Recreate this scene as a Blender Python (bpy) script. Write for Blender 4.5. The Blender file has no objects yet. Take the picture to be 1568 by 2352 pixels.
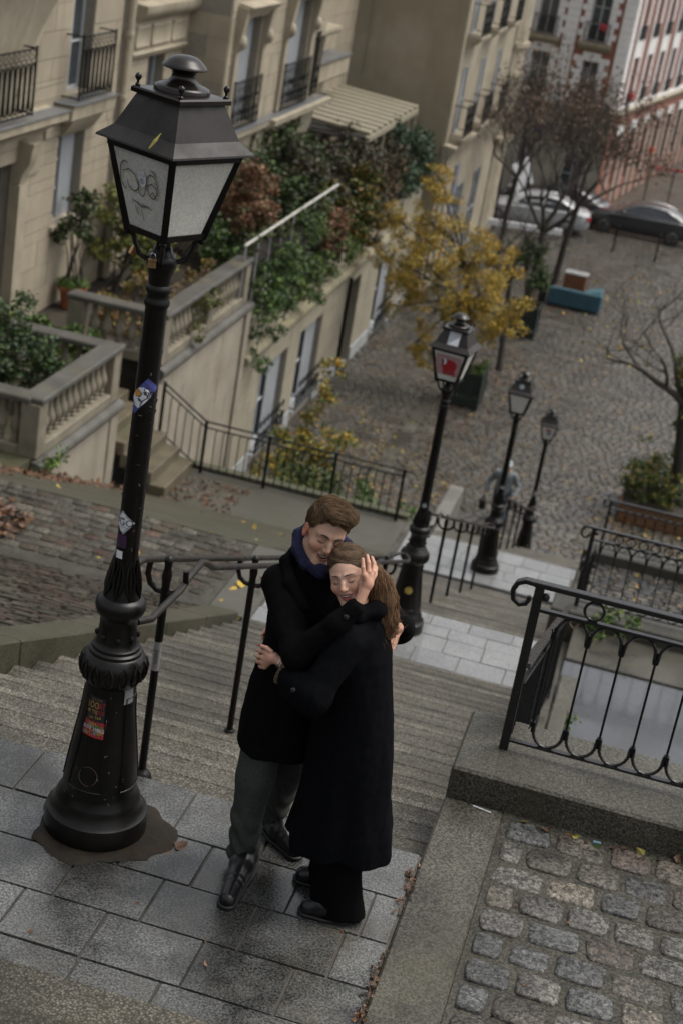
import bpy, bmesh, math, random
import numpy as np
from mathutils import Vector, Matrix, noise as mnoise
rnd = random.Random(7)
D = bpy.data; SC = bpy.context.scene; COL = SC.collection
R_ = math.radians
# ------------------------------------------------------------------ camera
cam = D.objects.new('camera', D.cameras.new('camera')); COL.objects.link(cam); SC.camera = cam
def cam_axes(yaw, pitch, roll):
    fw = Vector((math.sin(yaw)*math.cos(pitch), math.cos(yaw)*math.cos(pitch), -math.sin(pitch)))
    r0 = Vector((math.cos(yaw), -math.sin(yaw), 0)); u0 = r0.cross(fw)
    return (math.cos(roll)*r0+math.sin(roll)*u0, -math.sin(roll)*r0+math.cos(roll)*u0, fw)
CR, CU, CF = cam_axes(-0.18225, 0.39338, 0.17199)
CPOS = Vector((1.8898, -5.6802, 4.1203))
m = Matrix((CR, CU, -CF)).transposed().to_4x4(); m.translation = CPOS
cam.matrix_world = m
cam.data.sensor_fit = 'VERTICAL'; cam.data.sensor_height = 36; cam.data.sensor_width = 24
cam.data.lens = 3700*36/2352
cam.data.clip_start = .1; cam.data.clip_end = 400
cam.data.dof.use_dof = True; cam.data.dof.focus_distance = 6.35; cam.data.dof.aperture_fstop = 3.2
cam.data.dof.aperture_blades = 9
# ------------------------------------------------------------------ light: overcast day
W = D.worlds.new('World'); SC.world = W; W.use_nodes = True
nt = W.node_tree; nt.nodes.clear()
sky = nt.nodes.new('ShaderNodeTexSky'); sky.sky_type = 'NISHITA'; sky.sun_disc = False
SUN_EL, SUN_AZ = R_(62), R_(62)
sky.sun_elevation = SUN_EL; sky.sun_rotation = SUN_AZ; sky.air_density = 1.0; sky.dust_density = 6.0; sky.ozone_density = 1.0
hs = nt.nodes.new('ShaderNodeHueSaturation'); hs.inputs['Saturation'].default_value = .25
bg = nt.nodes.new('ShaderNodeBackground'); bg.inputs['Strength'].default_value = .12
wo = nt.nodes.new('ShaderNodeOutputWorld')
nt.links.new(sky.outputs[0], hs.inputs['Color']); nt.links.new(hs.outputs[0], bg.inputs[0]); nt.links.new(bg.outputs[0], wo.inputs[0])
sl = D.lights.new('sun', 'SUN'); sl.energy = .55; sl.angle = R_(35); sl.color = (1, .92, .78)
sun = D.objects.new('sun', sl); COL.objects.link(sun)
sd = Vector((math.sin(SUN_AZ)*math.cos(SUN_EL), math.cos(SUN_AZ)*math.cos(SUN_EL), math.sin(SUN_EL)))
sun.rotation_euler = sd.to_track_quat('Z', 'Y').to_euler(); sun.location = (0, 10, 30)
SC.view_settings.view_transform = 'Standard'; SC.view_settings.look = 'None'
SC.view_settings.exposure = 0.78; SC.view_settings.gamma = 1; SC.view_settings.use_curve_mapping = False
SC.render.engine = 'CYCLES'
SC.cycles.max_bounces = 6; SC.cycles.diffuse_bounces = 3; SC.cycles.glossy_bounces = 3; SC.cycles.transmission_bounces = 4; SC.cycles.transparent_max_bounces = 8
SC.cycles.use_denoising = True
# ------------------------------------------------------------------ materials
MATS = {}
def pm(name, col, rough=.6, var=.25, scale=6., col2=None, bump=.0, bscale=60., spec=.5, metal=0., pervar=0., rvar=0., wet=0., speck=0., speckscale=150., coat=0., stain=None, stainscale=1.5, stainamt=.5, vcol=False, streak=None, aniso=None, pool=None, pebble=0):
    """One procedural surface: mottled base colour, fine speckle, stains, per-object shift, roughness patches and bump."""
    if name in MATS: return MATS[name]
    M = D.materials.new(name); M.use_nodes = True; MATS[name] = M
    t = M.node_tree; N = t.nodes; L = t.links
    b = N['Principled BSDF']
    geo = N.new('ShaderNodeNewGeometry'); P = geo.outputs['Position']
    if aniso:
        mp = N.new('ShaderNodeMapping'); mp.inputs['Scale'].default_value = aniso; L.new(P, mp.inputs[0]); P = mp.outputs[0]
    def nz(sc, det=4, ro=.6, src=None):
        n = N.new('ShaderNodeTexNoise'); n.inputs['Scale'].default_value = sc; n.inputs['Detail'].default_value = det
        n.inputs['Roughness'].default_value = ro; L.new(src or P, n.inputs['Vector']); return n.outputs['Fac']
    def ramp(f, a, c):
        r = N.new('ShaderNodeMapRange'); r.inputs[1].default_value = a; r.inputs[2].default_value = c; L.new(f, r.inputs[0]); return r.outputs[0]
    def mix(f, A, B, mode='MIX'):
        x = N.new('ShaderNodeMix'); x.data_type = 'RGBA'; x.blend_type = mode
        for s, v in ((x.inputs[0], f), (x.inputs[6], A), (x.inputs[7], B)):
            if isinstance(v, (int, float)): s.default_value = v
            elif isinstance(v, (tuple, list)): s.default_value = (*v, 1) if len(v) == 3 else v
            else: L.new(v, s)
        return x.outputs[2]
    c2 = col2 or tuple(max(0, c*(1-var)) for c in col)
    c1 = col if col2 else tuple(min(1, c*(1+var*.6)) for c in col)
    f1 = ramp(nz(scale), .3, .7)
    C = mix(f1, c1, c2)
    if vcol:
        a = N.new('ShaderNodeVertexColor'); a.layer_name = 'Col'
        C = mix(1., C, a.outputs['Color'], 'MULTIPLY')
    if pervar:
        oi = N.new('ShaderNodeObjectInfo')
        r = N.new('ShaderNodeMapRange'); r.inputs[3].default_value = 1-pervar; r.inputs[4].default_value = 1+pervar; L.new(oi.outputs['Random'], r.inputs[0])
        cb = N.new('ShaderNodeCombineColor')
        for i in range(3): L.new(r.outputs[0], cb.inputs[i])
        C = mix(1., C, cb.outputs[0], 'MULTIPLY')
    if speck:
        s = ramp(nz(speckscale, 2, .7), .42, .58)
        C = mix(s, C, mix(1., C, (1-speck,)*3, 'MULTIPLY'))
        s2 = ramp(nz(speckscale*1.7, 1, .5), .60, .68)
        C = mix(s2, C, mix(1., C, (1+speck*1.2,)*3, 'MULTIPLY'))
    if pebble:                                      # exposed aggregate: pebbles of many tones in dark paste
        v = N.new('ShaderNodeTexVoronoi'); v.inputs['Scale'].default_value = pebble; L.new(P, v.inputs['Vector'])
        hv = N.new('ShaderNodeSeparateColor'); L.new(v.outputs['Color'], hv.inputs[0])
        a = N.new('ShaderNodeMapRange'); a.inputs[1].default_value = .25; a.inputs[2].default_value = .6; a.inputs[3].default_value = 1.; a.inputs[4].default_value = .35; L.new(v.outputs['Distance'], a.inputs[0])
        w = N.new('ShaderNodeMapRange'); w.inputs[3].default_value = .72; w.inputs[4].default_value = 1.5; L.new(hv.outputs[0], w.inputs[0])
        mm = N.new('ShaderNodeMath'); mm.operation = 'MULTIPLY'; L.new(a.outputs[0], mm.inputs[0]); L.new(w.outputs[0], mm.inputs[1])
        cb = N.new('ShaderNodeCombineColor')
        for i in range(3): L.new(mm.outputs[0], cb.inputs[i])
        C = mix(1., C, cb.outputs[0], 'MULTIPLY')
    if stain:
        s = ramp(nz(stainscale, 5, .65), .5, .72)
        mm = N.new('ShaderNodeMath'); mm.operation = 'MULTIPLY'; mm.inputs[1].default_value = stainamt; L.new(s, mm.inputs[0])
        C = mix(mm.outputs[0], C, stain)
    if streak:
        mp = N.new('ShaderNodeMapping'); mp.inputs['Scale'].default_value = (2.2, 2.2, .18); L.new(geo.outputs['Position'], mp.inputs[0])
        s = ramp(nz(1.5, 5, .7, mp.outputs[0]), .5, .8)
        mm = N.new('ShaderNodeMath'); mm.operation = 'MULTIPLY'; mm.inputs[1].default_value = .6; L.new(s, mm.inputs[0])
        C = mix(mm.outputs[0], C, streak)
    pf = None
    if pool:                                        # soaked patches: darker and smoother
        pf = ramp(nz(pool[0], 4, .62), .44, .60); C = mix(pf, C, mix(1., C, (pool[1],)*3, 'MULTIPLY'))
    L.new(C, b.inputs['Base Color'])
    b.inputs['Roughness'].default_value = rough; b.inputs['Metallic'].default_value = metal
    b.inputs['Specular IOR Level'].default_value = spec
    if coat: b.inputs['Coat Weight'].default_value = coat; b.inputs['Coat Roughness'].default_value = .15
    if rvar or wet:
        w = ramp(nz(1.1 if wet else scale, 4, .65), .35, .65)
        r = N.new('ShaderNodeMapRange'); L.new(w, r.inputs[0])
        r.inputs[3].default_value = max(.02, rough-(wet or rvar)); r.inputs[4].default_value = min(1, rough+(rvar or .05))
        ro = r.outputs[0]
        if pf is not None:
            q = N.new('ShaderNodeMix'); L.new(pf, q.inputs[0]); L.new(ro, q.inputs[2]); q.inputs[3].default_value = pool[2]; ro = q.outputs[0]
        L.new(ro, b.inputs['Roughness'])
    if bump:
        bp = N.new('ShaderNodeBump'); bp.inputs['Strength'].default_value = min(1, bump); bp.inputs['Distance'].default_value = .01*bump
        L.new(nz(bscale, 5, .65), bp.inputs['Height']); L.new(bp.outputs[0], b.inputs['Normal'])
    return M
def glass_mat(name, col=(.06,.07,.075), rough=.08):
    return pm(name, col, rough=rough, var=.5, scale=1.2, spec=.8)
# ------------------------------------------------------------------ object helpers
def link(o): COL.objects.link(o); return o
def tag(o, label=None, cat=None, group=None, kind=None):
    if label: o['label'] = label
    if cat: o['category'] = cat
    if group: o['group'] = group
    if kind: o['kind'] = kind
    return o
def setparent(o, p):
    if p is not None:
        o.parent = p; o.matrix_parent_inverse = WM(p).inverted()
def WM(o):
    if o.parent is None: return o.matrix_basis.copy()
    return WM(o.parent) @ o.matrix_parent_inverse @ o.matrix_basis
def thing(name, label=None, cat=None, loc=(0,0,0), group=None, kind=None, rz=0):
    o = D.objects.new(name, None); link(o); o.empty_display_size = .1
    o.location = loc; o.rotation_euler = (0, 0, rz)
    return tag(o, label, cat, group, kind)
def children_of(o): return [c for c in D.objects if c.parent == o]
def copy_tree(o, parent=None, kids=None):
    c = o.copy(); link(c)
    if parent is not None: c.parent = parent
    for ch in list(o.children): copy_tree(ch, c)
    return c
class MB:
    """Collects shapes and links them as one mesh object."""
    def __init__(s): s.v = []; s.f = []; s.c = None
    def add(s, vs, fs):
        n = len(s.v); s.v += [tuple(v) for v in vs]; s.f += [tuple(i+n for i in f) for f in fs]; return s
    def box(s, a, b, M=None):
        x0,y0,z0 = a; x1,y1,z1 = b
        v = [(x0,y0,z0),(x1,y0,z0),(x1,y1,z0),(x0,y1,z0),(x0,y0,z1),(x1,y0,z1),(x1,y1,z1),(x0,y1,z1)]
        if M is not None: v = [M @ Vector(p) for p in v]
        return s.add(v, [(0,3,2,1),(4,5,6,7),(0,1,5,4),(1,2,6,5),(2,3,7,6),(3,0,4,7)])
    def bar(s, p, q, w, h=None, up=(0,0,1)):
        """square bar from p to q"""
        p = Vector(p); q = Vector(q); d = (q-p); L = d.length
        if L < 1e-6: return s
        d /= L; up = Vector(up)
        if abs(d.dot(up)) > .98: up = Vector((1,0,0)) if abs(d.x) < .9 else Vector((0,1,0))
        x = d.cross(up).normalized(); y = x.cross(d); h = h or w
        v = [pp + x*sx*w/2 + y*sy*h/2 for pp in (p,q) for sx,sy in ((-1,-1),(1,-1),(1,1),(-1,1))]
        return s.add(v, [(0,1,2,3),(7,6,5,4),(0,4,5,1),(1,5,6,2),(2,6,7,3),(3,7,4,0)])
    def tube(s, pts, r, n=8, cap=True, closed=False):
        pts = [Vector(p) for p in pts]; rs = r if isinstance(r, (list, tuple)) else [r]*len(pts)
        if closed: pts.append(pts[0].copy()); rs = list(rs)+[rs[0]]
        up = None; vs = []; k = len(pts)
        for i, p in enumerate(pts):
            d = (pts[min(i+1,k-1)]-pts[max(i-1,0)])
            if closed and i in (0, k-1): d = pts[1]-pts[k-2]
            if d.length < 1e-9: d = Vector((0,0,1))
            d.normalize()
            if up is None: up = Vector((0,0,1)) if abs(d.z) < .9 else Vector((1,0,0))
            x = up - d*up.dot(d)
            if x.length < 1e-4: x = Vector((0,1,0)) - d*d.y
            x.normalize(); y = d.cross(x); up = x
            vs += [p + (x*math.cos(2*math.pi*j/n)+y*math.sin(2*math.pi*j/n))*rs[i] for j in range(n)]
        fs = [(i*n+j, i*n+(j+1)%n, (i+1)*n+(j+1)%n, (i+1)*n+j) for i in range(k-1) for j in range(n)]
        if cap and not closed: fs += [tuple(reversed(range(n))), tuple((k-1)*n+j for j in range(n))]
        return s.add(vs, fs)
    def lathe(s, prof, c=(0,0,0), n=24, axis=None):
        c = Vector(c); k = len(prof); vs = []
        for r, z in prof:
            for j in range(n):
                a = 2*math.pi*j/n; vs.append(c+Vector((r*math.cos(a), r*math.sin(a), z)))
        fs = [(i*n+j, i*n+(j+1)%n, (i+1)*n+(j+1)%n, (i+1)*n+j) for i in range(k-1) for j in range(n)]
        if prof[0][0] > 1e-5: fs.append(tuple(reversed(range(n))))
        if prof[-1][0] > 1e-5: fs.append(tuple((k-1)*n+j for j in range(n)))
        return s.add(vs, fs)
    def loft(s, rings, cap=True, close=True):
        n = len(rings[0]); vs = [p for r in rings for p in r]; k = len(rings)
        m = n if close else n-1
        fs = [(i*n+j, i*n+(j+1)%n, (i+1)*n+(j+1)%n, (i+1)*n+j) for i in range(k-1) for j in range(m)]
        if cap: fs += [tuple(reversed(range(n))), tuple((k-1)*n+j for j in range(n))]
        return s.add(vs, fs)
    def prism(s, poly, a, b):
        """poly: list of 3-D points; extruded by vector from offset a to b"""
        a = Vector(a); b = Vector(b)
        return s.loft([[Vector(p)+a for p in poly], [Vector(p)+b for p in poly]])
    def ball(s, c, r, n=10, m=7, sc=(1,1,1)):
        c = Vector(c); rings = []
        for i in range(1, m):
            t = math.pi*i/m
            rings.append([c+Vector((r*sc[0]*math.sin(t)*math.cos(2*math.pi*j/n), r*sc[1]*math.sin(t)*math.sin(2*math.pi*j/n), -r*sc[2]*math.cos(t))) for j in range(n)])
        return s.loft(rings)
    def mesh(s, name, mat=None, smooth=False, bevel=0, sharp=None):
        me = D.meshes.new(name); me.from_pydata([tuple(v) for v in s.v], [], s.f); me.update()
        bm = bmesh.new(); bm.from_mesh(me)
        bmesh.ops.recalc_face_normals(bm, faces=bm.faces)
        if bevel:
            bmesh.ops.bevel(bm, geom=[e for e in bm.edges], offset=bevel, segments=1, affect='EDGES', clamp_overlap=True)
        bm.to_mesh(me); bm.free()
        if smooth: me.polygons.foreach_set('use_smooth', [True]*len(me.polygons))
        if smooth and sharp is not False:
            try: me.set_sharp_from_angle(angle=R_(sharp or 42))
            except Exception: pass
        if mat: me.materials.append(mat)
        return me
    def build(s, name, mat, parent=None, smooth=False, bevel=0, sharp=None):
        o = D.objects.new(name, s.mesh(name, mat, smooth, bevel, sharp)); link(o); setparent(o, parent); return o
def inst(name, me, parent, M):
    """a piece that shares its mesh with its like; M is its world matrix"""
    o = D.objects.new(name, me); link(o)
    if parent is not None:
        o.parent = parent; o.matrix_parent_inverse = WM(parent).inverted()
    o.matrix_basis = M; return o
def TRS(loc, sc=(1,1,1), rz=0, rx=0, ry=0):
    return Matrix.Translation(loc) @ Matrix.Rotation(rz,4,'Z') @ Matrix.Rotation(ry,4,'Y') @ Matrix.Rotation(rx,4,'X') @ Matrix.Diagonal((*sc,1))
def unit_block(name, mat, bev=.0):
    return MB().box((-.5,-.5,-.5),(.5,.5,.5)).mesh(name, mat, bevel=bev)
def cobble_mesh(name, mat, seed):
    """A worn sett: squarish unit footprint, flattish uneven top, 66 triangles."""
    r = random.Random(seed); rings = []
    base = [(-1,-.72),(-.84,-1),(0,-1.03),(.84,-1),(1,-.72),(1.03,0),(1,.72),(.84,1),(0,1.03),(-.84,1),(-1,.72),(-1.03,0)]
    base = [(x*(1+r.uniform(-.07,.05)), y*(1+r.uniform(-.09,.05))) for x, y in base]
    for (s_, z) in ((.5,-.5),(.5,.36),(.485,.45),(.43,.50)):
        rings.append([(s_*x, s_*y, z+(r.uniform(-.035,.03) if z > .4 else 0)) for x, y in base])
    return MB().loft(rings).mesh(name, mat, smooth=True, sharp=70)
# ================================================================== STAIRS, LANDINGS, TERRACES
RISE, TREAD = .1467, .3715
LZ = [0, -3.08, -6.075, -9.3]                    # landings under lamps 1, 2, 3 and the square
LY = [(-1.14, .46), (7.89, 9.32), (17.03, 18.47), (25.9, 27)]
M_step = pm('aggregate_concrete', (.165,.150,.119), rough=.6, var=.35, pool=(.8,.62,.30), scale=1.3, pebble=92, speck=.3, speckscale=88, bump=.7, bscale=85, stain=(.05,.048,.026), stainscale=.9, stainamt=.65, wet=.2, spec=.22, pervar=.14)
M_slab = pm('granite_slab', (.135,.137,.128), rough=.30, var=.3, pool=(1.7,.36,.10), scale=2.5, speck=.65, speckscale=92, bump=.35, bscale=75, pervar=.17, stain=(.065,.055,.036), stainscale=2.3, stainamt=.55, wet=.18, spec=.6)
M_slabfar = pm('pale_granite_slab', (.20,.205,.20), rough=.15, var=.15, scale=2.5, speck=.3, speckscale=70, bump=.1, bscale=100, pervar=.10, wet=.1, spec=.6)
M_grout = pm('dark_joint', (.06,.055,.045), rough=.6, var=.4, scale=9, bump=.4, bscale=80)
M_kerb = pm('kerb_granite', (.115,.108,.088), rough=.5, var=.3, scale=1.6, pool=(1.2,.55,.22), speck=.65, speckscale=85, bump=.6, bscale=80, spec=.25, stain=(.06,.055,.032), stainscale=.9, stainamt=.5, wet=.18)
M_sill = pm('dark_sill_stone', (.085,.08,.062), rough=.45, var=.35, scale=2.2, speck=.65, speckscale=80, bump=.7, bscale=75, spec=.3, stain=(.045,.043,.025), stainscale=1.3, stainamt=.75, wet=.16)
M_moss = pm('mossy_stone', (.09,.085,.05), rough=.55, var=.4, scale=4, col2=(.045,.05,.02), bump=.6, bscale=50, speck=.4, speckscale=80)
M_wetasph = pm('wet_asphalt', (.07,.075,.08), rough=.15, var=.25, scale=1.3, speck=.3, speckscale=90, bump=.12, bscale=100, stain=(.045,.045,.04), stainscale=1.1, stainamt=.6, wet=.1, spec=.6)
M_asph = pm('worn_asphalt', (.085,.080,.062), rough=.45, var=.25, scale=1.1, speck=.45, speckscale=70, bump=.3, bscale=70, stain=(.05,.05,.028), stainscale=.7, stainamt=.75, wet=.12)
M_ramp = pm('mossy_ramp', (.07,.064,.042), rough=.5, var=.35, scale=1.6, col2=(.04,.039,.02), bump=.5, bscale=40, speck=.5, speckscale=60, stain=(.06,.045,.025), stainscale=.8, stainamt=.6, wet=.14)
M_mortar = pm('grey_mortar', (.070,.066,.053), rough=.6, var=.4, scale=5, bump=.9, bscale=45, speck=.6, speckscale=60, spec=.2, stain=(.05,.05,.03), stainscale=2, stainamt=.5, wet=.15)
M_wallc = pm('retaining_concrete', (.14,.135,.12), rough=.7, var=.3, scale=2, bump=.3, bscale=40, streak=(.05,.05,.035))
def sett(name, col, **k):
    kw = dict(rough=.5, var=.28, scale=9, speck=.75, speckscale=52, bump=1.1, bscale=38, pervar=.18, spec=.35, wet=.16, pool=(2.2,.6,.2), stain=tuple(c*.45 for c in col), stainscale=6, stainamt=.5); kw.update(k)
    return pm(name, col, **kw)
SETTS = [sett('grey_sett',(.145,.14,.124)), sett('blue_sett',(.108,.11,.106)), sett('tan_sett',(.165,.146,.115)), sett('rust_sett',(.122,.098,.08)), sett('brown_sett',(.118,.104,.086)), sett('pale_sett',(.19,.182,.16))]
SETTW = [5,3,2.2,1.6,2.4,2.6]
COB = [[cobble_mesh('sett', mm, 10*i+j) for j in range(4)] for i, mm in enumerate(SETTS)]
def pick_cob(r=rnd): return r.choice(COB[r.choices(range(6), SETTW)[0]])
# ---- the stairs: every step and slab a piece
stair = thing('stairs', 'long straight public staircase with landings descending to the cobbled square', None, (0,0,0), kind='structure')
M_nose = pm('worn_nosing', (.185,.168,.134), rough=.56, var=.35, scale=2.4, pool=(.8,.62,.28), pebble=92, speck=.3, speckscale=88, bump=.6, bscale=85, stain=(.10,.09,.058), stainscale=1.1, stainamt=.5, wet=.2, spec=.25, pervar=.24)
me_nose = MB().box((-1.387,TREAD-.058,-.06),(1.387,TREAD+.004,.004)).mesh('nosing', M_nose, bevel=.006)
me_step = MB().box((-1.388,-.05,-.17),(1.388,TREAD,0)).mesh('step', M_step, bevel=.008)
def flight(y0, z0, n):
    for i in range(1, n):
        M = Matrix.Translation((rnd.uniform(-.001,.001), y0+(i-1)*TREAD, z0-i*RISE+rnd.uniform(-.004,.004)))
        s_ = inst('step', me_step, stair, M); inst('nosing', me_nose, s_, Matrix.Identity(4)).matrix_parent_inverse = Matrix.Identity(4)
flight(.46, 0, 21); flight(9.32, LZ[1], 21); flight(18.47, LZ[2], 21)
for i in range(1, 18):     # the flight above, towards the viewer
    inst('step', me_step, stair, Matrix.Translation((0, -1.14-i*TREAD, i*RISE)))
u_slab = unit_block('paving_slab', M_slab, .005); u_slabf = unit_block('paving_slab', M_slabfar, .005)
def slabs(y_rows, z, x0, x1, ln, me, jw=.007, off=None):
    for k, (ya, yb) in enumerate(zip(y_rows, y_rows[1:])):
        x = x0 - (off[k] if off else rnd.uniform(0, ln))
        while x < x1:
            l = ln*rnd.uniform(.88, 1.18); a, b = max(x, x0), min(x+l, x1)
            if b-a > .05:
                inst('paving_slab', me, stair, TRS(((a+b)/2+rnd.uniform(-.002,.002),(ya+yb)/2+rnd.uniform(-.0015,.0015),z-.05+rnd.uniform(-.002,.002)),(b-a-jw,yb-ya-jw,.1), rnd.uniform(-.003,.003), rnd.uniform(-.004,.004), rnd.uniform(-.004,.004)))
            x += l
slabs([-1.16,-.845,-.54,-.23,.09,.46], 0, -1.388, 1.385, .36, u_slab, .012, off=[.02,.19,.05,.21,.12])
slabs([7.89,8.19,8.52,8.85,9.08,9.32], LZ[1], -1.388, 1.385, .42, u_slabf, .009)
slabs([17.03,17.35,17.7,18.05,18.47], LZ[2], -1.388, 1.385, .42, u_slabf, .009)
b = MB()
for (ya, yb), z in zip(LY[:3], LZ[:3]): b.box((-1.389, ya+.01, z-.25),(1.389, yb-.003, z-.012))
b.build('landing_bed', M_grout, stair)
# solid body below the steps
b = MB()
prof = [(-1.16,-.1)]
for k in range(3):
    y0, z0 = LY[k][1], LZ[k]
    prof += [(y0-.02, z0-.13), (LY[k+1][0]-.1, LZ[k+1]-.06)]
    if k < 2: prof += [(LY[k+1][1]-.02, LZ[k+1]-.13)]
poly = [(-1.385, y, z-.06) for y, z in prof] + [(-1.385, 26.2, -10.5), (-1.385, -1, -10.5)]
b.prism(poly, (0,0,0), (2.77,0,0)); b.build('stair_core', M_grout, stair)
# ---- kerbs and string walls
def slopeline(y): # nosing line height along the stairs
    for k in range(3):
        a, z0 = LY[k][1], LZ[k]; e, z1 = LY[k+1][0], LZ[k+1]
        if y <= a: return z0
        if y <= e: return z0+(z1-z0)*(y-a)/(e-a)
    return LZ[3]
kr = thing('kerb', None, None, (1.54,0,0), kind='structure')
for a, c in ((-6.2,-4.4),(-4.394,-2.6),(-2.594,-.86),(-.854,.985)):
    MB().box((1.392,a,-.35),(1.682,c,.008)).build('kerb_stone', M_kerb, kr, bevel=.012)
def slope_stone(parent, x0, x1, ya, yb, za, zb, th, mat, name='kerb_stone'):
    MB().loft([[Vector((x0,ya,za-th)),Vector((x1,ya,za-th)),Vector((x1,ya,za)),Vector((x0,ya,za))],[Vector((x0,yb,zb-th)),Vector((x1,yb,zb-th)),Vector((x1,yb,zb)),Vector((x0,yb,zb))]]).build(name, mat, parent, bevel=.012)
for k in range(3):                                # right string wall below the sloping railing
    ya, yb = LY[k][1]+(1.14 if k == 0 else 1.15), LY[k+1][1]+(.5 if k < 2 else -.9)
    cuts = np.linspace(ya, yb, 5)
    for c0, c1 in zip(cuts, cuts[1:]):
        slope_stone(kr, 1.392, 1.672, c0, c1-.006, slopeline(c0)+.03, slopeline(c1-.006)+.03, .6, M_kerb)
M_kerbl = pm('olive_kerb', (.085,.076,.052), rough=.55, var=.35, scale=1.6, col2=(.05,.048,.028), speck=.6, speckscale=80, bump=.6, bscale=70, spec=.25)
klf = thing('kerb', None, None, (-1.54,0,0), kind='structure')
kz = lambda y: -.47-.411*(y-2.07)
cuts = [-2.2,-.6,.9,2.4,3.9,5.4,6.6,7.72]
for c0, c1 in zip(cuts, cuts[1:]): slope_stone(klf, -1.675, -1.392, c0, c1-.007, kz(c0), kz(c1-.007), .5, M_kerbl)
r2z = lambda y: -3.08-.4135*(max(y, 9.95)-9.95)
cuts = np.linspace(9.97, 18.46, 6)
for c0, c1 in zip(cuts, cuts[1:]): slope_stone(klf, -1.675, -1.392, c0, c1-.006, r2z(c0)+.012, r2z(c1)+.012, .5, M_kerb)
MB().box((-1.675,18.46,-7.9),(-1.392,20.05,-6.585)).build('kerb_stone', M_kerb, klf, bevel=.01)
MB().box((-1.675,20.06,-9.6),(-1.392,25.4,-7.8)).build('kerb_stone', M_wallc, klf, bevel=.01)
# ---- left terraces: cobbled ramp, cobbled landing, mossy ramp, asphalt landing
lt = thing('pavement', None, None, (-4,5,0), kind='structure')
rz1 = lambda y: .115-.415*(y-.46)
ye1 = .46+(.115+3.095)/.415
def sheet(name, pts, mat, parent, nx=1, ny=1):
    """bilinear sheet through 4 points"""
    p = [Vector(q) for q in pts]; b = MB(); vs = []
    for j in range(ny+1):
        for i in range(nx+1):
            u, v = i/nx, j/ny
            vs.append((p[0]*(1-u)+p[1]*u)*(1-v)+(p[3]*(1-u)+p[2]*u)*v)
    fs = [(j*(nx+1)+i, j*(nx+1)+i+1, (j+1)*(nx+1)+i+1, (j+1)*(nx+1)+i) for j in range(ny) for i in range(nx)]
    b.add(vs, fs); return b.build(name, mat, parent)
sheet('ramp_bed', [(-10,-2.2,rz1(-2.2)-.012),(-1.676,-2.2,rz1(-2.2)-.012),(-1.676,ye1,-3.107),(-10,ye1,-3.107)], M_mortar, lt)
sheet('landing_bed', [(-10,ye1,-3.088),(-1.84,ye1,-3.088),(-1.84,9.93,-3.088),(-10,9.93,-3.088)], M_mortar, lt)
b = MB()
b.box((-1.832,8.19,-3.4),(-1.394,9.945,-3.084)); b.build('landing_slab', M_asph, lt)
sheet('asphalt_ramp', [(-10,9.93,-3.081),(-1.676,9.93,-3.081),(-1.676,18.46,-6.6),(-10,18.46,-6.6)], M_ramp, lt)
sheet('asphalt_landing', [(-6.55,18.46,-6.6),(-1.676,18.46,-6.6),(-1.676,20.05,-6.6),(-6.55,20.05,-6.6)], M_asph, lt)
MB().box((-6.5,20.05,-9.4),(-1.68,20.25,-6.52)).build('edge_wall', M_moss, lt, bevel=.01)
# setts of the level bed: 300 of them, each a piece
SETTL = [sett('mossy_grey_sett',(.105,.096,.074),spec=.2), sett('mossy_brown_sett',(.088,.070,.048),spec=.2), sett('mossy_rust_sett',(.105,.066,.045),spec=.2), sett('mossy_pale_sett',(.135,.122,.094),spec=.2)]
COBL = [[cobble_mesh('sett', mm, 300*i+j) for j in range(3)] for i, mm in enumerate(SETTL)]
rows = 10; y = 8.42; cnt = 0; dy = (9.93-8.42)/rows
for k in range(rows):
    x = -1.86 - (0 if k % 2 else .1)
    while x > -6.6 and cnt < 300:
        l = .2*rnd.uniform(.85,1.2)
        inst('sett', rnd.choice(COBL[rnd.choices(range(4), (5,3,1.6,2.4))[0]]), lt, TRS((x-l/2, y+dy*(k+.5), -3.115+rnd.uniform(-.005,.008)), (l-.022, dy-.022, .075), rnd.uniform(-.04,.04), rnd.uniform(-.04,.04), rnd.uniform(-.04,.04)))
        cnt += 1; x -= l
def sett_field(name, parent, mats, cells):
    """many setts joined: five faces each; cells = (x,y,z,lx,ly,slope)"""
    for mi, mat in enumerate(mats):
        sub = [c for i, c in enumerate(cells) if c[6] == mi]
        if not sub: continue
        A = np.array([c[:6] for c in sub]); n = len(A); V = np.zeros((n,8,3))
        for q, (sx, sy) in enumerate(((-1,-1),(1,-1),(1,1),(-1,1))):
            jx = np.random.uniform(.92,1.02,n); jy = np.random.uniform(.9,1.03,n)
            dx = A[:,3]/2*sx*jx; dyy = A[:,4]/2*sy*jy
            V[:,q,0] = A[:,0]+dx; V[:,q,1] = A[:,1]+dyy; V[:,q,2] = A[:,2]-.03+A[:,5]*dyy
            V[:,q+4,0] = A[:,0]+dx*.88; V[:,q+4,1] = A[:,1]+dyy*.86; V[:,q+4,2] = A[:,2]+A[:,5]*dyy*.86+np.random.uniform(-.005,.005,n)
        F = np.array([(4,5,6,7),(0,1,5,4),(1,2,6,5),(2,3,7,6),(3,0,4,7)])
        faces = (F[None]+np.arange(n)[:,None,None]*8).reshape(-1,4)
        me = D.meshes.new(name); me.from_pydata(V.reshape(-1,3).tolist(), [], faces.tolist()); me.materials.append(mat)
        o = D.objects.new(name, me); link(o); setparent(o, parent); tag(o, kind='stuff')
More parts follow.
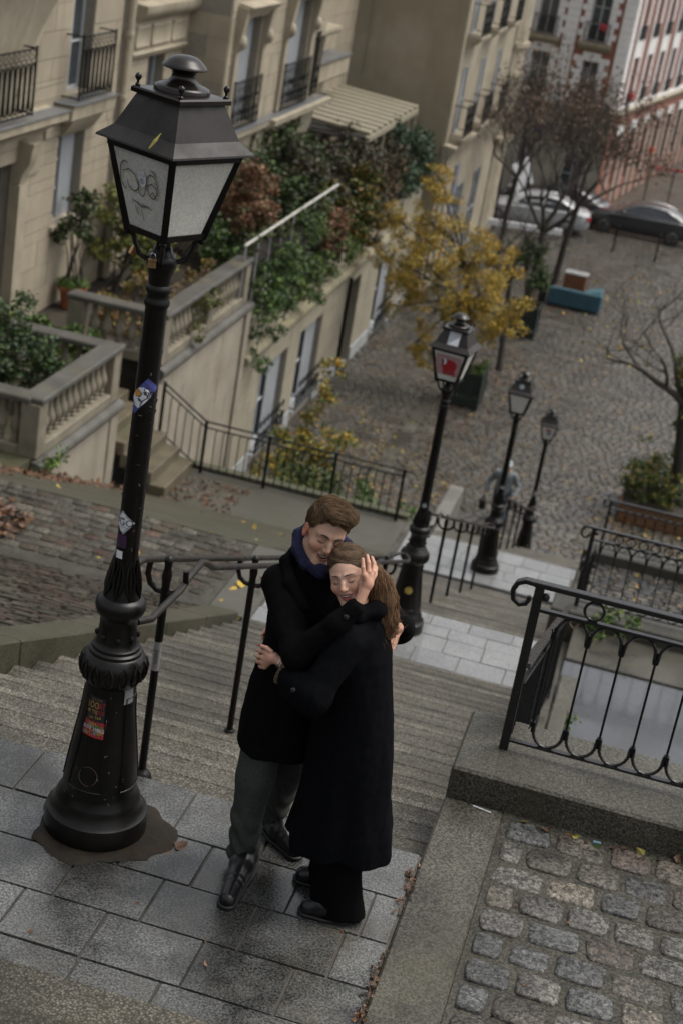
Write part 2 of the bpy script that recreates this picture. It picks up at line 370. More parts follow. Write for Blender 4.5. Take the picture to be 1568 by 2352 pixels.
def row_cells(x0, x1, y0, y1, zf, lx, ly, slope=0., nm=3, skip=None):
    out = []; y = y0; k = 0
    while y < y1:
        x = x0 - rnd.uniform(0, lx)
        while x < x1:
            l = lx*rnd.uniform(.75,1.25)
            if not (skip and skip(x+l/2, y+ly/2)): out.append((x+l/2, y+ly/2+rnd.uniform(-.01,.01), zf(y+ly/2), l-.016, ly-.014, slope, rnd.randrange(nm)))
            x += l
        y += ly; k += 1
    return out
RM = [sett('ramp_sett',(.085,.075,.052),stainamt=.3), sett('ramp_sett_dark',(.06,.055,.038),stainamt=.3), sett('ramp_sett_rust',(.085,.058,.04),stainamt=.3)]
sett_field('ramp_setts', lt, RM, row_cells(-6.2,-1.95,1.2,8.2,lambda y: rz1(y)+.012,.2,.155,-.415))
sheet('ramp_edge', [(-1.94,-2.2,rz1(-2.2)+.006),(-1.676,-2.2,rz1(-2.2)+.006),(-1.676,ye1,-3.088),(-1.94,ye1,-3.088)], M_kerb, lt)
# leaf litter is added with the plants
# ---- right terraces
rt = thing('terrace', None, None, (3,0,0), kind='structure')
sheet('mortar_bed', [(1.683,-6.2,.001),(8,-6.2,.001),(8,.99,.001),(1.683,.99,.001)], M_mortar, rt)
y = .955; k = 0; cnt = 0
while y > -1.45:
    dy = .186*rnd.uniform(.94,1.06); x = 1.70 + (0 if k % 2 else -.0) 
    first = True
    while x < 3.2:
        l = .222*rnd.uniform(.88,1.14)*(.62 if (first and k % 2) else 1); first = False
        inst('sett', pick_cob(), rt, TRS((x+l/2, y-dy/2+rnd.uniform(-.004,.004), -.034+rnd.uniform(-.004,.005)), (l-.030, dy-.032, .09), rnd.uniform(-.06,.06), rnd.uniform(-.05,.05), rnd.uniform(-.05,.05)))
        x += l; cnt += 1
    y -= dy; k += 1
for k in range(3):
    y0, z0 = LY[k][1]+.53, LZ[k]
    s = thing('sill', None, None, (1.4, y0, z0), kind='structure')
    for c0, c1 in ((1.394,3.1),(3.106,4.9),(4.906,6.7)):
        MB().box((c0,y0,z0-.3),(c1,y0+.60,z0+.172)).build('sill_stone', M_sill, s, bevel=.014)
    if k < 3:
        MB().box((1.68,y0+.08,LZ[k+1]-.2),(8,y0+.55,z0-.01)).build('retaining_wall', M_wallc, s)
    if k < 2:
        z1, ya, yb = LZ[k+1], y0+.55, LY[k+1][1]+.54
        if k == 0:
            sheet('wet_path', [(1.673,ya,z1-.004),(8,ya,z1-.004),(8,yb-.8,z1-.004),(1.673,yb-.8,z1-.004)], M_wetasph, s)
            MB().box((1.675,yb-.79,z1-.2),(8,yb-.005,z1+.02)).build('path_edge', M_kerb, s, bevel=.01)
            MB().box((1.68,5.2,z1-.1),(1.83,7.6,z1+.22)).build('drain_kerb', M_kerb, s, bevel=.015)
            MB().box((1.68,7.75,z1-.1),(1.86,8.5,z1+.12)).build('drain_kerb', M_kerb, s, bevel=.015)
        else:
            sheet('path_bed', [(1.673,ya,z1-.03),(8,ya,z1-.03),(8,yb,z1-.03),(1.673,yb,z1-.03)], M_mortar, s)
            sett_field('path_setts', s, SETTS[:3], row_cells(1.7,5,13,yb-.02,lambda y: z1,.2,.14))
# ---- the square
sq = thing('ground', None, None, (0,40,-9.3), kind='structure')
M_sq = pm('square_ground', (.075,.068,.055), rough=.4, var=.3, scale=1.2, speck=.4, speckscale=30, bump=.4, bscale=25, stain=(.08,.06,.035), stainscale=.35, stainamt=.5, wet=.16)
sheet('square_ground', [(-60,19,-9.34),(90,19,-9.34),(90,180,-9.34),(-60,180,-9.34)], M_sq, sq)
SQM = [sett('square_sett',(.15,.14,.118),wet=.25,speck=.2,stainscale=.5,stainamt=.45,rough=.38,spec=.5), sett('square_sett_dark',(.105,.10,.088),wet=.25,speck=.2,rough=.38,spec=.5), sett('square_sett_warm',(.125,.104,.078),wet=.25,speck=.2,rough=.4,spec=.5)]
SQC = [[cobble_mesh('sett', mm, 100*i+j) for j in range(2)] for i, mm in enumerate(SQM)]
cells = row_cells(-6.3,9,25.95,62,lambda y: -9.3,.23,.16,skip=lambda x,y: (-3.98 < x < -3.62) or (x > 7 and y > 40))
near = sorted(range(len(cells)), key=lambda i: (cells[i][1]-25)+abs(cells[i][0]-.2)*1.2 if cells[i][1]>26.6 or cells[i][0]>1 else 99)[:300]
ns = set(near)
for i in near:
    c = cells[i]
    inst('sett', rnd.choice(SQC[c[6]]), sq, TRS((c[0],c[1],-9.33+rnd.uniform(-.006,.006)),(c[3],c[4],.075),rnd.uniform(-.04,.04),rnd.uniform(-.04,.04),rnd.uniform(-.04,.04)))
sett_field('square_setts', sq, SQM, [c for i, c in enumerate(cells) if i not in ns])
y = 26.0
while y < 55:
    MB().box((-3.97,y,-9.5),(-3.63,y+.99,-9.296)).build('gutter_stone', M_kerb, sq); y += 1.0
# ================================================================== IRONWORK: LAMPS, HANDRAILS, RAILINGS
M_iron = pm('black_paint', (.0045,.0039,.0034), rough=.36, var=.4, scale=5, bump=.25, bscale=45, rvar=.12, spec=.3, stain=(.03,.025,.018), stainscale=6, stainamt=.25)
M_roof = pm('lantern_roof_paint', (.015,.012,.009), rough=.5, var=.2, scale=12, rvar=.1, spec=.4, bump=.05, bscale=200)
M_gloss = pm('glossy_wet_paint', (.014,.011,.009), rough=.22, var=.3, scale=5, spec=.35)
M_rail = pm('wet_iron_rail', (.011,.011,.011), rough=.3, var=.4, scale=12, bump=.4, bscale=90, rvar=.1, stain=(.03,.026,.02), stainscale=10, stainamt=.3)
M_dgreen = pm('dark_green_iron', (.006,.0075,.007), rough=.5, spec=.2, var=.3, scale=8, bump=.2, bscale=60)
def pane_mat():
    M = pm('frosted_lantern_glass', (.80,.79,.72), rough=.5, var=.12, scale=5, speck=.18, speckscale=90, bump=.35, bscale=160, stain=(.55,.53,.46), stainscale=3, stainamt=.5)
    b = M.node_tree.nodes['Principled BSDF']; b.inputs['Transmission Weight'].default_value = .35
    return M
M_pane = pane_mat()
def flat(name, col, rough=.5, **k): return pm(name, col, rough=rough, var=.12, scale=20, **k)
_fontcache = {}
def text2d(s, size):
    """outline of a line of text as (verts, faces), centred"""
    if s not in _fontcache:
        c = D.curves.new('lettering', 'FONT'); c.body = s; c.align_x = 'CENTER'; c.align_y = 'CENTER'; c.resolution_u = 2
        o = D.objects.new('lettering', c); link(o); dg = bpy.context.evaluated_depsgraph_get()
        me = D.meshes.new_from_object(o.evaluated_get(dg))
        _fontcache[s] = ([tuple(v.co[:2]) for v in me.vertices], [tuple(p.vertices) for p in me.polygons])
        D.objects.remove(o); D.meshes.remove(me)
    v, f = _fontcache[s]
    return [(x*size, y*size) for x, y in v], f
class Surf:
    """maps 2-D print coordinates to a patch wrapped on a lathe surface (angle a0 deg, height z0, tilt)"""
    def __init__(s, rad, a0, z0, tilt=0, c=(0,0,0)): s.rad, s.a0, s.z0, s.t, s.c = rad, R_(a0), z0, R_(tilt), Vector(c)
    def __call__(s, x, y, off=.0015):
        X = x*math.cos(s.t)-y*math.sin(s.t); Z = x*math.sin(s.t)+y*math.cos(s.t)
        r = s.rad(s.z0+Z)+off; a = s.a0+X/s.rad(s.z0)
        return s.c+Vector((r*math.cos(a), r*math.sin(a), s.z0+Z))
class Plane2:
    """maps 2-D print coordinates to a plane"""
    def __init__(s, o, u, v, n): s.o, s.u, s.v, s.n = Vector(o), Vector(u), Vector(v), Vector(n)
    def __call__(s, x, y, off=.0015): return s.o+s.u*x+s.v*y+s.n*off
def patch(mb, S, w, h, off=.0015, cx=0, cy=0, nx=5, ny=4, rot=0, shape=None):
    vs, fs = [], []
    for j in range(ny+1):
        for i in range(nx+1):
            x, y = (i/nx-.5)*w, (j/ny-.5)*h
            c, s_ = math.cos(rot), math.sin(rot); vs.append(S(cx+x*c-y*s_, cy+x*s_+y*c, off))
    fs = [(j*(nx+1)+i, j*(nx+1)+i+1, (j+1)*(nx+1)+i+1, (j+1)*(nx+1)+i) for j in range(ny) for i in range(nx)]
    mb.add(vs, fs); return mb
def disc(mb, S, rx, ry, off=.0015, cx=0, cy=0, n=16, rot=0):
    vs = [S(cx, cy, off)]
    for j in range(n):
        a = 2*math.pi*j/n; x, y = rx*math.cos(a), ry*math.sin(a)
        vs.append(S(cx+x*math.cos(rot)-y*math.sin(rot), cy+x*math.sin(rot)+y*math.cos(rot), off))
    mb.add(vs, [(0, 1+j, 1+(j+1)%n) for j in range(n)]); return mb
def letters(mb, S, s, size, cx=0, cy=0, off=.0025, rot=0, sx=1):
    v, f = text2d(s, size)
    mb.add([S(cx+(x*sx)*math.cos(rot)-y*math.sin(rot), cy+(x*sx)*math.sin(rot)+y*math.cos(rot), off) for x, y in v], f); return mb
def stroke(mb, S, pts, w, off=.0025):
    """a pen stroke: ribbon through 2-D points"""
    vs, k = [], len(pts)
    for i, (x, y) in enumerate(pts):
        a, b_ = pts[max(0,i-1)], pts[min(k-1,i+1)]; dx, dy = b_[0]-a[0], b_[1]-a[1]; l = math.hypot(dx, dy) or 1
        ww = w*(.6+.4*math.sin(math.pi*i/max(1,k-1)))
        vs += [S(x-dy/l*ww/2, y+dx/l*ww/2, off), S(x+dy/l*ww/2, y-dx/l*ww/2, off)]
    mb.add(vs, [(2*i, 2*i+1, 2*i+3, 2*i+2) for i in range(k-1)]); return mb
def fillpoly(mb, S, poly, off, n=10, m=6):
    """a flat print of any convex-ish outline, cut into bands so that it follows a curved surface"""
    ys = [p[1] for p in poly]; lo, hi = min(ys), max(ys)
    def span(y):
        xs = []
        for (x0,y0),(x1,y1) in zip(poly, poly[1:]+poly[:1]):
            if (y0-y)*(y1-y) <= 0 and abs(y1-y0) > 1e-9: xs.append(x0+(x1-x0)*(y-y0)/(y1-y0))
        return (min(xs), max(xs)) if xs else (0, 0)
    e = (hi-lo)*1e-4; vs = []
    for j in range(n+1):
        y = lo+e+(hi-lo-2*e)*j/n; a, b = span(y); vs += [S(a+(b-a)*i/m, y, off) for i in range(m+1)]
    mb.add(vs, [(j*(m+1)+i, j*(m+1)+i+1, (j+1)*(m+1)+i+1, (j+1)*(m+1)+i) for j in range(n) for i in range(m)]); return mb
def arc(cx, cy, rx, ry, a0, a1, n=12): return [(cx+rx*math.cos(R_(a0+(a1-a0)*i/n)), cy+ry*math.sin(R_(a0+(a1-a0)*i/n))) for i in range(n+1)]
BASEPROF = [(.222,0),(.224,.02),(.222,.09),(.218,.105),(.207,.112),(.196,.13),(.186,.15),(.184,.165),(.178,.18),(.164,.205),(.160,.225),(.157,.27),(.150,.33),(.141,.40),(.130,.48),(.120,.55),(.112,.62),(.107,.70),(.105,.735)]
def base_r(z):
    for (r0,z0),(r1,z1) in zip(BASEPROF, BASEPROF[1:]):
        if z0 <= z <= z1: return r0+(r1-r0)*(z-z0)/max(1e-6,z1-z0)
    return .105
def shaft_r(z): return .0470-.0045*max(0,min(1,(z-1.3)/1.1))
LANTROT = -72
def build_lamp(label):
    T = thing('street_lamp', label, 'street lamp', (0,0,0), 'cast iron lamps down the stairs')
    MB().lathe(BASEPROF, n=40).build('base', M_iron, T, smooth=True)
    b = MB()                                                        # raised panels on the bell
    for a in (-98, -8, 82, 172):
        S = Surf(base_r, a, .42)
        for x0, y0, x1, y1 in ((-.072,-.16,-.052,.27),(.072,-.16,.052,.27),(-.072,-.16,.072,-.16),(-.052,.27,.052,.27)):
            b.tube([S(x0+(x1-x0)*i/6, y0+(y1-y0)*i/6, .001) for i in range(7)], .0035, 5)
    b.build('base_panel', M_iron, T, smooth=True)
    tor = [(.104,.73),(.118,.745),(.134,.775),(.140,.805),(.136,.84),(.120,.866),(.112,.872),(.110,.885),(.101,.892),(.099,.905),(.090,.912),(.085,.93),(.080,.97),(.078,1.0),(.079,1.03),(.088,1.045),(.099,1.06),(.106,1.085),(.104,1.108),(.092,1.122),(.086,1.126),(.079,1.13),(.074,1.15),(.066,1.18),(.058,1.21),(.051,1.26),(.0475,1.30)]
    MB().lathe(tor, n=36).build('collar', M_iron, T, smooth=True)
    b = MB()                                                        # leaf moulding round the torus and the shaft foot
    for j in range(14):
        a = 2*math.pi*j/14
        pr = [(.113,.745),(.131,.765),(.141,.795),(.142,.825),(.132,.852)]
        for s_ in (-.14,.14):
            b.tube([(r_*math.cos(a+s_*math.sin(math.pi*i/4)), r_*math.sin(a+s_*math.sin(math.pi*i/4)), z) for i,(r_,z) in enumerate(pr)], [.002,.0055,.006,.005,.002], 5)
    for j in range(8):
        a = 2*math.pi*j/8
        for da in (-.3,0,.3):
            b.tube([((.078-.0275*t)*math.cos(a+da*math.sin(math.pi*t)), (.078-.0275*t)*math.sin(a+da*math.sin(math.pi*t)), 1.135+.17*t) for t in (0,.25,.5,.75,1)], [.003,.008,.008,.005,.002], 6)
        b.ball((.083*math.cos(a+.39),.083*math.sin(a+.39),.955), .012, 8, 5, (1,1,1.3))
    tag(b.build('leaf_ornament', M_iron, T, smooth=True), kind='stuff')
    pr = [(shaft_r(z), z) for z in np.linspace(1.29, 2.36, 12)]
    pr += [(.043,2.365),(.050,2.375),(.050,2.39),(.044,2.40),(.043,2.42),(.050,2.43),(.050,2.445),(.042,2.455),(.045,2.49),(.054,2.52),(.060,2.535),(.060,2.56),(.052,2.57),(.04,2.585),(.035,2.60),(.02,2.61)]
    MB().lathe(pr, n=24).build('shaft', M_iron, T, smooth=True)
    b = MB(); r = random.Random(3)                                  # leafy casting scratches that stand proud on the shaft
    for k in range(26):
        z = r.uniform(1.35, 2.3); a = r.uniform(0, 6.28); S = Surf(shaft_r, math.degrees(a), z)
        b.tube([S(-.010,-.008,.0005), S(0,.004,.003), S(.012,.0,.0005)], [.001,.0028,.001], 4)
    tag(b.build('casting_relief', M_iron, T, smooth=True), kind='stuff')
    # lantern
    def ring(h, z, rot=LANTROT): return [Vector((h*math.cos(R_(rot+90*i)), h*math.sin(R_(rot+90*i)), z)) for i in range(4)]
    lb, lt_, = ring(0.140, 2.662), ring(0.238, 2.972)
    b = MB()
    for i in range(4):
        j = (i+1) % 4
        b.bar(lb[i]-Vector((0,0,.01)), lt_[i]+Vector((0,0,.01)), .026, .026)
        b.bar(lb[i], lb[j], .024, .022); b.bar(lt_[i], lt_[j], .026, .03)
        b.ball(lb[i]*1.0+Vector((0,0,-.022)), .014, 8, 5)
    b.build('lantern_frame', M_iron, T)
    for i in range(4):
        p0, p1, p2, p3 = lb[i], lb[(i+1)%4], lt_[(i+1)%4], lt_[i]; vs = []
        nrm = (p1-p0).cross(p3-p0).normalized()
        MB().loft([[p0-nrm*.002,p1-nrm*.002,p2-nrm*.002,p3-nrm*.002],[p0+nrm*.002,p1+nrm*.002,p2+nrm*.002,p3+nrm*.002]]).build('pane', M_pane, T)
    b = MB(); b.loft([ring(0.139,2.665), ring(0.139,2.669)]); b.build('lantern_floor', flat('enamel_floor',(.4,.4,.4),.15), T)
    b = MB()
    b.loft([ring(0.294,2.982), ring(0.291,2.989), ring(0.229,3.030), ring(0.158,3.155), ring(0.158,3.16)], cap=False)
    b.loft([ring(0.294,2.982), ring(0.238,2.987), ring(0.219,3.024), ring(0.149,3.147)], cap=False)
    b.build('lantern_roof', M_roof, T)
    b = MB(); b.loft([ring(0.158,3.150), ring(0.183,3.155), ring(0.183,3.170), ring(0.175,3.176), ring(0.149,3.178)])
    b.build('roof_plate', M_gloss, T)
    for p in ring(0.160, 3.177):
        MB().lathe([(.010,0),(.010,.006),(.005,.01),(.005,.018),(.010,.024),(.013,.032),(.010,.041),(.003,.046),(0,.0465)], p, 10).build('knob', M_gloss, T, smooth=True)
    MB().lathe([(.104,3.172),(.104,3.190),(.100,3.197),(.085,3.203),(.060,3.212),(.046,3.225),(.042,3.238),(.046,3.250),(.060,3.258),(.080,3.262),(.084,3.266),(.083,3.270),(.076,3.276),(.06,3.292),(.042,3.303),(.02,3.308),(0,3.309)], n=32).build('chimney_cap', M_gloss, T, smooth=True)
    for i in range(4):                                              # scrolled brackets
        a = R_(LANTROT+90*i); e = Vector((math.cos(a), math.sin(a), 0))
        MB().tube([e*.05+Vector((0,0,2.545)), e*.085+Vector((0,0,2.56)), e*.105+Vector((0,0,2.60)), e*.115+Vector((0,0,2.63)), e*.14+Vector((0,0,2.66))], .0095, 7).build('bracket', M_iron, T, smooth=True)
    MB().lathe([(.03,2.59),(.028,2.63),(.05,2.655),(.055,2.67)], n=16).build('burner_stem', M_iron, T, smooth=True)
    return T
LAMPS = []
LLAB = ['tall black cast iron lamp with stickers beside the embracing couple, large lantern with scribbled glass',
        'black cast iron lamp behind the couple, its lantern pane splashed with red paint',
        'black cast iron lamp hiding the walker in grey, pale dot on its lantern roof',
        'smallest black lamp at the foot of the stairs, red and blue sticker in its lantern']
lamp = build_lamp(LLAB[0])
LP = [(0,0,0), (.01,8.86,LZ[1]), (0,17.62,LZ[2]), (0,26.28,LZ[3])]
LR = [0, 20, 24, 30]
lamp_copies = [lamp]
for i in (1,2,3):
    c = copy_tree(lamp); c.location = LP[i]; c.rotation_euler = (0,0,R_(LR[i])); c['label'] = LLAB[i]; lamp_copies.append(c)
# ---- what is stuck or painted on each lamp
C_white = flat('sticker_white',(.62,.64,.66)); C_ink = flat('sticker_ink',(.012,.012,.014)); C_blue = flat('sticker_blue',(.065,.07,.24)); C_gold = flat('sticker_gold',(.36,.24,.05))
C_red = flat('sticker_red',(.32,.02,.025)); C_teal = flat('sticker_teal',(.05,.22,.24)); C_green = flat('sticker_green',(.05,.18,.06)); C_orange = flat('sticker_orange',(.55,.25,.03)); C_purple = flat('sticker_purple',(.035,.012,.045)); C_grey = flat('sticker_grey',(.22,.22,.22))
def sub(parent, name, mat, fn): b = MB(); fn(b); return b.build(name, mat, parent)
# eagle sticker: blue ground, white bird head, orange beak
S = Surf(shaft_r, -97, 2.012, -38)
st = sub(lamp, 'sticker', C_blue, lambda b: patch(b, S, .062, .150, .001, nx=6, ny=8))
st['label'] = 'blue sticker with a white bird head'
def bird(b):
    fillpoly(b, S, [(-.026,-.038),(.0,-.052),(.026,-.046),(.030,-.01),(.029,.028),(.012,.044),(-.012,.042),(-.029,.022)], .0025)
sub(st, 'bird_print', C_white, bird)
sub(st, 'beak_print', C_orange, lambda b: fillpoly(b, S, [(-.030,.014),(-.004,.012),(-.002,-.002),(-.016,-.016),(-.030,-.008)], .0034, 5, 4))
def birdink(b):
    for pts in (arc(0,-.002,.029,.046,20,120), arc(.006,.018,.010,.006,0,180,8), arc(.008,-.016,.010,.006,0,180,8), [(-.028,.013),(-.004,.013),(-.001,-.003),(-.016,-.015)], [(.012,.034),(.022,.014),(.018,-.006),(.026,-.03)], arc(-.002,-.036,.012,.006,180,330,8), [(-.012,.036),(.0,.026),(.012,.034)]): stroke(b, S, pts, .0042, .0042)
    disc(b, S, .0036,.0036,.0042,.008,-.014); disc(b, S, .0036,.0036,.0042,.006,.02)
sub(st, 'ink_print', C_ink, birdink)
S = Surf(shaft_r, -112, 1.47, 52)
st = sub(lamp, 'sticker', C_white, lambda b: patch(b, S, .070, .072, .001, nx=6)); st['label'] = 'white diamond sticker with black letters DGO'
def dgo(b):
    for q in ((-.032,-.032,.032,-.032),(.032,-.032,.032,.033),(.032,.033,-.032,.033),(-.032,.033,-.032,-.032)): stroke(b, S, [q[:2],((q[0]+q[2])/2,(q[1]+q[3])/2),q[2:]], .0028)
    letters(b, S, 'DGO', .042, 0, .002, rot=R_(-52))
    letters(b, S, 'CUSTOMS', .009, -.012, -.016, rot=R_(-52))
    stroke(b, S, [(-.012,.03),(.004,.022),(.022,.004)], .003)
sub(st, 'ink_print', C_ink, dgo)
S = Surf(shaft_r, -112, 1.388, 3)
st = sub(lamp, 'sticker', C_purple, lambda b: patch(b, S, .052, .056, .001)); st['label'] = 'dark purple worn sticker'
sub(st, 'ink_print', flat('sticker_faded',(.09,.03,.10)), lambda b: [stroke(b, S, [(-.022,.022),(.0,.023),(.022,.022)], .002), stroke(b, S, arc(0,0,.008,.008,0,350), .0015)])
S = Surf(shaft_r, -113, 1.328, 3)
st = sub(lamp, 'sticker', C_white, lambda b: patch(b, S, .033, .034, .001)); st['label'] = 'small blank white square sticker'
S = Surf(base_r, -98, .636, 1)
st = sub(lamp, 'sticker', C_ink, lambda b: patch(b, S, .080, .112, .0015)); st['label'] = 'black sticker with gold and red lettering'
sub(st, 'gold_print', C_gold, lambda b: [letters(b, S, '1OO', .044, -.016, .018, sx=.62), letters(b, S, 'W TEJ', .024, -.018, -.012, sx=.8), letters(b, S, 'na 166', .02, .0, -.036, rot=.1), letters(b, S, '1915 + 2015', .009, 0, .045)])
sub(st, 'red_print', C_red, lambda b: [letters(b, S, 'LAT', .044, .020, .018, sx=.5), letters(b, S, 'GRZE', .024, .020, -.012, sx=.6)])
S = Surf(base_r, -97, .548, -3)
st = sub(lamp, 'sticker', C_red, lambda b: patch(b, S, .104, .074, .0015)); st['label'] = 'colourful sticker lettered JUST VIBEZ'
def zig(b, r):
    for k in range(9):
        x, y = r.uniform(-.04,.04), r.uniform(-.026,.026); s_ = r.choice((-1,1))
        stroke(b, S, [(x-.012,y-.006*s_),(x-.003,y+.007*s_),(x+.004,y-.005*s_),(x+.011,y+.006*s_)], .0045, .0022)
for mt, sd_ in ((C_teal,1),(C_green,5),(C_ink,7),(C_orange,9)): sub(st, 'zigzag_print', mt, lambda b: zig(b, random.Random(sd_)))
sub(st, 'lettering', C_white, lambda b: letters(b, S, 'JUST VIBEZ', .021, 0, 0, .003))
S = Surf(base_r, -92, .333)
sub(lamp, 'chalk_ring', flat('chalk_scratch',(.16,.10,.08)), lambda b: [stroke(b, S, arc(0,0,.040,.043,-60,130,18), .002), stroke(b, S, arc(0,0,.041,.043,150,285,12), .0026)])
S = Surf(base_r, -24, .70); sub(lamp, 'tape_scrap', C_grey, lambda b: patch(b, S, .05, .07, .0015))
r = random.Random(11)
def flecks(b):
    for k in range(34):
        S_ = Surf(base_r if r.random() < .6 else shaft_r, r.uniform(-140,-30), 0)
        z = r.uniform(.2,.7) if S_.rad is base_r else r.uniform(1.35,2.3); S_.z0 = z
        stroke(b, S_, [(0,0),(r.uniform(-.006,.006),r.uniform(-.002,.006)),(r.uniform(-.01,.01),r.uniform(-.004,.012))], r.uniform(.0012,.003), .0012)
tag(sub(lamp, 'paint_chips', flat('paint_chip',(.20,.20,.19)), flecks), kind='stuff')
def pane_surf(T, k=3, lift=.006):
    """plane on the lantern pane k; origin at the pane's centre, in the lamp's own place"""
    M = WM(T); a0, a1 = R_(LANTROT+90*k), R_(LANTROT+90*(k+1))
    q = lambda h,z,a: M @ Vector((h*math.cos(a), h*math.sin(a), z))
    p0, p1, p2, p3 = q(0.140,2.662,a0), q(0.140,2.662,a1), q(0.238,2.972,a1), q(0.238,2.972,a0)
    o = (p0+p1+p2+p3)/4; u = (p1-p0).normalized(); n = (p1-p0).cross(p3-p0).normalized(); v = n.cross(u)
    return Plane2(o+n*lift, u, v, n)
S0_ = pane_surf(lamp); S = lambda x, y, off=.0015: S0_(x*.80, y*.92, off)
C_pen = flat('faded_marker',(.12,.10,.08))
def scribble(b):
    y = .045
    for pts in (arc(-.105,y+.005,.036,.058,60,270,16), arc(-.055,y-.010,.040,.040,185,390,16), [(-.122,y+.02),(-.08,y+.035),(-.04,y+.018),(-.015,y-.03)], [(-.02,y+.0),(-.018,y-.05),(.004,y-.062),(.022,y-.045),(.03,y-.01)], arc(.072,y-.012,.040,.052,-30,200,16), arc(.072,y-.018,.030,.038,170,420,16), [(.034,y-.012),(.07,y+.004),(.10,y-.012)], [(.05,y-.05),(.075,y-.03),(.098,y-.055)], arc(.06,y+.02,.05,.04,30,80,8)): stroke(b, S, pts, .0065)
    stroke(b, S, [(-.05,y-.092),(-.01,y-.108),(.04,y-.098)], .006)
    stroke(b, S, [(-.03,-.1),(-.045,-.085),(-.05,-.06),(-.035,-.075),(-.04,-.1)], .004); stroke(b, S, [(-.01,-.075),(.0,-.095),(.005,-.12)], .004)
sub(lamp, 'marker_scribble', C_pen, scribble)
sub(lamp, 'marker_writing', C_ink, lambda b: [letters(b, S, 'bouos war hier', .021, .0, -.052, rot=-.12), stroke(b, S, [(-.07,-.03),(-.066,-.06)], .003)])
st = sub(lamp, 'sticker', C_white, lambda b: disc(b, S, .026, .033, .003, .008, .056)); st['label'] = 'round white sticker with a drawn eye'
sub(st, 'ink_print', C_ink, lambda b: [stroke(b, S, arc(.008,.048,.015,.010,0,360,14), .0026, .0042), stroke(b, S, arc(.008,.048,.0055,.0055,0,360,8), .0022, .0042), disc(b, S, .002,.002,.0042,.008,.048), stroke(b, S, [(-.004,.064),(-.007,.072),(-.009,.079)], .0026, .0042), stroke(b, S, [(.008,.065),(.008,.074),(.008,.081)], .0026, .0042), stroke(b, S, [(.019,.064),(.022,.072),(.023,.078)], .0026, .0042)])
# lamp 2: red paint blot with drips and a white face sticker
L2 = lamp_copies[1]; S1_ = pane_surf(L2); S = lambda x, y, off=.0015: S1_(x*.82, y*.95, off)
def blot(b):
    disc(b, S, .085,.048,.003,.018,.03,20); disc(b, S, .055,.05,.0032,-.02,.005,16); disc(b, S, .045,.04,.0034,.055,.005,16)
    for i in range(11):
        x = -.055+.0135*i; stroke(b, S, [(x,-.02),(x+.002,-.06),(x+.001,-.08-.03*((i*7)%4)/4)], .012, .003)
sub(L2, 'red_blot', flat('red_paint',(.30,.012,.02),.4), blot)
sub(L2, 'pink_wash', flat('pink_wash',(.34,.20,.20)), lambda b: patch(b, S, .30,.215,.001,0,.012))
st = sub(L2, 'sticker', C_white, lambda b: disc(b, S, .026,.033,.006,-.047,.052))
sub(st, 'ink_print', C_ink, lambda b: disc(b, S, .013,.026,.0075,-.06,.05))
def roofsurf(T, k=3):
    M = WM(T); a0, a1 = R_(LANTROT+90*k), R_(LANTROT+90*(k+1)); q = lambda h,z,a: M @ Vector((h*math.cos(a), h*math.sin(a), z))
    p0, p1, p2, p3 = q(0.229,3.030,a0), q(0.229,3.030,a1), q(0.158,3.155,a1), q(0.158,3.155,a0)
    o = (p0+p1+p2+p3)/4; u = (p1-p0).normalized(); n = (p1-p0).cross(p3-p0).normalized(); return Plane2(o+n*.002, u, n.cross(u), n)
S = roofsurf(L2); sub(L2, 'roof_sticker', flat('worn_sticker',(.30,.32,.33)), lambda b: patch(b, S, .11,.14,.001,.01,0)); sub(L2, 'torn_sticker', C_white, lambda b: b.add([S(-.04,-.065,.003),S(.06,-.065,.003),S(.06,.02,.003)],[(0,1,2)]))
S = Surf(shaft_r, -85, 1.36, 0, LP[1]); sub(L2, 'sticker', flat('dot_sticker',(.24,.27,.28)), lambda b: disc(b, S, .024,.024))
S = Surf(base_r, -80, .47, 0, LP[1]); sub(L2, 'sticker', flat('yellow_sticker',(.30,.22,.05)), lambda b: disc(b, S, .04,.038))
L3 = lamp_copies[2]; S = roofsurf(L3); sub(L3, 'roof_sticker', flat('dot_sticker',(.24,.27,.28)), lambda b: disc(b, S, .038,.038))
S = Surf(shaft_r, -80, 1.42, 0, LP[2]); sub(L3, 'sticker', C_grey, lambda b: patch(b, S, .07,.05))
L4 = lamp_copies[3]; S4_ = pane_surf(L4); S = lambda x, y, off=.0015: S4_(x*.82, y*.95, off)
sub(L4, 'sticker', C_red, lambda b: patch(b, S, .13,.05,.002,.0,.07)); sub(L4, 'sticker', flat('washed_blue',(.16,.17,.30)), lambda b: patch(b, S, .1,.07,.002,.02,-.01))
S = Surf(shaft_r, -80, 1.42, 0, LP[3]); sub(L4, 'sticker', C_grey, lambda b: patch(b, S, .07,.1))
# padlocks on the lantern brackets
M_brass = pm('brass', (.42,.25,.12), rough=.35, var=.2, metal=.7, scale=30); M_steel = pm('steel', (.4,.4,.4), rough=.25, metal=1.)
def padlock(label, loc, rz, tilt=0):
    T = thing('padlock', label, 'padlock', loc, 'padlocks hung on the lamp', rz=rz); T.rotation_euler = (0, tilt, rz)
    M = WM(T); b = MB().box((-.016,-.007,-.034),(.016,.007,0)); b.v = [M@Vector(v) for v in b.v]; b.build('body', M_brass, T, bevel=.002)
    MB().tube([M@Vector(p) for p in ((-.010,0,-.002),(-.010,0,.012),(-.006,0,.020),(0,0,.023),(.006,0,.020),(.010,0,.012),(.010,0,-.002))], .0026, 6).build('shackle', M_steel, T, smooth=True)
    S = Plane2(M@Vector((0,-.0072,-.016)), M.to_3x3()@Vector((1,0,0)), M.to_3x3()@Vector((0,0,1)), M.to_3x3()@Vector((0,-1,0)))
    return T, S
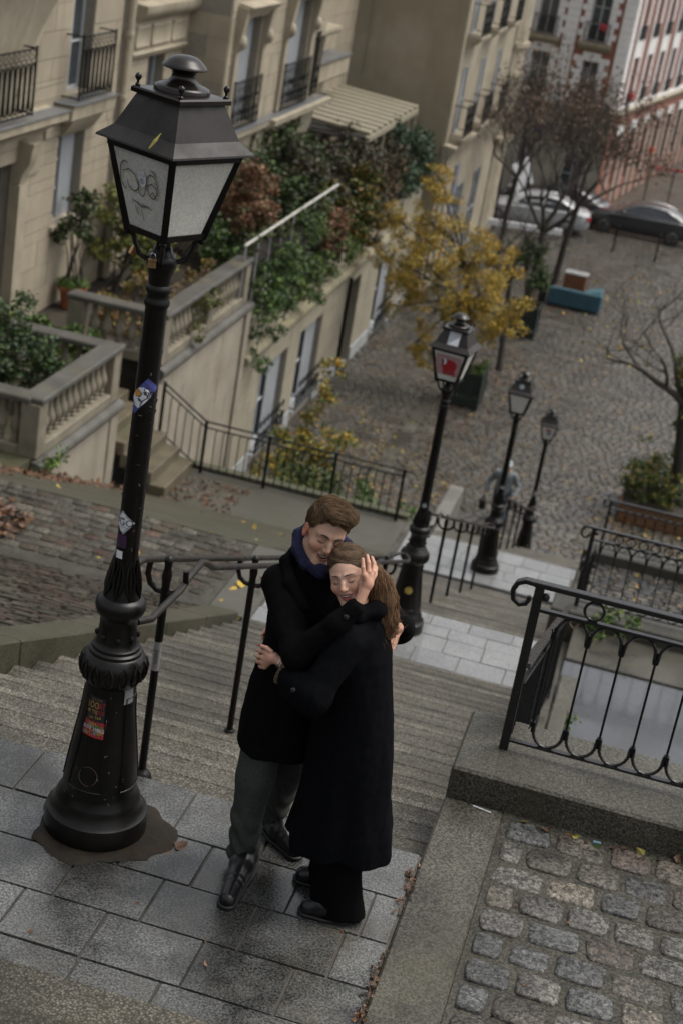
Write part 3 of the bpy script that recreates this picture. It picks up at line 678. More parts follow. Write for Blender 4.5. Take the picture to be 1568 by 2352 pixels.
T, S = padlock('small brass padlock with scratched writing hanging at the front of the lamp collar', (-.012,-.074,2.565), R_(18))
sub(T, 'writing', C_ink, lambda b: [letters(b, S, 'SCANU', .008, 0, .006, .0006), letters(b, S, '<3', .009, 0, -.006, .0006)])
padlock('tilted brass padlock hanging at the left side of the lamp collar', (-.098,-.03,2.585), R_(60), R_(28))
lf = MB(); lf.loft([[Vector((-.02,-.235,3.0)),Vector((-.014,-.237,3.0)),Vector((-.017,-.235,3.003))],[Vector((-.008,-.225,3.03)),Vector((.006,-.23,3.028)),Vector((-.001,-.223,3.035))],[Vector((.01,-.21,3.055)),Vector((.013,-.212,3.055)),Vector((.011,-.208,3.057))]])
tag(lf.build('fallen_leaf', flat('yellow_leaf',(.30,.26,.05)), None), 'single yellow leaf lying on the roof edge of the big lantern', 'leaf')
# ---- handrails between the lamps
M_tube = pm('worn_handrail', (.018,.015,.012), rough=.45, var=.4, scale=9, bump=.3, bscale=70, rvar=.1, spec=.3)
def handrail(k, label):
    y0, z0 = LP[k][1], LP[k][2]; y1, z1 = LP[k+1][1], LP[k+1][2]
    T = thing('handrail', label, 'handrail', (0, y0+.6, z0), 'handrails between the lamps')
    sl = (z1-z0)/(LY[k+1][0]-LY[k][1]); pos = [.60,2.24,3.88,5.52,7.1]
    zt = lambda y: z0+.98+min(0, (y-y0-.62))*0+ (sl*(y-y0-.62) if y-y0 > .62 else 0)
    ye = y0+7.9
    for s in (-1,1):
        x = s*.085
        st_ = .62 if s < 0 else .95
        pts = [(x*.55,y0+.085,z0+1.09),(x,y0+.16,z0+1.085)] if s < 0 else [(x*.6,y0+.085,z0+.98),(x,y0+.17,z0+.965)]
        if s < 0: pts += [(x,y0+.42,z0+1.08),(x,y0+.50,z0+1.065)]
        else: pts += [(x,y0+.45,z0+.945),(x,y0+.54,z0+.935),(x,y0+.66,z0+.955),(x,y0+.84,z0+.955),(x,y0+.92,z0+.92)]
        zz = lambda y: z0+1.05-.405*(y-y0-.54)+(0 if s < 0 else .0)
        pts += [(x,y,zz(y)) for y in np.linspace(y0+(.7 if s<0 else 1.05), ye, 7)]
        pts += [(x*.9,ye+.1,zz(ye)-.02),(x*.4,ye+.17,zz(ye)-.02),(0,ye+.18,zz(ye)-.02)]
        MB().tube(pts, .0165, 10).build('rail', M_tube, T, smooth=True)
    for p in pos:
        y = y0+p; n = max(0, math.ceil((y-LY[k][1])/TREAD)); zb = z0-n*RISE
        zt_ = z0+1.05-.405*(p-.54)
        b = MB().lathe([(.058,0),(.058,.012),(.054,.02),(.052,.05),(.044,.075),(.032,.088),(.024,.095),(.021,.10)] if p < 1 else [(.032,0),(.03,.012),(.021,.02)], (0,y,zb-.004), 16)
        b.lathe([(.019,.0),(.0185,.3),(.0195,zt_-zb-.10),(.024,zt_-zb-.06),(.016,zt_-zb-.02),(.018,zt_-zb),(.021,zt_-zb+.012),(.018,zt_-zb+.028),(.006,zt_-zb+.038),(0,zt_-zb+.039)], (0,y,zb), 12)
        b.build('post', M_iron, T, smooth=True)
        MB().tube([(-.085,y,zt_-.015),(-.09,y,zt_-.07),(-.075,y,zt_-.115),(-.04,y,zt_-.14),(0,y,zt_-.145),(.04,y,zt_-.14),(.075,y,zt_-.115),(.09,y,zt_-.07),(.085,y,zt_-.015)], .014, 8).build('fork', M_iron, T, smooth=True)
    S = Surf(lambda z: .0195, -75, z0+.56, 0, (0,y0+.6,0)); 
    return T, S
T, S = handrail(0, 'double tube handrail beside the couple, between the tall lamp and the second')
sub(T, 'sticker', flat('worn_paper',(.22,.21,.20)), lambda b: patch(b, S, .045,.15,.001)); sub(T, 'ink_print', C_ink, lambda b: letters(b, S, 'RIDERZ', .022, 0,.0,.0022, rot=R_(90)))
T, S = handrail(1, 'double tube handrail below the second lamp, red and white tape on its first post')
sub(T, 'sticker', flat('tape_pink',(.30,.14,.11)), lambda b: patch(b, S, .05,.28,.001)); sub(T, 'sticker', C_red, lambda b: patch(b, S, .05,.05,.002,0,.03))
handrail(2, 'double tube handrail reaching the foot of the stairs beside the walker')
# ---- iron railings with scroll end, arches and collars (right terraces)
def railing(label, k, x0=1.60, x1=5.2, y=None, posts=True):
    y = y if y is not None else LY[k][1]+.82; zs = LZ[k]+.172; H = .885
    T = thing('railing', label, 'railing', (x0,y,zs), 'wrought iron railings across the right terraces')
    zt, zm, zb = zs+H, zs+H-.115, zs+.055
    MB().box((x0-.022,y-.018,zs-.01),(x0+.022,y+.018,zt)).build('post', M_rail, T, bevel=.002)
    x = x0+2.0
    while x < x1:
        MB().box((x-.018,y-.018,zs-.01),(x+.018,y+.018,zt)).build('post', M_rail, T, bevel=.002); x += 2.0
    sc = [(x0-.02-.0,zt+.012),(x0-.07,zt+.014),(x0-.105,zt-.004),(x0-.122,zt-.045),(x0-.112,zt-.09),(x0-.08,zt-.112),(x0-.05,zt-.10),(x0-.038,zt-.075),(x0-.045,zt-.06)]
    b = MB(); b.bar((x0-.03,y,zt+.012),(x1,y,zt+.012),.045,.026)
    rings = []
    for i,(xx,zz) in enumerate(sc):
        q = sc[min(i+1,len(sc)-1)]; p_ = sc[max(i-1,0)]; d = Vector((q[0]-p_[0],0,q[1]-p_[1])).normalized(); nn = Vector((-d.z,0,d.x)); w = .0225*(1-.5*i/len(sc)); h = .012*(1-.2*i/len(sc))
        rings.append([Vector((xx,y+sy*w,zz))+nn*h*sn for sy,sn in ((-1,-1),(1,-1),(1,1),(-1,1))])
    b.loft(rings); b.build('handrail', M_rail, T, bevel=.003)
    MB().bar((x0+.02,y,zm),(x1,y,zm),.030,.016).build('middle_rail', M_rail, T)
    MB().bar((x0+.02,y,zb),(x1,y,zb),.030,.012).build('bottom_rail', M_rail, T)
    n = int((x1-x0)/.1625); sp = .1625
    for i in range(n):
        xa = x0+.055+.1625*i+sp*.35
        MB().tube([(xa,y,zb+.12),(xa,y,zm-.12)], .006, 6, cap=False).build('baluster', M_dgreen, T)
    hw = sp/2-.008
    me_a = MB().tube([(hw*math.cos(R_(a)), 0, -.093+.085*math.sin(R_(a))-(.03 if a in (0,180) else 0)) for a in range(0,181,18)], .0085, 6).mesh('arch', M_rail, True)
    me_l = MB().tube([(hw*math.cos(R_(a)), 0, .092-.085*math.sin(R_(a))+(.03 if a in (0,180) else 0)) for a in range(0,181,18)], .0085, 6).mesh('lower_arch', M_rail, True)
    me_c = []
    for s_ in (1,-1):
        c = MB().box((-.013,-.012,-.014),(.013,.012,.014)); c.tube([(0,0,.01*s_),(0,0,.045*s_)], .005, 5)
        for q in (-.012,.012): c.tube([(q*.5,0,.01*s_),(q*1.2,0,.033*s_)], .0035, 4)
        me_c.append(c.mesh('clasp', M_dgreen))
    me_r = MB().tube([(.046*math.cos(2*math.pi*i/16), 0, .046*math.sin(2*math.pi*i/16)) for i in range(16)], .0075, 6, closed=True).mesh('ring', M_rail, True)
    for i in range(n):
        xa = x0+.055+.1625*i+sp*.35; xm = xa+sp/2
        inst('arch', me_a, T, Matrix.Translation((xm,y,zm))); inst('lower_arch', me_l, T, Matrix.Translation((xm,y,zb)))
        inst('clasp', me_c[0], T, Matrix.Translation((xa,y,zm-.115))); inst('clasp', me_c[1], T, Matrix.Translation((xa,y,zb+.118)))
    xx = x0+.27
    while xx < x1:
        inst('ring', me_r, T, Matrix.Translation((xx,y,(zm+zt)/2))); xx += .65 if k == 0 else .13
    MB().lathe([(0,0),(.017,.004),(.02,.02),(.014,.034),(0,.04)], (x0+.035,y,zm+.05), 10).build('bolt', M_rail, T, smooth=True)
    return T
railing('nearest iron railing with scrolled end on the stone sill, beaded with rain', 0)
railing('middle iron railing across the terrace, above the wet path', 1, x0=1.64, y=10.05)
railing('lowest iron railing above the square, in front of the wooden planter', 2, x0=1.66, y=19.1)
M_blackiron = pm('shade_black_iron',(.0025,.0028,.0027),rough=.7,spec=.08,var=.2)  # darker copy of the railing iron: shade among overlapping bars painted in
def string_railing(label, k):
    """railing that runs down beside the stairs"""
    ya, yb = LY[k][1]+.9, LY[k+1][0]+.2; za, zb = LZ[k]+.60, slopeline(yb)+1.0; x = 1.61
    T = thing('stair_railing', label, 'railing', (x, ya, LZ[k]), 'sloping railings beside the stairs')
    f = lambda y: za+(zb-za)*(y-ya)/(yb-ya)
    MB().bar((x,ya,f(ya)),(x,yb,f(yb)),.05,.028).build('handrail', M_rail, T, bevel=.003)
    MB().bar((x,ya+.05,f(ya)-.12),(x,yb,f(yb)-.12),.03,.014).build('middle_rail', M_rail, T)
    MB().bar((x,ya+.3,f(ya+.3)-.86),(x,yb,f(yb)-.86),.03,.014).build('bottom_rail', M_rail, T)
    y = ya+.1
    while y < yb:
        MB().box((x-.010,y-.016,f(y)-(.86 if y > ya+.3 else .5)),(x+.010,y+.016,f(y)-.1)).build('baluster', M_blackiron, T); y += .082
    b = MB(); y = ya+.1
    while y < yb-.12:
        b.tube([(x,y+.0625+.055*math.cos(R_(a)),f(y+.0625+.055*math.cos(R_(a)))-.20+.075*math.sin(R_(a))) for a in range(0,181,30)], .008, 5); y += .125
    b.build('arch', M_rail, T, smooth=True)
    for y in (ya+2.2, ya+4.5, yb): MB().box((x-.02,y-.02,slopeline(y)-.05),(x+.02,y+.02,f(y))).build('post', M_rail, T, bevel=.002)
string_railing('sloping iron railing seen edge-on just behind the nearest scrolled post', 0)
string_railing('sloping iron railing seen edge-on beside the lowest flight landing', 1)
tag(MB().tube([(1.762,1.29,.93),(1.775,1.275,.905),(1.79,1.27,.895),(1.806,1.275,.905),(1.812,1.29,.93)], .006, 6).build('wire_knot', flat('rusty_wire',(.12,.07,.03)), None), 'rusty twist of wire tied to the nearest railing under its ring', 'wire')
# ---- garden railing along the end of the asphalt landing, climbing the house steps
def garden_railing():
    y = 19.93; T = thing('garden_railing', 'slim black railing with curled end along the asphalt landing by the house steps', 'railing', (-5.46,y,-6.6))
    top = [(-6.32,-5.10),(-5.46,-5.63),(-1.80,-5.66)]; zg = -6.6
    def f(x): return -5.63-.53*(x+5.46)/.86*1.0 if x < -5.46 else -5.63-.03*(x+5.46)/3.66
    def g(x): return f(x)-.90
    for dz, w in ((0,.045),(-.11,.028),(-.90,.03)):
        x0 = -6.32
        MB().bar((x0,y,f(x0)+dz),(-5.46,y,f(-5.46)+dz),w,.018).build('rail', M_dgreen, T)
        MB().bar((-5.46,y,f(-5.46)+dz),(-1.86 if dz else -1.70,y,f(-1.8)+dz),w,.018).build('rail', M_dgreen, T)
    MB().tube([(-6.32,y,f(-6.32)),(-6.38,y,f(-6.32)+.03),(-6.41,y,f(-6.32)-.0),(-6.39,y,f(-6.32)-.04),(-6.36,y,f(-6.32)-.03)], .012, 6).build('scroll', M_dgreen, T, smooth=True)
    for x in (-6.30,-5.46,-4.29,-3.08,-1.87):
        MB().box((x-.024,y-.024,(zg-.03 if x > -6 else -6.05)),(x+.024,y+.024,f(x)+.02)).build('post', M_dgreen, T)
        MB().lathe([(.032,0),(.026,.05),(.018,.1)], (x,y,(zg if x > -6 else -6.05)), 8).build('post_foot', M_dgreen, T, smooth=True)
    x = -6.15
    while x < -1.9:
        if min(abs(x-q) for q in (-6.30,-5.46,-4.29,-3.08,-1.87)) > .05:
            MB().tube([(x,y,g(x)),(x,y,f(x)-.16),(x+.02,y,f(x)-.125),(x+.045,y,f(x)-.12)], .010, 5).build('baluster', M_dgreen, T)
        x += .146
garden_railing()
# ================================================================== BUILDINGS ON THE LEFT AND BEYOND THE SQUARE
M_stoneA = pm('cream_limestone', (0.336,0.289,0.211), rough=.75, var=.14, scale=1.5, pervar=.06, bump=.12, bscale=30, stain=(.25,.21,.15), stainscale=.7, stainamt=.5, streak=(.15,.125,.085))
M_joint = pm('lime_joint', (0.240,0.216,0.176), rough=.85, var=.15)
M_trim = pm('carved_limestone', (0.336,0.293,0.215), rough=.72, var=.18, scale=2, bump=.15, bscale=25, stain=(.20,.165,.11), stainscale=1.1, stainamt=.6, streak=(.12,.10,.07))
M_lead = pm('wet_zinc_ledge', (.13,.135,.14), rough=.4, var=.25, scale=3, wet=.1, spec=.5)
M_render = pm('beige_render', (0.288,0.244,0.163), rough=.85, var=.12, scale=.5, bump=.06, bscale=20, stain=(.40,.36,.29), stainscale=.35, stainamt=.6, streak=(.19,.16,.11))
M_annex = pm('annex_stone', (0.288,0.261,0.194), rough=.75, var=.14, scale=1.2, pervar=.05, bump=.12, bscale=25, stain=(.21,.185,.13), stainscale=.8, stainamt=.5, streak=(.13,.115,.08))
M_plast = pm('peeling_plaster', (0.304,0.269,0.211), rough=.75, var=.2, scale=1.1, bump=.25, bscale=14, stain=(.21,.18,.13), stainscale=.9, stainamt=.8, streak=(.13,.12,.08))
M_balu = pm('weathered_balustrade', (0.200,0.175,0.129), rough=.75, var=.25, scale=3, bump=.3, bscale=30, stain=(.10,.095,.06), stainscale=1.6, stainamt=.7)
M_cap = pm('dark_wet_coping', (.085,.083,.075), spec=.25, rough=.5, var=.35, scale=2, bump=.2, bscale=40, stain=(.13,.11,.065), stainscale=1.2, stainamt=.6, wet=.12)
M_corn = pm('mossy_cornice', (0.216,0.196,0.129), rough=.6, var=.25, scale=2.5, bump=.3, bscale=25, stain=(.17,.15,.06), stainscale=1.4, stainamt=.8)
M_frame = pm('white_window_paint', (.42,.44,.45), rough=.4, var=.1)
M_shut = pm('grey_blind', (.27,.285,.30), rough=.6, var=.1, scale=2)
M_curt = pm('grey_curtain', (.33,.33,.32), rough=.8, var=.2, scale=3, aniso=(6,6,.3))
M_glass = glass_mat('dark_window_glass')
M_plinth = pm('grey_plinth', (.30,.31,.31), rough=.6, var=.12, scale=1.5, streak=(.2,.2,.19))
U_BLK = {}
def ublk(mat, bev=.0):
    if mat.name not in U_BLK: U_BLK[mat.name] = unit_block('stone_block', mat, bev)
    return U_BLK[mat.name]
class Facade:
    def __init__(s, parent, O, U, N): s.p, s.O, s.U, s.N = parent, Vector(O), Vector(U).normalized(), Vector(N).normalized()
    def pt(s, u, v, d=0): return s.O+s.U*u+Vector((0,0,v))+s.N*d
    def boxm(s, mb, u0, u1, v0, v1, d0, d1):
        P = [s.pt(u,v,d) for d in (d0,d1) for u,v in ((u0,v0),(u1,v0),(u1,v1),(u0,v1))]
        mb.add(P, [(0,3,2,1),(4,5,6,7),(0,1,5,4),(1,2,6,5),(2,3,7,6),(3,0,4,7)]); return mb
    def box(s, name, mat, u0, u1, v0, v1, d0, d1, parent=None, bevel=0): return s.boxm(MB(), u0,u1,v0,v1,d0,d1).build(name, mat, parent or s.p, bevel=bevel)
    def blocks(s, u0, u1, v0, v1, op, rh, bl, mat, depth=.22, jn=.012, name='stone_block', seed=1):
        r = random.Random(seed); nr = max(1, round((v1-v0)/rh)); rows = [v0+(v1-v0)*i/nr for i in range(nr+1)]
        me = ublk(mat)
        for k, (a, c) in enumerate(zip(rows, rows[1:])):
            cuts = sorted({a, c} | {q for o in op for q in (o[2], o[3]) if a+.04 < q < c-.04})
            for a2, c2 in zip(cuts, cuts[1:]):
                sp = [(u0, u1)]
                for o in op:
                    if o[2] < (a2+c2)/2 < o[3]:
                        sp = [q for lo, hi in sp for q in ((lo, min(hi, o[0])), (max(lo, o[1]), hi)) if q[1]-q[0] > .03]
                for lo, hi in sp:
                    n = max(1, round((hi-lo)/bl)); x = lo; off = (bl*.5 if k % 2 else 0)
                    edges = [lo]+[e for e in (lo+off+bl*i*1. for i in range(0 if off else 1, n+1)) if lo+.2 < e < hi-.2]+[hi]
                    for e0, e1 in zip(edges, edges[1:]):
                        dd = depth+r.uniform(-.002,.003); ctr = s.pt((e0+e1)/2, (a2+c2)/2, -depth/2+(dd-depth))
                        M = Matrix((s.U*(e1-e0-jn), s.N*dd, Vector((0,0,1))*(c2-a2-jn))).transposed().to_4x4(); M.translation = ctr
                        inst(name, me, s.p, M)
    def wallcore(s, u0, u1, v0, v1, op, mat=None, d0=-.5, d1=-.03, name='wall'):
        """the wall behind the facing stones, with the openings left out"""
        b = MB(); us = sorted({u0,u1}|{q for o in op for q in o[:2] if u0<q<u1}); vs = sorted({v0,v1}|{q for o in op for q in o[2:4] if v0<q<v1})
        for a, c in zip(us, us[1:]):
            for e, f in zip(vs, vs[1:]):
                if any(o[0]<=a+.001 and o[1]>=c-.001 and o[2]<=e+.001 and o[3]>=f-.001 for o in op): continue
                s.boxm(b, a, c, e, f, d0, d1)
        return b.build(name, mat or M_joint, s.p)
    def window(s, u0, u1, v0, v1, d=-.24, panes=(2,3), curtain=None, blind=None, fm=None, gm=None, name='window'):
        fm = fm or M_frame; b = MB(); w = .055
        for a in np.linspace(u0+w/2, u1-w/2, panes[0]+1): s.boxm(b, a-w/2, a+w/2, v0, v1, d-.04, d+.03)
        for e in np.linspace(v0+w/2, v1-w/2, panes[1]+1):
            ww = w if e in (v0+w/2, v1-w/2) else w*.6
            s.boxm(b, u0, u1, e-ww/2, e+ww/2, d-.035, d+.025)
        o = b.build(name, fm, s.p)
        s.boxm(MB(), u0+.01, u1-.01, v0+.01, v1-.01, d-.012, d-.006).build('pane', gm or M_glass, o)
        if curtain: s.boxm(MB(), *curtain, v0+.02, v1-.02, d-.13, d-.10).build('curtain', M_curt, o)
        if blind:
            b = MB(); n = 1
            s.boxm(b, *blind, v0+.01, v1-.01, d+.035, d+.06); b.build('shutter', M_shut, o)
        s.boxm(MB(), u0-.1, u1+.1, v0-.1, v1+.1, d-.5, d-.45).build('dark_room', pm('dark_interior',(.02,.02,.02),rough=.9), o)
        return o
    def grille(s, u0, u1, v0, v1, d0, d1, style='oval', mat=None, name='balcony_grille', fine=True):
        b = MB(); mat = mat or M_dgreen; P = s.pt; bw = .026
        for v in (v0+.03, v1): b.bar(P(u0,v,d1), P(u1,v,d1), bw, bw)
        b.bar(P(u0,v1-.16,d1), P(u1,v1-.16,d1), .016, .016)
        for u in (u0,u1):
            b.bar(P(u,v0,d1), P(u,v1+.04,d1), bw, bw)
            for v in (v0+.03, v1): b.bar(P(u,v,d0), P(u,v,d1), bw, bw)
        L = u1-u0
        if style == 'oval':
            n = max(3, round(L/.19)); st = L/n
            for i in range(n):
                c = u0+st*(i+.5); hw = st*.36; h0, h1 = v0+.08, v1-.22
                b.tube([P(c+hw*math.cos(2*math.pi*j/14), (h0+h1)/2+(h1-h0)/2*max(-1,min(1,math.sin(2*math.pi*j/14)*1.1)), d1) for j in range(14)], .012, 5, closed=True)
                b.tube([P(c+st*.3*math.cos(2*math.pi*j/8), v1-.08+.055*math.sin(2*math.pi*j/8), d1) for j in range(8)], .009, 4, closed=True)
                if i: b.bar(P(u0+st*i,v0+.03,d1), P(u0+st*i,v1-.16,d1), .014, .014)
        else:
            n = max(4, round(L/.13)); st = L/n; r = random.Random(5)
            for i in range(1, n): b.bar(P(u0+st*i,v0+.03,d1), P(u0+st*i,v1,d1), .014, .014)
            for i in range(max(2, round(L/.3))):
                c = u0+.15+i*.3
                for cc, rr in ((v0+.35,.13),(v0+.65,.11),(v0+.2,.08)):
                    if c+rr < u1+.05: b.tube([P(c+(rr*(1-j/22))*math.cos(j*.7), cc+(rr*(1-j/22))*math.sin(j*.7), d1+.01) for j in range(18)], .011, 4)
        return tag(b.build(name, mat, s.p), kind=None)
    def profile(s, name, mat, u0, u1, prof, parent=None, smooth=True):
        """a moulding: profile of (d, v) swept along u"""
        return MB().loft([[s.pt(u,v,d) for d,v in prof] for u in (u0,u1)]).build(name, mat, parent or s.p, smooth=smooth, sharp=35)
# ------------------------------------------------------------------ A: the stone apartment house
A = thing('apartment_house', 'cream stone apartment house with iron balconies and projecting bay behind the balustrades', 'house', (-9.5,24,-4.95))
F = Facade(A, (-9.5,0,0), (0,1,0), (1,0,0))
opA = [(22.05,23.1,-.95,1.6),(21.9,23.15,-3.33,-1.65),(17.8,19.6,-1.0,1.5),(18.2,20.2,-4.95,-1.9),(26.2,27.2,-2.4,-.62)]
F.wallcore(11.5,44.4,-4.95,2.2,opA)
F.blocks(14.4,24.55,-4.95,2.1,opA,.47,1.15,M_stoneA,seed=1)
F.blocks(25.0,28.3,-4.95,2.1,opA,.47,1.15,M_stoneA,seed=2)
F.blocks(36.7,44.3,-4.95,2.1,[],.47,1.9,M_stoneA,seed=3)
F.window(22.05,23.1,-.95,1.6,panes=(2,3),blind=(22.08,22.5),curtain=(22.5,23.05))
F.window(21.9,23.15,-3.33,-1.65,panes=(2,3),blind=(22.5,23.12))
F.window(17.8,19.6,-1.0,1.5,panes=(2,3))
F.window(26.2,27.2,-2.4,-.62,panes=(1,1),curtain=(26.22,27.15))
F.box('door',pm('brown_door',(.10,.075,.05),rough=.5,var=.2),18.3,20.1,-4.95,-2.0,-.3,-.24)
F.grille(17.6,19.75,-.98,.12,0,.38,'oval'); F.grille(21.85,23.4,-.98,.14,0,.33,'oval')
F.profile('ledge',M_trim,15.2,21.25,[(-.1,-1.52),(.04,-1.5),(.08,-1.40),(.26,-1.34),(.36,-1.25),(.42,-1.22),(.42,-1.08),(-.1,-1.04)])
F.box('ledge_flashing',M_lead,15.2,21.3,-1.075,-1.055,-.02,.45)
F.profile('balcony_slab',M_trim,21.55,23.62,[(-.1,-1.36),(.30,-1.34),(.36,-1.30),(.38,-1.05),(-.1,-1.03)])
F.box('balcony_flashing',M_lead,21.52,23.66,-1.04,-1.02,-.02,.42)
F.profile('balcony_bracket',M_trim,21.85,23.3,[(-.1,-1.72),(.02,-1.70),(.10,-1.62),(.20,-1.48),(.26,-1.38),(.26,-1.36),(-.1,-1.36)])
F.profile('window_lintel',M_trim,21.2,23.25,[(-.1,-1.64),(.045,-1.64),(.05,-1.34),(-.1,-1.34)],smooth=False)
F.profile('window_sill',M_trim,21.8,23.25,[(-.2,-3.42),(.07,-3.42),(.08,-3.35),(-.2,-3.32)])
for c in (18.1,20.3):                                                # door surround with carved console
    F.profile('door_pilaster',M_trim,c-.16,c+.16,[(-.1,-4.95),(.10,-4.95),(.10,-2.3),(-.1,-2.3)],smooth=False)
    F.profile('door_console',M_trim,c-.14,c+.14,[(-.1,-2.3),(.08,-2.28),(.12,-2.1),(.24,-1.9),(.26,-1.7),(.3,-1.55),(-.1,-1.52)])
F.profile('carved_panel',M_trim,20.55,21.05,[(-.05,-2.2),(.04,-2.2),(.05,-2.16),(.05,-1.66),(.03,-1.62),(-.05,-1.62)])
# corbel of the oriel above, flaring out towards the left
b = MB(); rings = []
for t in np.linspace(0,1,9):
    v = -1.0+2.6*t; d = .55*t**1.8
    rings.append([F.pt(15.0,v,-.05),F.pt(19.95+1.5*t**1.2,v,-.05),F.pt(19.9+1.5*t**1.2,v,d*.4+.01),F.pt(19.6+1.5*t**1.2,v,d+.02),F.pt(15.0,v,d+.02)])
b.loft(rings).build('oriel_corbel',M_trim,A,smooth=True)
b = MB()
for q in (0,.07,.14):
    b.tube([F.pt(19.85+1.5*t**1.2+.04-q, -1.0+2.6*t, .02+.2*t**1.8+.02) for t in np.linspace(.05,1,9)], .03, 6)
b.build('oriel_moulding',M_trim,A,smooth=True)
MB().tube([F.pt(24.68,-4.9,.1),F.pt(24.68,-1.3,.1),F.pt(24.68,2.2,.1)],.075,10).build('downpipe',M_trim,A,smooth=True)
F.profile('corner_pilaster',M_trim,24.82,25.02,[(-.1,-4.95),(.09,-4.95),(.09,2.2),(-.1,2.2)],smooth=False)
for z in (-1.3,-.1): MB().lathe([(.09,0),(.095,.02),(.095,.08),(.09,.1)],F.pt(24.68,z,.1),12).build('pipe_collar',M_trim,A,smooth=True)
F.profile('frieze',M_trim,25.03,28.3,[(-.1,-.60),(.05,-.6),(.10,-.54),(.12,-.48),(.06,-.45),(.06,.12),(.12,.18),(.25,.26),(.30,.36),(.30,.48),(-.1,.52)])
for c0,c1 in ((25.15,25.9),(26.05,27.1),(27.25,28.1)): F.profile('frieze_panel',M_trim,c0,c1,[(.04,-.4),(.09,-.38),(.105,-.34),(.085,-.3),(.085,-.02),(.105,.02),(.09,.06),(.04,.08)])
# the bay
FB = Facade(A, (-8.5,0,0), (0,1,0), (1,0,0)); FS = Facade(A, (0,28.3,0), (1,0,0), (0,-1,0))
opB = [(28.95,30.6,-2.25,.15),(32.9,34.9,-2.25,.3),(35.75,36.3,-2.2,-.6)]
FB.wallcore(28.3,36.7,-2.3,2.2,opB,d0=-.9); FB.blocks(28.33,36.68,-2.3,2.1,opB,.47,1.1,M_stoneA,seed=4)
FS.blocks(-9.5,-8.52,-4.95,2.1,[],.47,1.0,M_stoneA,depth=.1,seed=5)
FB.window(28.95,30.6,-2.25,.15,panes=(2,2),blind=(29.65,30.55)); FB.window(32.9,34.9,-2.25,.3,panes=(2,2),blind=(33.6,34.85)); FB.window(35.75,36.3,-2.2,-.6,panes=(1,2))
FB.grille(28.8,30.8,-2.25,-1.2,0,.12,'scroll'); FB.grille(32.75,35.1,-2.25,-1.15,0,.12,'scroll'); FB.grille(35.7,36.35,-2.2,-.75,0,.06,'scroll')
for c in (28.75,30.8,32.7,35.1):
    FB.profile('window_jamb',M_trim,c-.12,c+.12,[(-.05,-2.25),(.09,-2.25),(.09,-.55),(.14,-.45),(.16,-.2),(.2,.1),(.24,.4),(-.05,.45)],smooth=False)
    MB().ball(FB.pt(c,-.32,.14),.13,8,6,(1,1,1.4)).build('carved_boss',M_trim,A,smooth=True)
for c0,c1,v in ((28.7,30.9,.2),(32.6,35.2,.36)): FB.profile('window_hood',M_trim,c0,c1,[(-.05,v-.05),(.12,v-.04),(.16,v+.05),(.3,v+.16),(.34,v+.24),(-.05,v+.3)])
FB.profile('bay_ledge',M_trim,28.2,31.6,[(-.4,-2.62),(.04,-2.6),(.10,-2.5),(.22,-2.44),(.24,-2.3),(-.4,-2.27)])
FB.profile('bay_ledge',M_trim,31.6,36.9,[(-.4,-2.62),(.10,-2.6),(.16,-2.5),(.36,-2.44),(.38,-2.3),(-.4,-2.27)])
FB.box('ledge_flashing',M_lead,28.2,36.85,-2.295,-2.275,-.05,.25)
FB.profile('bay_corbel',M_trim,28.32,36.68,[(-1.05,-4.95),(-.75,-4.95),(-.62,-4.6),(-.40,-4.1),(-.16,-3.5),(-.04,-3.0),(.0,-2.62),(-1.05,-2.62)])
for c in (29.4,31.2,32.6,35.2): FB.profile('corbel_rib',M_trim,c-.13,c+.13,[(-.8,-4.3),(-.42,-4.02),(-.12,-3.45),(.03,-2.95),(.1,-2.62),(-.8,-2.62)])
MB().tube([F.pt(36.85,-4.9,.12),F.pt(36.85,2.2,.12)],.07,8).build('downpipe',M_trim,A,smooth=True)
F.profile('back_ledge',M_trim,37.2,41.5,[(-.1,-2.35),(.5,-2.3),(.62,-2.2),(.62,-1.75),(.5,-1.7),(-.1,-1.68)]); F.box('ledge_flashing',M_lead,37.1,41.6,-1.69,-1.66,0,.68)
F.profile('back_ledge',M_trim,37.2,41.0,[(-.1,-1.15),(.3,-1.1),(.4,-1.0),(.4,-.9),(-.1,-.86)])
# ------------------------------------------------------------------ terrace, balustrades, house steps
tr = thing('terrace', None, None, (-8,24,-4.95), kind='structure')
M_soil = pm('dark_soil',(.035,.028,.018),rough=.9,var=.4,scale=8,bump=.6,bscale=30)
MB().box((-12,20.5,-6.9),(-6.62,44.4,-4.96)).build('terrace_floor', M_soil, tr)
MB().box((-12,11,-6.9),(-6.62,18.2,-4.96)).build('terrace_floor', M_moss, tr)
MB().box((-12,18.2,-7.2),(-8.05,20.5,-4.962)).build('terrace_floor', M_moss, tr)
me_hs = MB().box((-.32,18.42,-.24),(0,19.88,0)).mesh('house_step', pm('mossy_step',(.12,.10,.065),rough=.45,var=.3,scale=2,bump=.35,bscale=50,stain=(.05,.055,.025),stainscale=1.4,stainamt=.6,wet=.14), bevel=.012)
hst = thing('house_steps', None, None, (-5.6,19.2,-6.6), kind='structure')
for i in range(8): inst('step', me_hs, hst, Matrix.Translation((-5.60-i*.265,0,-6.6+.205*(i+1))))
BALU = [(.050,0),(.050,.04),(.034,.05),(.034,.07),(.048,.085),(.050,.10),(.040,.12),(.052,.16),(.071,.22),(.075,.265),(.066,.32),(.046,.39),(.034,.46),(.031,.52),(.034,.555),(.044,.57),(.044,.59),(.032,.60),(.034,.63),(.050,.645),(.050,.68)]
me_bal = MB().lathe([(r*1.28,z) for r,z in BALU],n=12).mesh('baluster',M_balu,smooth=True)
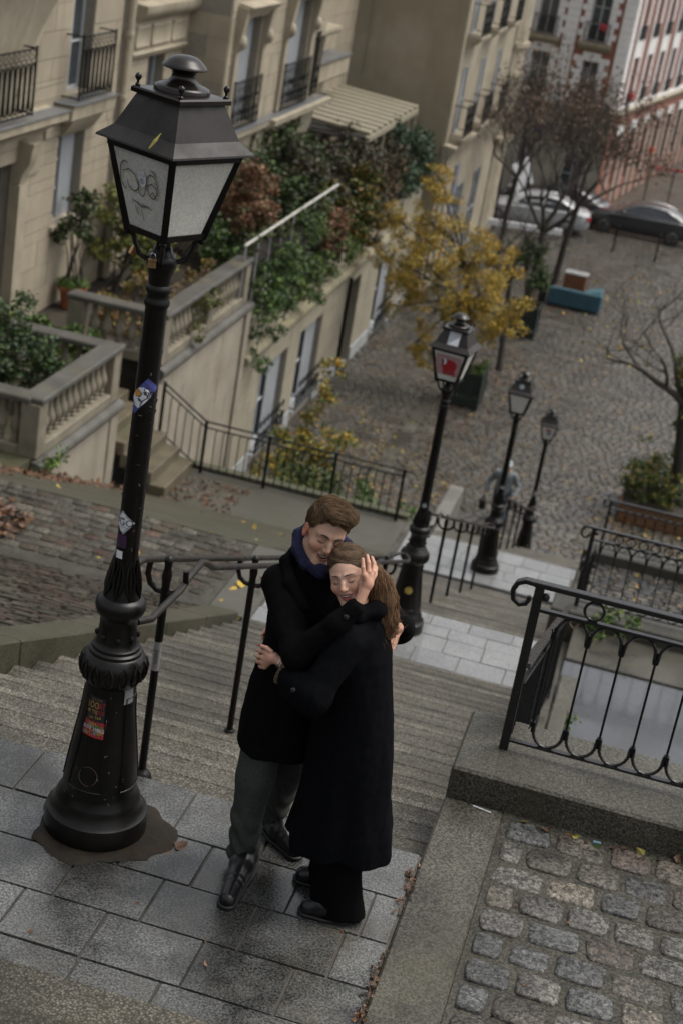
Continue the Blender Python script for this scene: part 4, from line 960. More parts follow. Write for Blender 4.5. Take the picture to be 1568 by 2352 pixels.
def balustrade(label, loc, runs, piers, cap, z0=-4.83):
    """runs: straight lengths ((x0,y0),(x1,y1)); a square baluster row between two rails on a plinth"""
    T = thing('balustrade', label, 'balustrade', loc, 'stone balustrades of the house terrace')
    for ri,((x0,y0),(x1,y1)) in enumerate(runs):
        L = math.hypot(x1-x0,y1-y0); ux, uy = (x1-x0)/L, (y1-y0)/L
        n = max(1,int(L/.225))
        for i in range(n):
            q = (i+.5)/n*L; px, py = x0+ux*q, y0+uy*q
            if any(abs(px-a)<.20 and abs(py-c)<.22 for a,c in piers): continue
            inst('baluster', me_bal, T, Matrix.Translation((px,py,z0+.02)))
        for nm, mt, zz, hh, w in (('bottom_rail',M_balu,z0-.17,.19,.28),('coping',M_cap,z0+.70,.10,.36)):
            e = .14 if nm == 'coping' else .1
            b = MB(); nx, ny = -uy, ux
            P = lambda q,s_,z: Vector((x0+ux*q+nx*s_*w/2, y0+uy*q+ny*s_*w/2, z))
            b.loft([[P(q,-1,zz-ri*.004),P(q,1,zz-ri*.004),P(q,1,zz+hh-ri*.004),P(q,-1,zz+hh-ri*.004)] for q in (-e,L+e)]); b.build(nm, mt, T, bevel=.02)
    for a,c in piers: MB().box((a-.15,c-.16,z0-.14),(a+.15,c+.16,z0+.705)).build('pier',M_balu,T,bevel=.015)
    return T
balustrade('near stone balustrade with dark coping on the wall left of the tall lamp', (-6.7,16.6,-5), [((-6.7,15.15),(-6.7,18.15)),((-9.4,15.15),(-6.85,15.15)),((-9.3,18.15),(-6.9,18.15))], [(-6.7,15.15),(-6.7,18.1),(-8.4,18.15)], None)
balustrade('far stone balustrade beyond the house steps, planted behind, ivy at its end', (-6.7,23,-5), [((-6.7,20.5),(-6.7,25.35)),((-8.3,20.5),(-6.85,20.5))], [(-6.7,20.5),(-6.7,23.0),(-6.7,25.3),(-8.25,20.5)], None)
# walls below the balustrades
for label, ya, yb, zb in (('cream plastered wall end under the near balustrade with a rounded stone ledge',15.0,18.32,-6.9),('tall streaked plaster wall under the far balustrade beside the garden railing',20.3,25.72,-9.4)):
    T = thing('garden_wall', label, 'wall', (-6.6,ya,zb)); Fw = Facade(T, (-6.55,0,0),(0,1,0),(1,0,0))
    MB().box((-6.9,ya,zb),(-6.57,yb,-5.0)).build('wall',M_joint,T)
    if ya > 19:
        Fw.blocks(ya+.02,yb-.02,-9.4,-5.2,[],.52,1.5,M_plast,depth=.08,seed=8,jn=.008)
        MB().box((-6.55,yb-.30,-9.4),(-6.49,yb,-5.2)).build('corner_strip',M_plast,T)
    else: MB().box((-6.62,ya+.01,zb),(-6.55,yb-.01,-5.2)).build('plaster',M_plast,T,bevel=.01); MB().box((-9.4,ya-.04,zb),(-6.62,ya+.03,-5.0)).build('plaster',M_balu,T); MB().box((-6.56,yb-.34,zb),(-6.52,yb-.0,-5.2)).build('corner_strip',M_plast,T,bevel=.01)
    Fw.profile('ledge',pm('wet_stone_roll',(.11,.105,.095),spec=.2,rough=.6,var=.3,scale=3),ya-.05,yb+.02,[(-.05,-5.20),(.03,-5.2),(.09,-5.16),(.115,-5.10),(.10,-5.04),(.03,-5.0),(-.05,-5.0)])
# ------------------------------------------------------------------ annex along the square
AN = thing('annex', 'low stone annex along the square with blinds and a mossy cornice under the roof garden', 'house', (-6.6,35,-9.3))
F = Facade(AN, (-6.55,0,0),(0,1,0),(1,0,0))
opN = [(27.45,29.7,-9.0,-7.05),(30.75,32.9,-8.95,-6.98),(35.5,36.9,-9.3,-6.8),(39.3,41.5,-9.05,-7.05)]
F.wallcore(25.74,44.4,-9.4,-6.5,opN); F.blocks(25.76,44.4,-8.93,-6.52,opN,.34,2.1,M_annex,seed=9)
for o in (opN[0],opN[1],opN[3]):
    F.window(*o,d=-.2,panes=(3,2),blind=(o[0]+(o[1]-o[0])*.52,o[1]-.03))
    F.profile('window_sill',M_frame,o[0]-.06,o[1]+.06,[(-.2,o[2]-.07),(.10,o[2]-.07),(.11,o[2]-.02),(-.2,o[2]+.02)])
    F.grille(o[0]+.05,o[1]-.02,o[2]+.0,o[2]+.36,-.02,.13,'scroll',name='window_guard_grille')
F.box('door',pm('grey_door',(.24,.25,.25),rough=.5,var=.1),35.5,36.9,-9.3,-6.8,-.45,-.4)
MB().tube([F.pt(35.42,-9.2,.05),F.pt(35.42,-6.6,.05)],.05,8).build('drainpipe',M_iron,AN,smooth=True)  # black tube put in for the shaded edge of the door recess
F.box('plaque',pm('grey_plaque',(.16,.17,.18),rough=.4),36.1,36.5,-8.15,-7.8,-.39,-.37)
for a,c in ((25.76,27.3),(29.75,30.7),(32.95,35.35),(36.95,39.2),(41.55,44.4)): F.box('plinth',M_plinth,a,c,-9.4,-8.95,-.2,.035)
F.profile('cornice',M_corn,25.72,44.4,[(-.2,-6.52),(.02,-6.5),(.05,-6.44),(.13,-6.40),(.16,-6.33),(.14,-6.26),(.02,-6.22),(-.2,-6.2)])
F.profile('parapet',M_annex,25.74,44.4,[(-.3,-6.2),(-.03,-6.2),(-.03,-5.55),(.0,-5.5),(.0,-5.42),(-.3,-5.4)],smooth=False)
for i in range(6): F.box('parapet_pier',M_annex,25.8+i*3.1,26.2+i*3.1,-6.2,-5.39,-.2,.02)
MB().box((-12,25.74,-6.4),(-6.8,44.4,-4.97)).build('roof_slab',M_soil,AN)
# roof garden rail
T = thing('roof_garden_rail','white topped mesh railing running through the roof garden plants','railing',(-6.55,28,-4.4))
MB().tube([(-6.6,24.9,-3.69),(-6.6,32.5,-3.64)],.032,8).build('handrail',pm('white_rail',(.42,.41,.37),rough=.5,var=.2,scale=8,stain=(.2,.2,.15),stainscale=3,stainamt=.6),T,smooth=True)
MB().tube([(-6.6,25,-4.25),(-6.6,32.5,-4.25)],.018,6).build('lower_rail',M_dgreen,T)
for y in np.arange(25,32.6,.9): MB().tube([(-6.6,y,-5.5),(-6.6,y,-3.66)],.022,6).build('post',pm('galvanised',(.3,.3,.3),rough=.5),T)
b = MB()
for y in np.arange(25,32.5,.16): b.tube([(-6.6,y,-5.4),(-6.6,y,-3.7)],.006,4,cap=False)
for z in np.arange(-5.3,-3.8,.16): b.tube([(-6.6,25,z),(-6.6,32.5,z)],.006,4,cap=False)
tag(b.build('wire_mesh',M_dgreen,T),kind='stuff')
# slatted pergola roof in front of the blind gable
T = thing('pergola','slatted beige pergola roof leaning on the blank gable above the roof garden','pergola',(-8.3,40,-4.9))
M_perg = pm('beige_slats',(.24,.215,.155),rough=.6,var=.1,scale=3)
me_sl = MB().box((-1.55,-.17,-.05),(1.55,.17,.05)).mesh('slat',M_perg,bevel=.01)
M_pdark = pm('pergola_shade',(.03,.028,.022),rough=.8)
for i in range(10): inst('slat', me_sl, T, Matrix.Translation((-8.55,37.3+i*.68,-2.98)) @ Matrix.Rotation(R_(4),4,'Y') @ Matrix.Rotation(R_(4),4,'X'))
MB().box((-10,36.9,-3.30),(-7.13,43.6,-3.24)).build('gap_shade_sheet',M_pdark,T)  # dark sheet under the slats: shade of the gaps put in as colour
MB().box((-7.08,36.9,-3.30),(-6.98,43.6,-3.14)).build('front_beam',M_perg,T,bevel=.01)
for i in range(7): MB().box((-7.1,37+i*1.08,-4.95),(-7.02,37.09+i*1.08,-3.3)).build('post',M_perg,T)
# ------------------------------------------------------------------ B1: blank gable house
B1 = thing('gable_house','tall beige house with a blank gable wall and iron balconies down its street side','house',(-12,50,-9.3))
MB().box((-24,45.2,-9.5),(-6.34,57,6)).build('gable_wall',M_render,B1)
MB().tube([(-9.2,45.16,-2.6),(-9.15,45.16,6)],.02,6).build('lightning_cable',M_perg,B1)
F = Facade(B1,(-6.25,0,0),(0,1,0),(1,0,0))
opC = [(y,y+1.1,z,z+2.1) for y in (46.1,49.6,53.2) for z in (-4.1,-.95,2.2)]+[(46,47.4,-9.3,-6.4),(49.4,51,-9.3,-6.3),(53,54.6,-9.3,-6.3)]
F.wallcore(45.24,57,-9.4,6,opC,M_trim,d0=-.085,d1=0,name='facade_wall')
for o in opC:
    F.window(*o,d=-.04,panes=(2,2),blind=((o[0]+.1,o[0]+.5) if o[2] > -5 else None))
    if o[2] > -5: F.grille(o[0]-.25,o[1]+.25,o[2]-.02,o[2]+.95,0,.42,'scroll'); F.profile('balcony_slab',M_trim,o[0]-.4,o[1]+.4,[(-.05,o[2]-.45),(.1,o[2]-.42),(.2,o[2]-.2),(.46,o[2]-.15),(.48,o[2]-.03),(-.05,o[2])])
F.profile('string_course',M_trim,45.1,57,[(-.05,-4.75),(.06,-4.72),(.12,-4.6),(.34,-4.52),(.38,-4.35),(-.05,-4.3)])
F.profile('shopfront_fascia',pm('dull_blue_paint',(.17,.18,.24),rough=.5),48.2,48.9,[(-.05,-9.2),(.06,-9.2),(.06,-5.4),(-.05,-5.4)],smooth=False)
F.profile('pilaster',M_trim,45.7,46.3,[(-.05,-9.3),(.08,-9.3),(.08,-4.8),(-.05,-4.8)],smooth=False)
# B1b: the bowed house at the corner
B2 = thing('bowed_house','beige corner house with a bowed ledge and dark drainpipe before the brick house','house',(-8,60,-9.3))
poly = [(-16,57.1),(-6.22,57.1),(-6.02,57.5),(-5.92,58.1),(-5.95,58.7),(-7.6,60.2),(-16,60.2)]
MB().prism([(x,y,-9.5) for x,y in poly],(0,0,0),(0,0,15.5)).build('wall',M_trim,B2)
def offset(poly,e): return [(x+(e if x>-10 else 0), y-(e if y<58 else 0)) for x,y in poly]
for z,e in ((-5.9,.10),(-5.75,.18),(-3.3,.06),(-2.2,.12),(1,.12)): MB().prism([(x,y,z) for x,y in offset(poly,e)],(0,0,0),(0,0,.16)).build('string_course',M_trim,B2)
MB().tube([(-6.30,57.0,-9.3),(-6.30,57.0,6)],.07,8).build('drainpipe',M_iron,B2,smooth=True)
MB().tube([(-5.80,58.2,-9.3),(-5.95,58.3,-6)],.05,8).build('drainpipe',M_iron,B2,smooth=True)
# ------------------------------------------------------------------ brick house closing the street
M_brick = pm('red_brick',(.30,.125,.085),rough=.8,var=.2,scale=9,col2=(.24,.098,.068),bump=.1,bscale=40,stain=(.22,.10,.06),stainscale=.6,stainamt=.4)
M_white = pm('white_dressed_stone',(.74,.73,.71),rough=.7,var=.08,scale=1.5,stain=(.55,.53,.5),stainscale=.8,stainamt=.5)
M_ground = pm('grey_ground_floor',(.30,.27,.225),rough=.75,var=.2,scale=1.2,bump=.1,bscale=20,streak=(.18,.16,.13))
B3 = thing('brick_house','red brick house with white quoined windows and pale pilasters closing the street','house',(-3,70,-9.3))
Lr = 42; dr = Vector((.1466,.9892,0)); cx, cy = -2.62, 66
base = [(-16,66),(cx,cy),(cx+dr.x*Lr,cy+dr.y*Lr),(-16,cy+dr.y*Lr)]
MB().prism([(x,y+.30,-9.5) if i in (0,1) else (x-.30,y,-9.5) for i,(x,y) in enumerate(base)],(0,0,0),(0,0,15.5)).build('wall',M_brick,B3)
FF = Facade(B3,(0,66,0),(1,0,0),(0,-1,0)); FR = Facade(B3,(cx,cy,0),dr,(dr.y,-dr.x,0))
u_q = unit_block('quoin',M_white)
def quoins(F, ue, v0, v1, side, st=.26):
    v = v0; k = 0
    while v < v1-.1:
        w = .42 if k % 2 else .27
        M = Matrix((F.U*w, F.N*.08, Vector((0,0,1))*(st-.015))).transposed().to_4x4(); M.translation = F.pt(ue+side*w/2, v+st/2, .03); inst('quoin', u_q, B3, M)
        v += st; k += 1
front = [(-6.55,-5.75,-5.0,-3.0),(-4.35,-3.65,-4.85,-3.05),(-6.6,-5.8,-2.3,.0),(-4.4,-3.6,-2.25,-.1),(-6.6,-5.8,.9,3),(-4.4,-3.6,.9,3)]
grd = [(-6.4,-5.6,-8.9,-6.6),(-4.3,-3.4,-9.2,-6.6)]
FF.wallcore(-16,cx,-4.98,6,front,M_brick,d0=-.4,d1=0,name='brick_facing'); FF.wallcore(-16,cx,-9.5,-5.3,grd,M_ground,d0=-.4,d1=.02,name='ground_floor_wall')
for o in front:
    FF.window(*o,d=-.15,panes=(2,3)); quoins(FF,o[0],o[2]-.1,o[3]+.25,-1); quoins(FF,o[1],o[2]-.1,o[3]+.25,1)
    FF.box('lintel',M_white,o[0]-.05,o[1]+.05,o[3],o[3]+.36,-.02,.09)
    FF.grille(o[0]-.12,o[1]+.12,o[2]-.02,o[2]+.8,0,.3 if o[2] > -4 else .1,'oval')
for o in front[2:]: FF.profile('balcony_slab',M_trim,o[0]-.3,o[1]+.3,[(-.05,o[2]-.4),(.1,o[2]-.36),(.38,o[2]-.16),(.4,o[2]-.02),(-.05,o[2])])
for o in grd: FF.window(*o,d=-.15,panes=(2,2))
for u0,u1 in ((-5.40,-4.86),(-3.05,-2.63)):
    v = -4.95
    while v < 6: FF.box('pilaster_block',M_white,u0,u1,v,v+.285,-.05,.10); v += .3
FF.profile('string_course',M_trim,-16,cx,[(-.05,-5.3),(.08,-5.28),(.16,-5.15),(.26,-5.05),(.26,-4.97),(-.05,-4.94)])
FF.box('street_sign',pm('enamel_blue',(.03,.06,.16),rough=.3),-5.75,-5.2,-6.4,-6.0,.03,.06)
cols = [1.55+2.75*i for i in range(14)]; side = []
for u in cols:
    for z in (-4.75,-1.95,.85,3.4): side.append((u,u+1.15,z,z+2.0))
sgrd = [(u,u+1.15,-8.4,-6.1) for u in cols]
FR.wallcore(0,Lr,-4.98,6,side,M_brick,d0=-.4,d1=0,name='brick_facing'); FR.wallcore(0,Lr,-9.5,-5.3,sgrd,M_brick,d0=-.4,d1=0,name='ground_floor_wall')
for o in side[:32]:
    FR.window(*o,d=-.12,panes=(2,2),blind=(o[0]+.05,o[0]+.5)); FR.box('window_surround',M_white,o[0]-.28,o[0],o[2]-.1,o[3]+.75,-.02,.09); FR.box('window_surround',M_white,o[1],o[1]+.28,o[2]-.1,o[3]+.75,-.02,.09)
    FR.box('lintel',M_white,o[0],o[1],o[3],o[3]+.75,-.02,.07); FR.box('window_box_rail',M_dgreen,o[0]-.02,o[1]+.02,o[2],o[2]+.55,.08,.13)
for o in sgrd[:8]:
    FR.window(*o,d=-.12,panes=(2,2)); FR.box('window_surround',M_ground,o[0]-.4,o[0],-9.3,o[3]+.4,-.02,.07); FR.box('window_surround',M_ground,o[1],o[1]+.4,-9.3,o[3]+.4,-.02,.07); FR.box('lintel',M_white,o[0],o[1],o[3],o[3]+.4,-.02,.07)
v = -4.95
while v < 6: FR.box('pilaster_block',M_white,-.02,.55,v,v+.285,-.05,.10); v += .3
FR.box('string_course',M_white,.55,Lr,-4.97,-4.80,0,.10); FR.profile('string_course',M_trim,0,Lr,[(-.05,-5.3),(.08,-5.28),(.16,-5.15),(.3,-5.05),(.3,-4.985),(-.05,-4.98)])
for p,col in ((FF.pt(-3.75,-1.6,.36),(.35,.03,.04)),(FR.pt(1.9,-4.4,.2),(.4,.02,.03)),(FR.pt(9.7,-7.6,.2),(.4,.06,.02))):
    b = MB(); r = random.Random(3)
    for k in range(6): b.ball(p+Vector((r.uniform(-.12,.12),r.uniform(-.1,.1),r.uniform(-.1,.15))),.09,6,4)
    b.build('window_flowers',flat('red_flowers_%d'%int(col[0]*1000+col[1]*100),col),B3)
# ================================================================== PLANTS
def leaf_mat(name, rough=.45):
    M = pm(name, (1,1,1), rough=rough, var=.12, scale=30, vcol=True, spec=.35)
    return M
M_leaf = leaf_mat('leaf_surface')
M_bark = pm('wet_bark', (.035,.028,.021), rough=.7, var=.4, scale=8, bump=.5, bscale=30)
def leaf_mesh(name, pts, size, cols, seed=1, droop=0., up=.3, nrm=None):
    """many leaf-shaped faces (six-sided, folded along the rib) at the given points, each with its own colour"""
    r = np.random.default_rng(seed); P = np.array(pts, float); n = len(P)
    a = r.normal(size=(n,3)); a[:,2] = a[:,2]*.6-droop; a /= np.linalg.norm(a,axis=1)[:,None]
    c = r.normal(size=(n,3)); c[:,2] += up; nn = np.cross(a,c); nn /= np.linalg.norm(nn,axis=1)[:,None]; 
    s = size*r.uniform(.6,1.3,(n,1)); w = s*r.uniform(.30,.46,(n,1)); k = np.cross(a,nn)*s*.12
    V = np.stack([P, P+a*s*.35+nn*w+k, P+a*s*.75+nn*w*.6+k, P+a*s, P+a*s*.75-nn*w*.6+k, P+a*s*.35-nn*w+k],1).reshape(-1,3)
    F = np.arange(n*6).reshape(n,6)
    A = np.concatenate([F[:,[0,1,2,3]], F[:,[0,3,4,5]]])
    me = D.meshes.new(name); me.from_pydata(V.tolist(), [], A.tolist()); me.materials.append(M_leaf)
    C = np.array(cols, float); pk = C[r.integers(0,len(C),n)]*r.uniform(.65,1.3,(n,1))
    ca = me.color_attributes.new('Col','FLOAT_COLOR','POINT'); col = np.ones((n*6,4)); col[:,:3] = np.repeat(pk,6,0); ca.data.foreach_set('color', col.ravel())
    return me
def clump_points(n, centers, rad, seed=1, flat_=.8, shell=.4):
    r = np.random.default_rng(seed); C = np.array([c[:3] for c in centers], float); R = np.array([c[3] if len(c) > 3 else rad for c in centers])
    w = R**2; i = r.choice(len(C), n, p=w/w.sum()); d = r.normal(size=(n,3)); d /= np.linalg.norm(d,axis=1)[:,None]
    q = r.uniform(shell**3,1,n)**(1/3)*r.uniform(.75,1.15,n); P = C[i]+d*(R[i]*q)[:,None]*np.array([1,1,flat_]); return P
def grow(mb, p, d, L, r0, depth, rr, tips, spread=.55, shrink=.72, kids=(2,3), upw=.08, minr=.006, seg=4, sag=0., wig=.14):
    """recursive limb of tapered tubes; tips collects branch ends"""
    p = Vector(p); d = Vector(d).normalized(); pts = [p.copy()]; rad = [r0]; q = p.copy()
    for i in range(seg):
        d = (d+Vector((rr.gauss(0,wig),rr.gauss(0,wig),rr.gauss(0,wig*.7)+upw-sag))).normalized(); q = q+d*L/seg; pts.append(q.copy()); rad.append(max(minr,r0*(1-.35*(i+1)/seg)))
    mb.tube(pts, rad, 6 if r0 > .03 else 4, cap=False)
    tips.append((q.copy(), depth))
    if depth == 0: return
    for k in range(rr.randint(*kids)):
        a = rr.uniform(0,6.28); t = Vector((math.cos(a),math.sin(a),rr.uniform(-.25,.5)))
        nd = (d+t*spread*rr.uniform(.6,1.35)).normalized()
        st = pts[-1] if k == 0 else pts[rr.randint(max(1,seg//2),seg)]
        grow(mb, st, nd, L*shrink*rr.uniform(.8,1.2), rad[-1]*.8, depth-1, rr, tips, spread, shrink, kids, upw, minr, seg, sag, wig)
def tree(name, label, base, trunk_h, r0, depth, seed, L, spread=.6, leaves=None, lean=(0,0), kids=(2,3), group=None, cat='tree', shrink=.74, upw=.08):
    T = thing(name, label, cat, base, group); rr = random.Random(seed); mb = MB(); tips = []
    b = Vector(base); top = b+Vector((lean[0],lean[1],trunk_h))
    mid = (b+top)/2+Vector((rr.gauss(0,.05),rr.gauss(0,.05),0))
    MB().tube([b-Vector((0,0,.05)), b+Vector((0,0,.15)), mid, top], [r0*1.35, r0, r0*.9, r0*.78], 10, cap=False).build('trunk', M_bark, T, smooth=True)
    n = rr.randint(3,4)
    for k in range(n):
        a = 6.28*k/n+rr.uniform(-.4,.4); grow(mb, top-Vector((0,0,.1)), (math.cos(a)*spread*1.2,math.sin(a)*spread*1.2,rr.uniform(.7,1.1)), L*rr.uniform(.85,1.15), r0*.55, depth, rr, tips, spread, shrink, kids, upw)
    grow(mb, top-Vector((0,0,.1)), (lean[0]*.2,lean[1]*.2,1), L*1.1, r0*.6, depth, rr, tips, spread, shrink, kids, upw)
    o = mb.build('branches', M_bark, T, smooth=True); tag(o, kind='stuff')
    if leaves:
        n, rad, size, cols, dmax = leaves; ends = [tuple(t[0]) for t in tips if t[1] <= dmax]
        pts = clump_points(n, ends, rad, seed)
        c = D.objects.new('crown', leaf_mesh('crown', pts, size, cols, seed)); link(c); setparent(c, T); tag(c, kind='stuff')
    return T, tips
YEL = [(.42,.27,.025),(.36,.25,.03),(.44,.24,.02),(.28,.22,.035),(.18,.18,.035),(.46,.32,.05)]
BRN = [(.10,.055,.028),(.13,.07,.035),(.07,.045,.028),(.15,.085,.04)]
DGR = [(.030,.060,.016),(.046,.080,.02),(.020,.042,.012),(.062,.088,.022)]
GRN = [(.065,.125,.02),(.09,.16,.025),(.045,.085,.018),(.12,.17,.03)]
MIX = [(.065,.10,.02),(.13,.14,.02),(.26,.20,.025),(.05,.08,.02),(.36,.23,.03)]
RUS = [(.17,.075,.038),(.22,.11,.06),(.13,.06,.03),(.07,.085,.025),(.24,.13,.075)]
BLG = [(.05,.085,.05),(.07,.11,.06),(.035,.06,.035)]
# yellow tree: crown spreads over the square
rr = random.Random(4)
T = thing('yellow_tree','small tree full of yellow autumn leaves rising from the green planter box','tree',(-3.3,35.6,-9.3))
mb = MB(); tips = []
MB().tube([(-3.0,35.5,-8.6),(-3.1,35.6,-7.6),(-3.35,35.6,-6.6),(-3.6,35.7,-5.8)],[.10,.085,.075,.06],8,cap=False).build('trunk',M_bark,T,smooth=True)
cent = [(-5.4,35.4,-6.1,.72),(-4.6,35.2,-5.7,.8),(-3.9,35.0,-6.2,.7),(-3.1,35.0,-6.0,.75),(-2.5,35.4,-6.4,.7),(-2.2,35.5,-7.0,.55),(-4.9,35.8,-4.7,.6),(-4.6,35.9,-4.0,.5),(-4.2,35.7,-5.0,.7),(-5.5,35.8,-5.0,.5),(-3.3,35.3,-7.0,.6),(-2.8,35.6,-7.3,.55),(-4.3,35.2,-7.0,.55),(-5.0,35,-6.9,.5),(-4.5,35.3,-7.9,.45),(-4.1,35.2,-8.2,.4),(-3.4,35.8,-5.2,.55),(-2.6,35.9,-5.6,.5),(-5.9,35.5,-5.8,.4),(-4.8,36,-3.6,.35)]
for c in cent:
    s = Vector((-3.35,35.6,-6.7)) if c[2] < -5.6 else Vector((-3.6,35.7,-5.8)); e = Vector(c[:3]); m_ = (s+e)/2+Vector((rr.gauss(0,.15),rr.gauss(0,.1),.15))
    mb.tube([s,m_,e],[.045,.028,.010],5,cap=False)
    for k in range(5):
        d = Vector((rr.gauss(0,1),rr.gauss(0,1),rr.gauss(0,.7))).normalized()*c[3]; mb.tube([e*.7+m_*.3,e+d*.5,e+d],[.012,.008,.004],4,cap=False)
tag(mb.build('branches',M_bark,T,smooth=True),kind='stuff')
sub_ = []
r2 = np.random.default_rng(2)
for c in cent:
    for k in range(13): d = r2.normal(size=3); d /= np.linalg.norm(d); sub_.append((*(np.array(c[:3])+d*c[3]*r2.uniform(.5,1.15)),c[3]*r2.uniform(.22,.5)))
o = D.objects.new('crown', leaf_mesh('crown', clump_points(22000, sub_, .3, 3, shell=.05), .060, YEL, 3)); link(o); setparent(o,T); tag(o,kind='stuff')
tree('bare_tree','leafless tree far back at the left of the street, twigs over the dark cars',(-4.9,54,-9.3),3.0,.11,5,33,1.35,.75,(700,.4,.1,BRN,0),kids=(2,3),lean=(.1,0))
# smaller trunk behind it and the bare trees along the square
tree('autumn_tree','slender dark trunk with thin yellowing crown behind the yellow tree',(-2.55,39.2,-9.3),2.7,.10,3,8,.95,.7,None,lean=(-.25,.3))
tree('bare_tree','tall leafless tree with fine dark twigs before the brick house',(-2.75,45.5,-9.3),2.9,.13,6,21,1.35,.66,(1500,.35,.08,BRN,0),kids=(2,3),lean=(.05,.3),shrink=.76)
tree('bare_tree','bare tree with a few rusty leaves clinging to its twigs above the blue sofa',(-2.4,51.0,-9.3),3.0,.12,5,5,1.5,.9,(3600,.5,.10,BRN,1),kids=(2,3),lean=(.25,-.2))
T, tips = tree('bare_tree','bare tree overhanging the square from its right side, few yellow leaves left',(2.95,30.6,-9.3),3.0,.16,4,14,1.35,.8,(260,.5,.08,YEL,1),kids=(2,3),lean=(-.35,-.5),upw=-.01)
iv = [(2.95-.03*k+.1*math.sin(k*2.1),30.6-.04*k,-8.9+.24*k,.16) for k in range(13)]
o = D.objects.new('ivy_leaves', leaf_mesh('ivy_leaves', clump_points(2200, iv+[(2.75,30.3,-5.9,.5),(2.5,30.2,-5.5,.4),(2.9,30.2,-6.6,.4)], .2, 5), .075, DGR+MIX[:2]+YEL[:1], 5)); link(o); setparent(o,T); tag(o,kind='stuff')
def shrub(label, base, clumps, n, size, cols, seed, name='shrub', cat='shrub', group=None, stems=True, droop=0.):
    T = thing(name, label, cat, base, group); rr = random.Random(seed)
    if stems:
        mb = MB(); b = Vector(base)
        for c in clumps:
            e = Vector(c[:3]); mb.tube([b+Vector((rr.gauss(0,.08),rr.gauss(0,.08),0)),(b+e)/2+Vector((rr.gauss(0,.08),rr.gauss(0,.08),.1)),e],[.018,.012,.006],5,cap=False)
        tag(mb.build('stems',M_bark,T,smooth=True),kind='stuff')
    sc = []; r2 = np.random.default_rng(seed)
    for c in clumps:
        for k in range(7): d = r2.normal(size=3); d /= np.linalg.norm(d); sc.append((*(np.array(c[:3])+d*c[3]*.75),c[3]*.45))
    o = D.objects.new('foliage', leaf_mesh('foliage', clump_points(n, sc, .2, seed, shell=.1), size, cols, seed, droop)); link(o); setparent(o,T); tag(o,kind='stuff'); return T
R3 = random.Random(31)
def blob(x0,x1,y0,y1,z0,z1,n,r0,r1): return [(R3.uniform(x0,x1),R3.uniform(y0,y1),R3.uniform(z0,z1),R3.uniform(r0,r1)) for _ in range(n)]
# left terrace planting
shrub('large dark evergreen bush at the left edge behind the near balustrade',(-7.7,16.4,-4.95),blob(-8.1,-7.3,16.2,17.1,-4.5,-3.2,9,.28,.45)+[(-7.6,16.9,-4.1,.45),(-7.9,16.6,-3.2,.4)],5200,.07,DGR+BLG[:1],41)
shrub('bushy yellow green shrub against the facade between the pot and the tall lamp',(-8.9,24.0,-4.95),blob(-9.2,-8.2,23.4,25.2,-4.6,-3.1,12,.3,.5),6500,.075,[(.10,.13,.025),(.14,.15,.03),(.06,.085,.02),(.18,.16,.03)],42)
T = shrub('sparse potted shrub with bare lower stems in a terracotta pot by the facade',(-9.15,22.4,-4.5),blob(-9.4,-8.9,22.1,22.9,-3.6,-2.7,10,.14,.24),900,.085,DGR+[(.06,.035,.03)],43,name='potted_shrub',cat='potted plant')
M_terra = pm('terracotta',(.30,.10,.05),rough=.7,var=.2,scale=6,bump=.1)
MB().lathe([(.19,-4.95),(.24,-4.62),(.25,-4.61),(.28,-4.60),(.285,-4.52),(.265,-4.51),(.25,-4.55),(0,-4.57)],(-9.15,22.4,0),20).build('pot',M_terra,T,smooth=True)
o = D.objects.new('ground_leaves', leaf_mesh('ground_leaves', clump_points(700,[(-9.15+.2*math.cos(k),22.4+.2*math.sin(k),-4.48,.12) for k in range(6)],.1,4), .06, GRN, 4)); link(o); setparent(o,T); tag(o,kind='stuff')
shrub('low bright green groundcover filling the planter between the balustrade piers',(-8.4,20.0,-4.95),[(x,y,-4.7,.22) for x in (-9.2,-8.8,-8.4,-8.0,-7.7) for y in (19.4,20.1)],1900,.085,GRN,44,name='groundcover',cat='plant',stems=False)
shrub('rusty brown and yellow low shrubs inside the far balustrade',(-7.6,22.0,-4.95),blob(-8.4,-7.0,20.9,25,-4.8,-4.2,12,.25,.38),3800,.065,BRN+YEL[3:5]+[(.2,.11,.03)],45)
shrub('rust red shrub crown in the roof garden beside the white rail',(-7.8,28.5,-4.9),blob(-8.5,-7.0,27.0,29.6,-4.0,-3.0,10,.35,.5),5200,.085,RUS,46)
shrub('green creeper hanging over the roof garden rail down to the cornice',(-6.6,27.5,-5.4),blob(-6.7,-6.2,25.9,30.6,-5.7,-3.9,20,.3,.5)+[(-6.4,26.2,-6.3,.25),(-6.35,26.6,-6.6,.22),(-6.4,27.6,-6.1,.25)],9000,.075,GRN+DGR[:2]+BLG[:1],47,name='creeper',cat='creeper',droop=.5)
shrub('rust coloured creeper spilling over the parapet beside the green creeper',(-6.6,31.5,-5.4),blob(-6.7,-6.3,30.8,32.3,-5.3,-4.2,7,.28,.42),2600,.08,RUS,48,name='creeper',cat='creeper',droop=.4)
shrub('yellow green ivy mound on the roof garden edge, touched with orange leaves',(-6.8,34,-5.2),blob(-7.0,-6.3,32.8,36.2,-5.2,-3.9,13,.35,.55),5200,.10,[(.07,.10,.02),(.11,.12,.02),(.045,.06,.02),(.22,.12,.02)],49,name='creeper',cat='creeper')
shrub('dark green bushes filling the middle of the roof garden under the bay',(-8.6,32,-4.9),blob(-9.2,-7.4,29.6,36,-4.7,-3.5,20,.4,.65),8500,.10,DGR+GRN[:1],50)
shrub('brown leafless thicket at the far end of the roof garden',(-7.3,38,-4.9),blob(-8.2,-6.6,36.2,40.4,-5.0,-3.5,14,.4,.65),6500,.085,[(.06,.045,.03),(.08,.055,.03),(.05,.05,.025)],51)
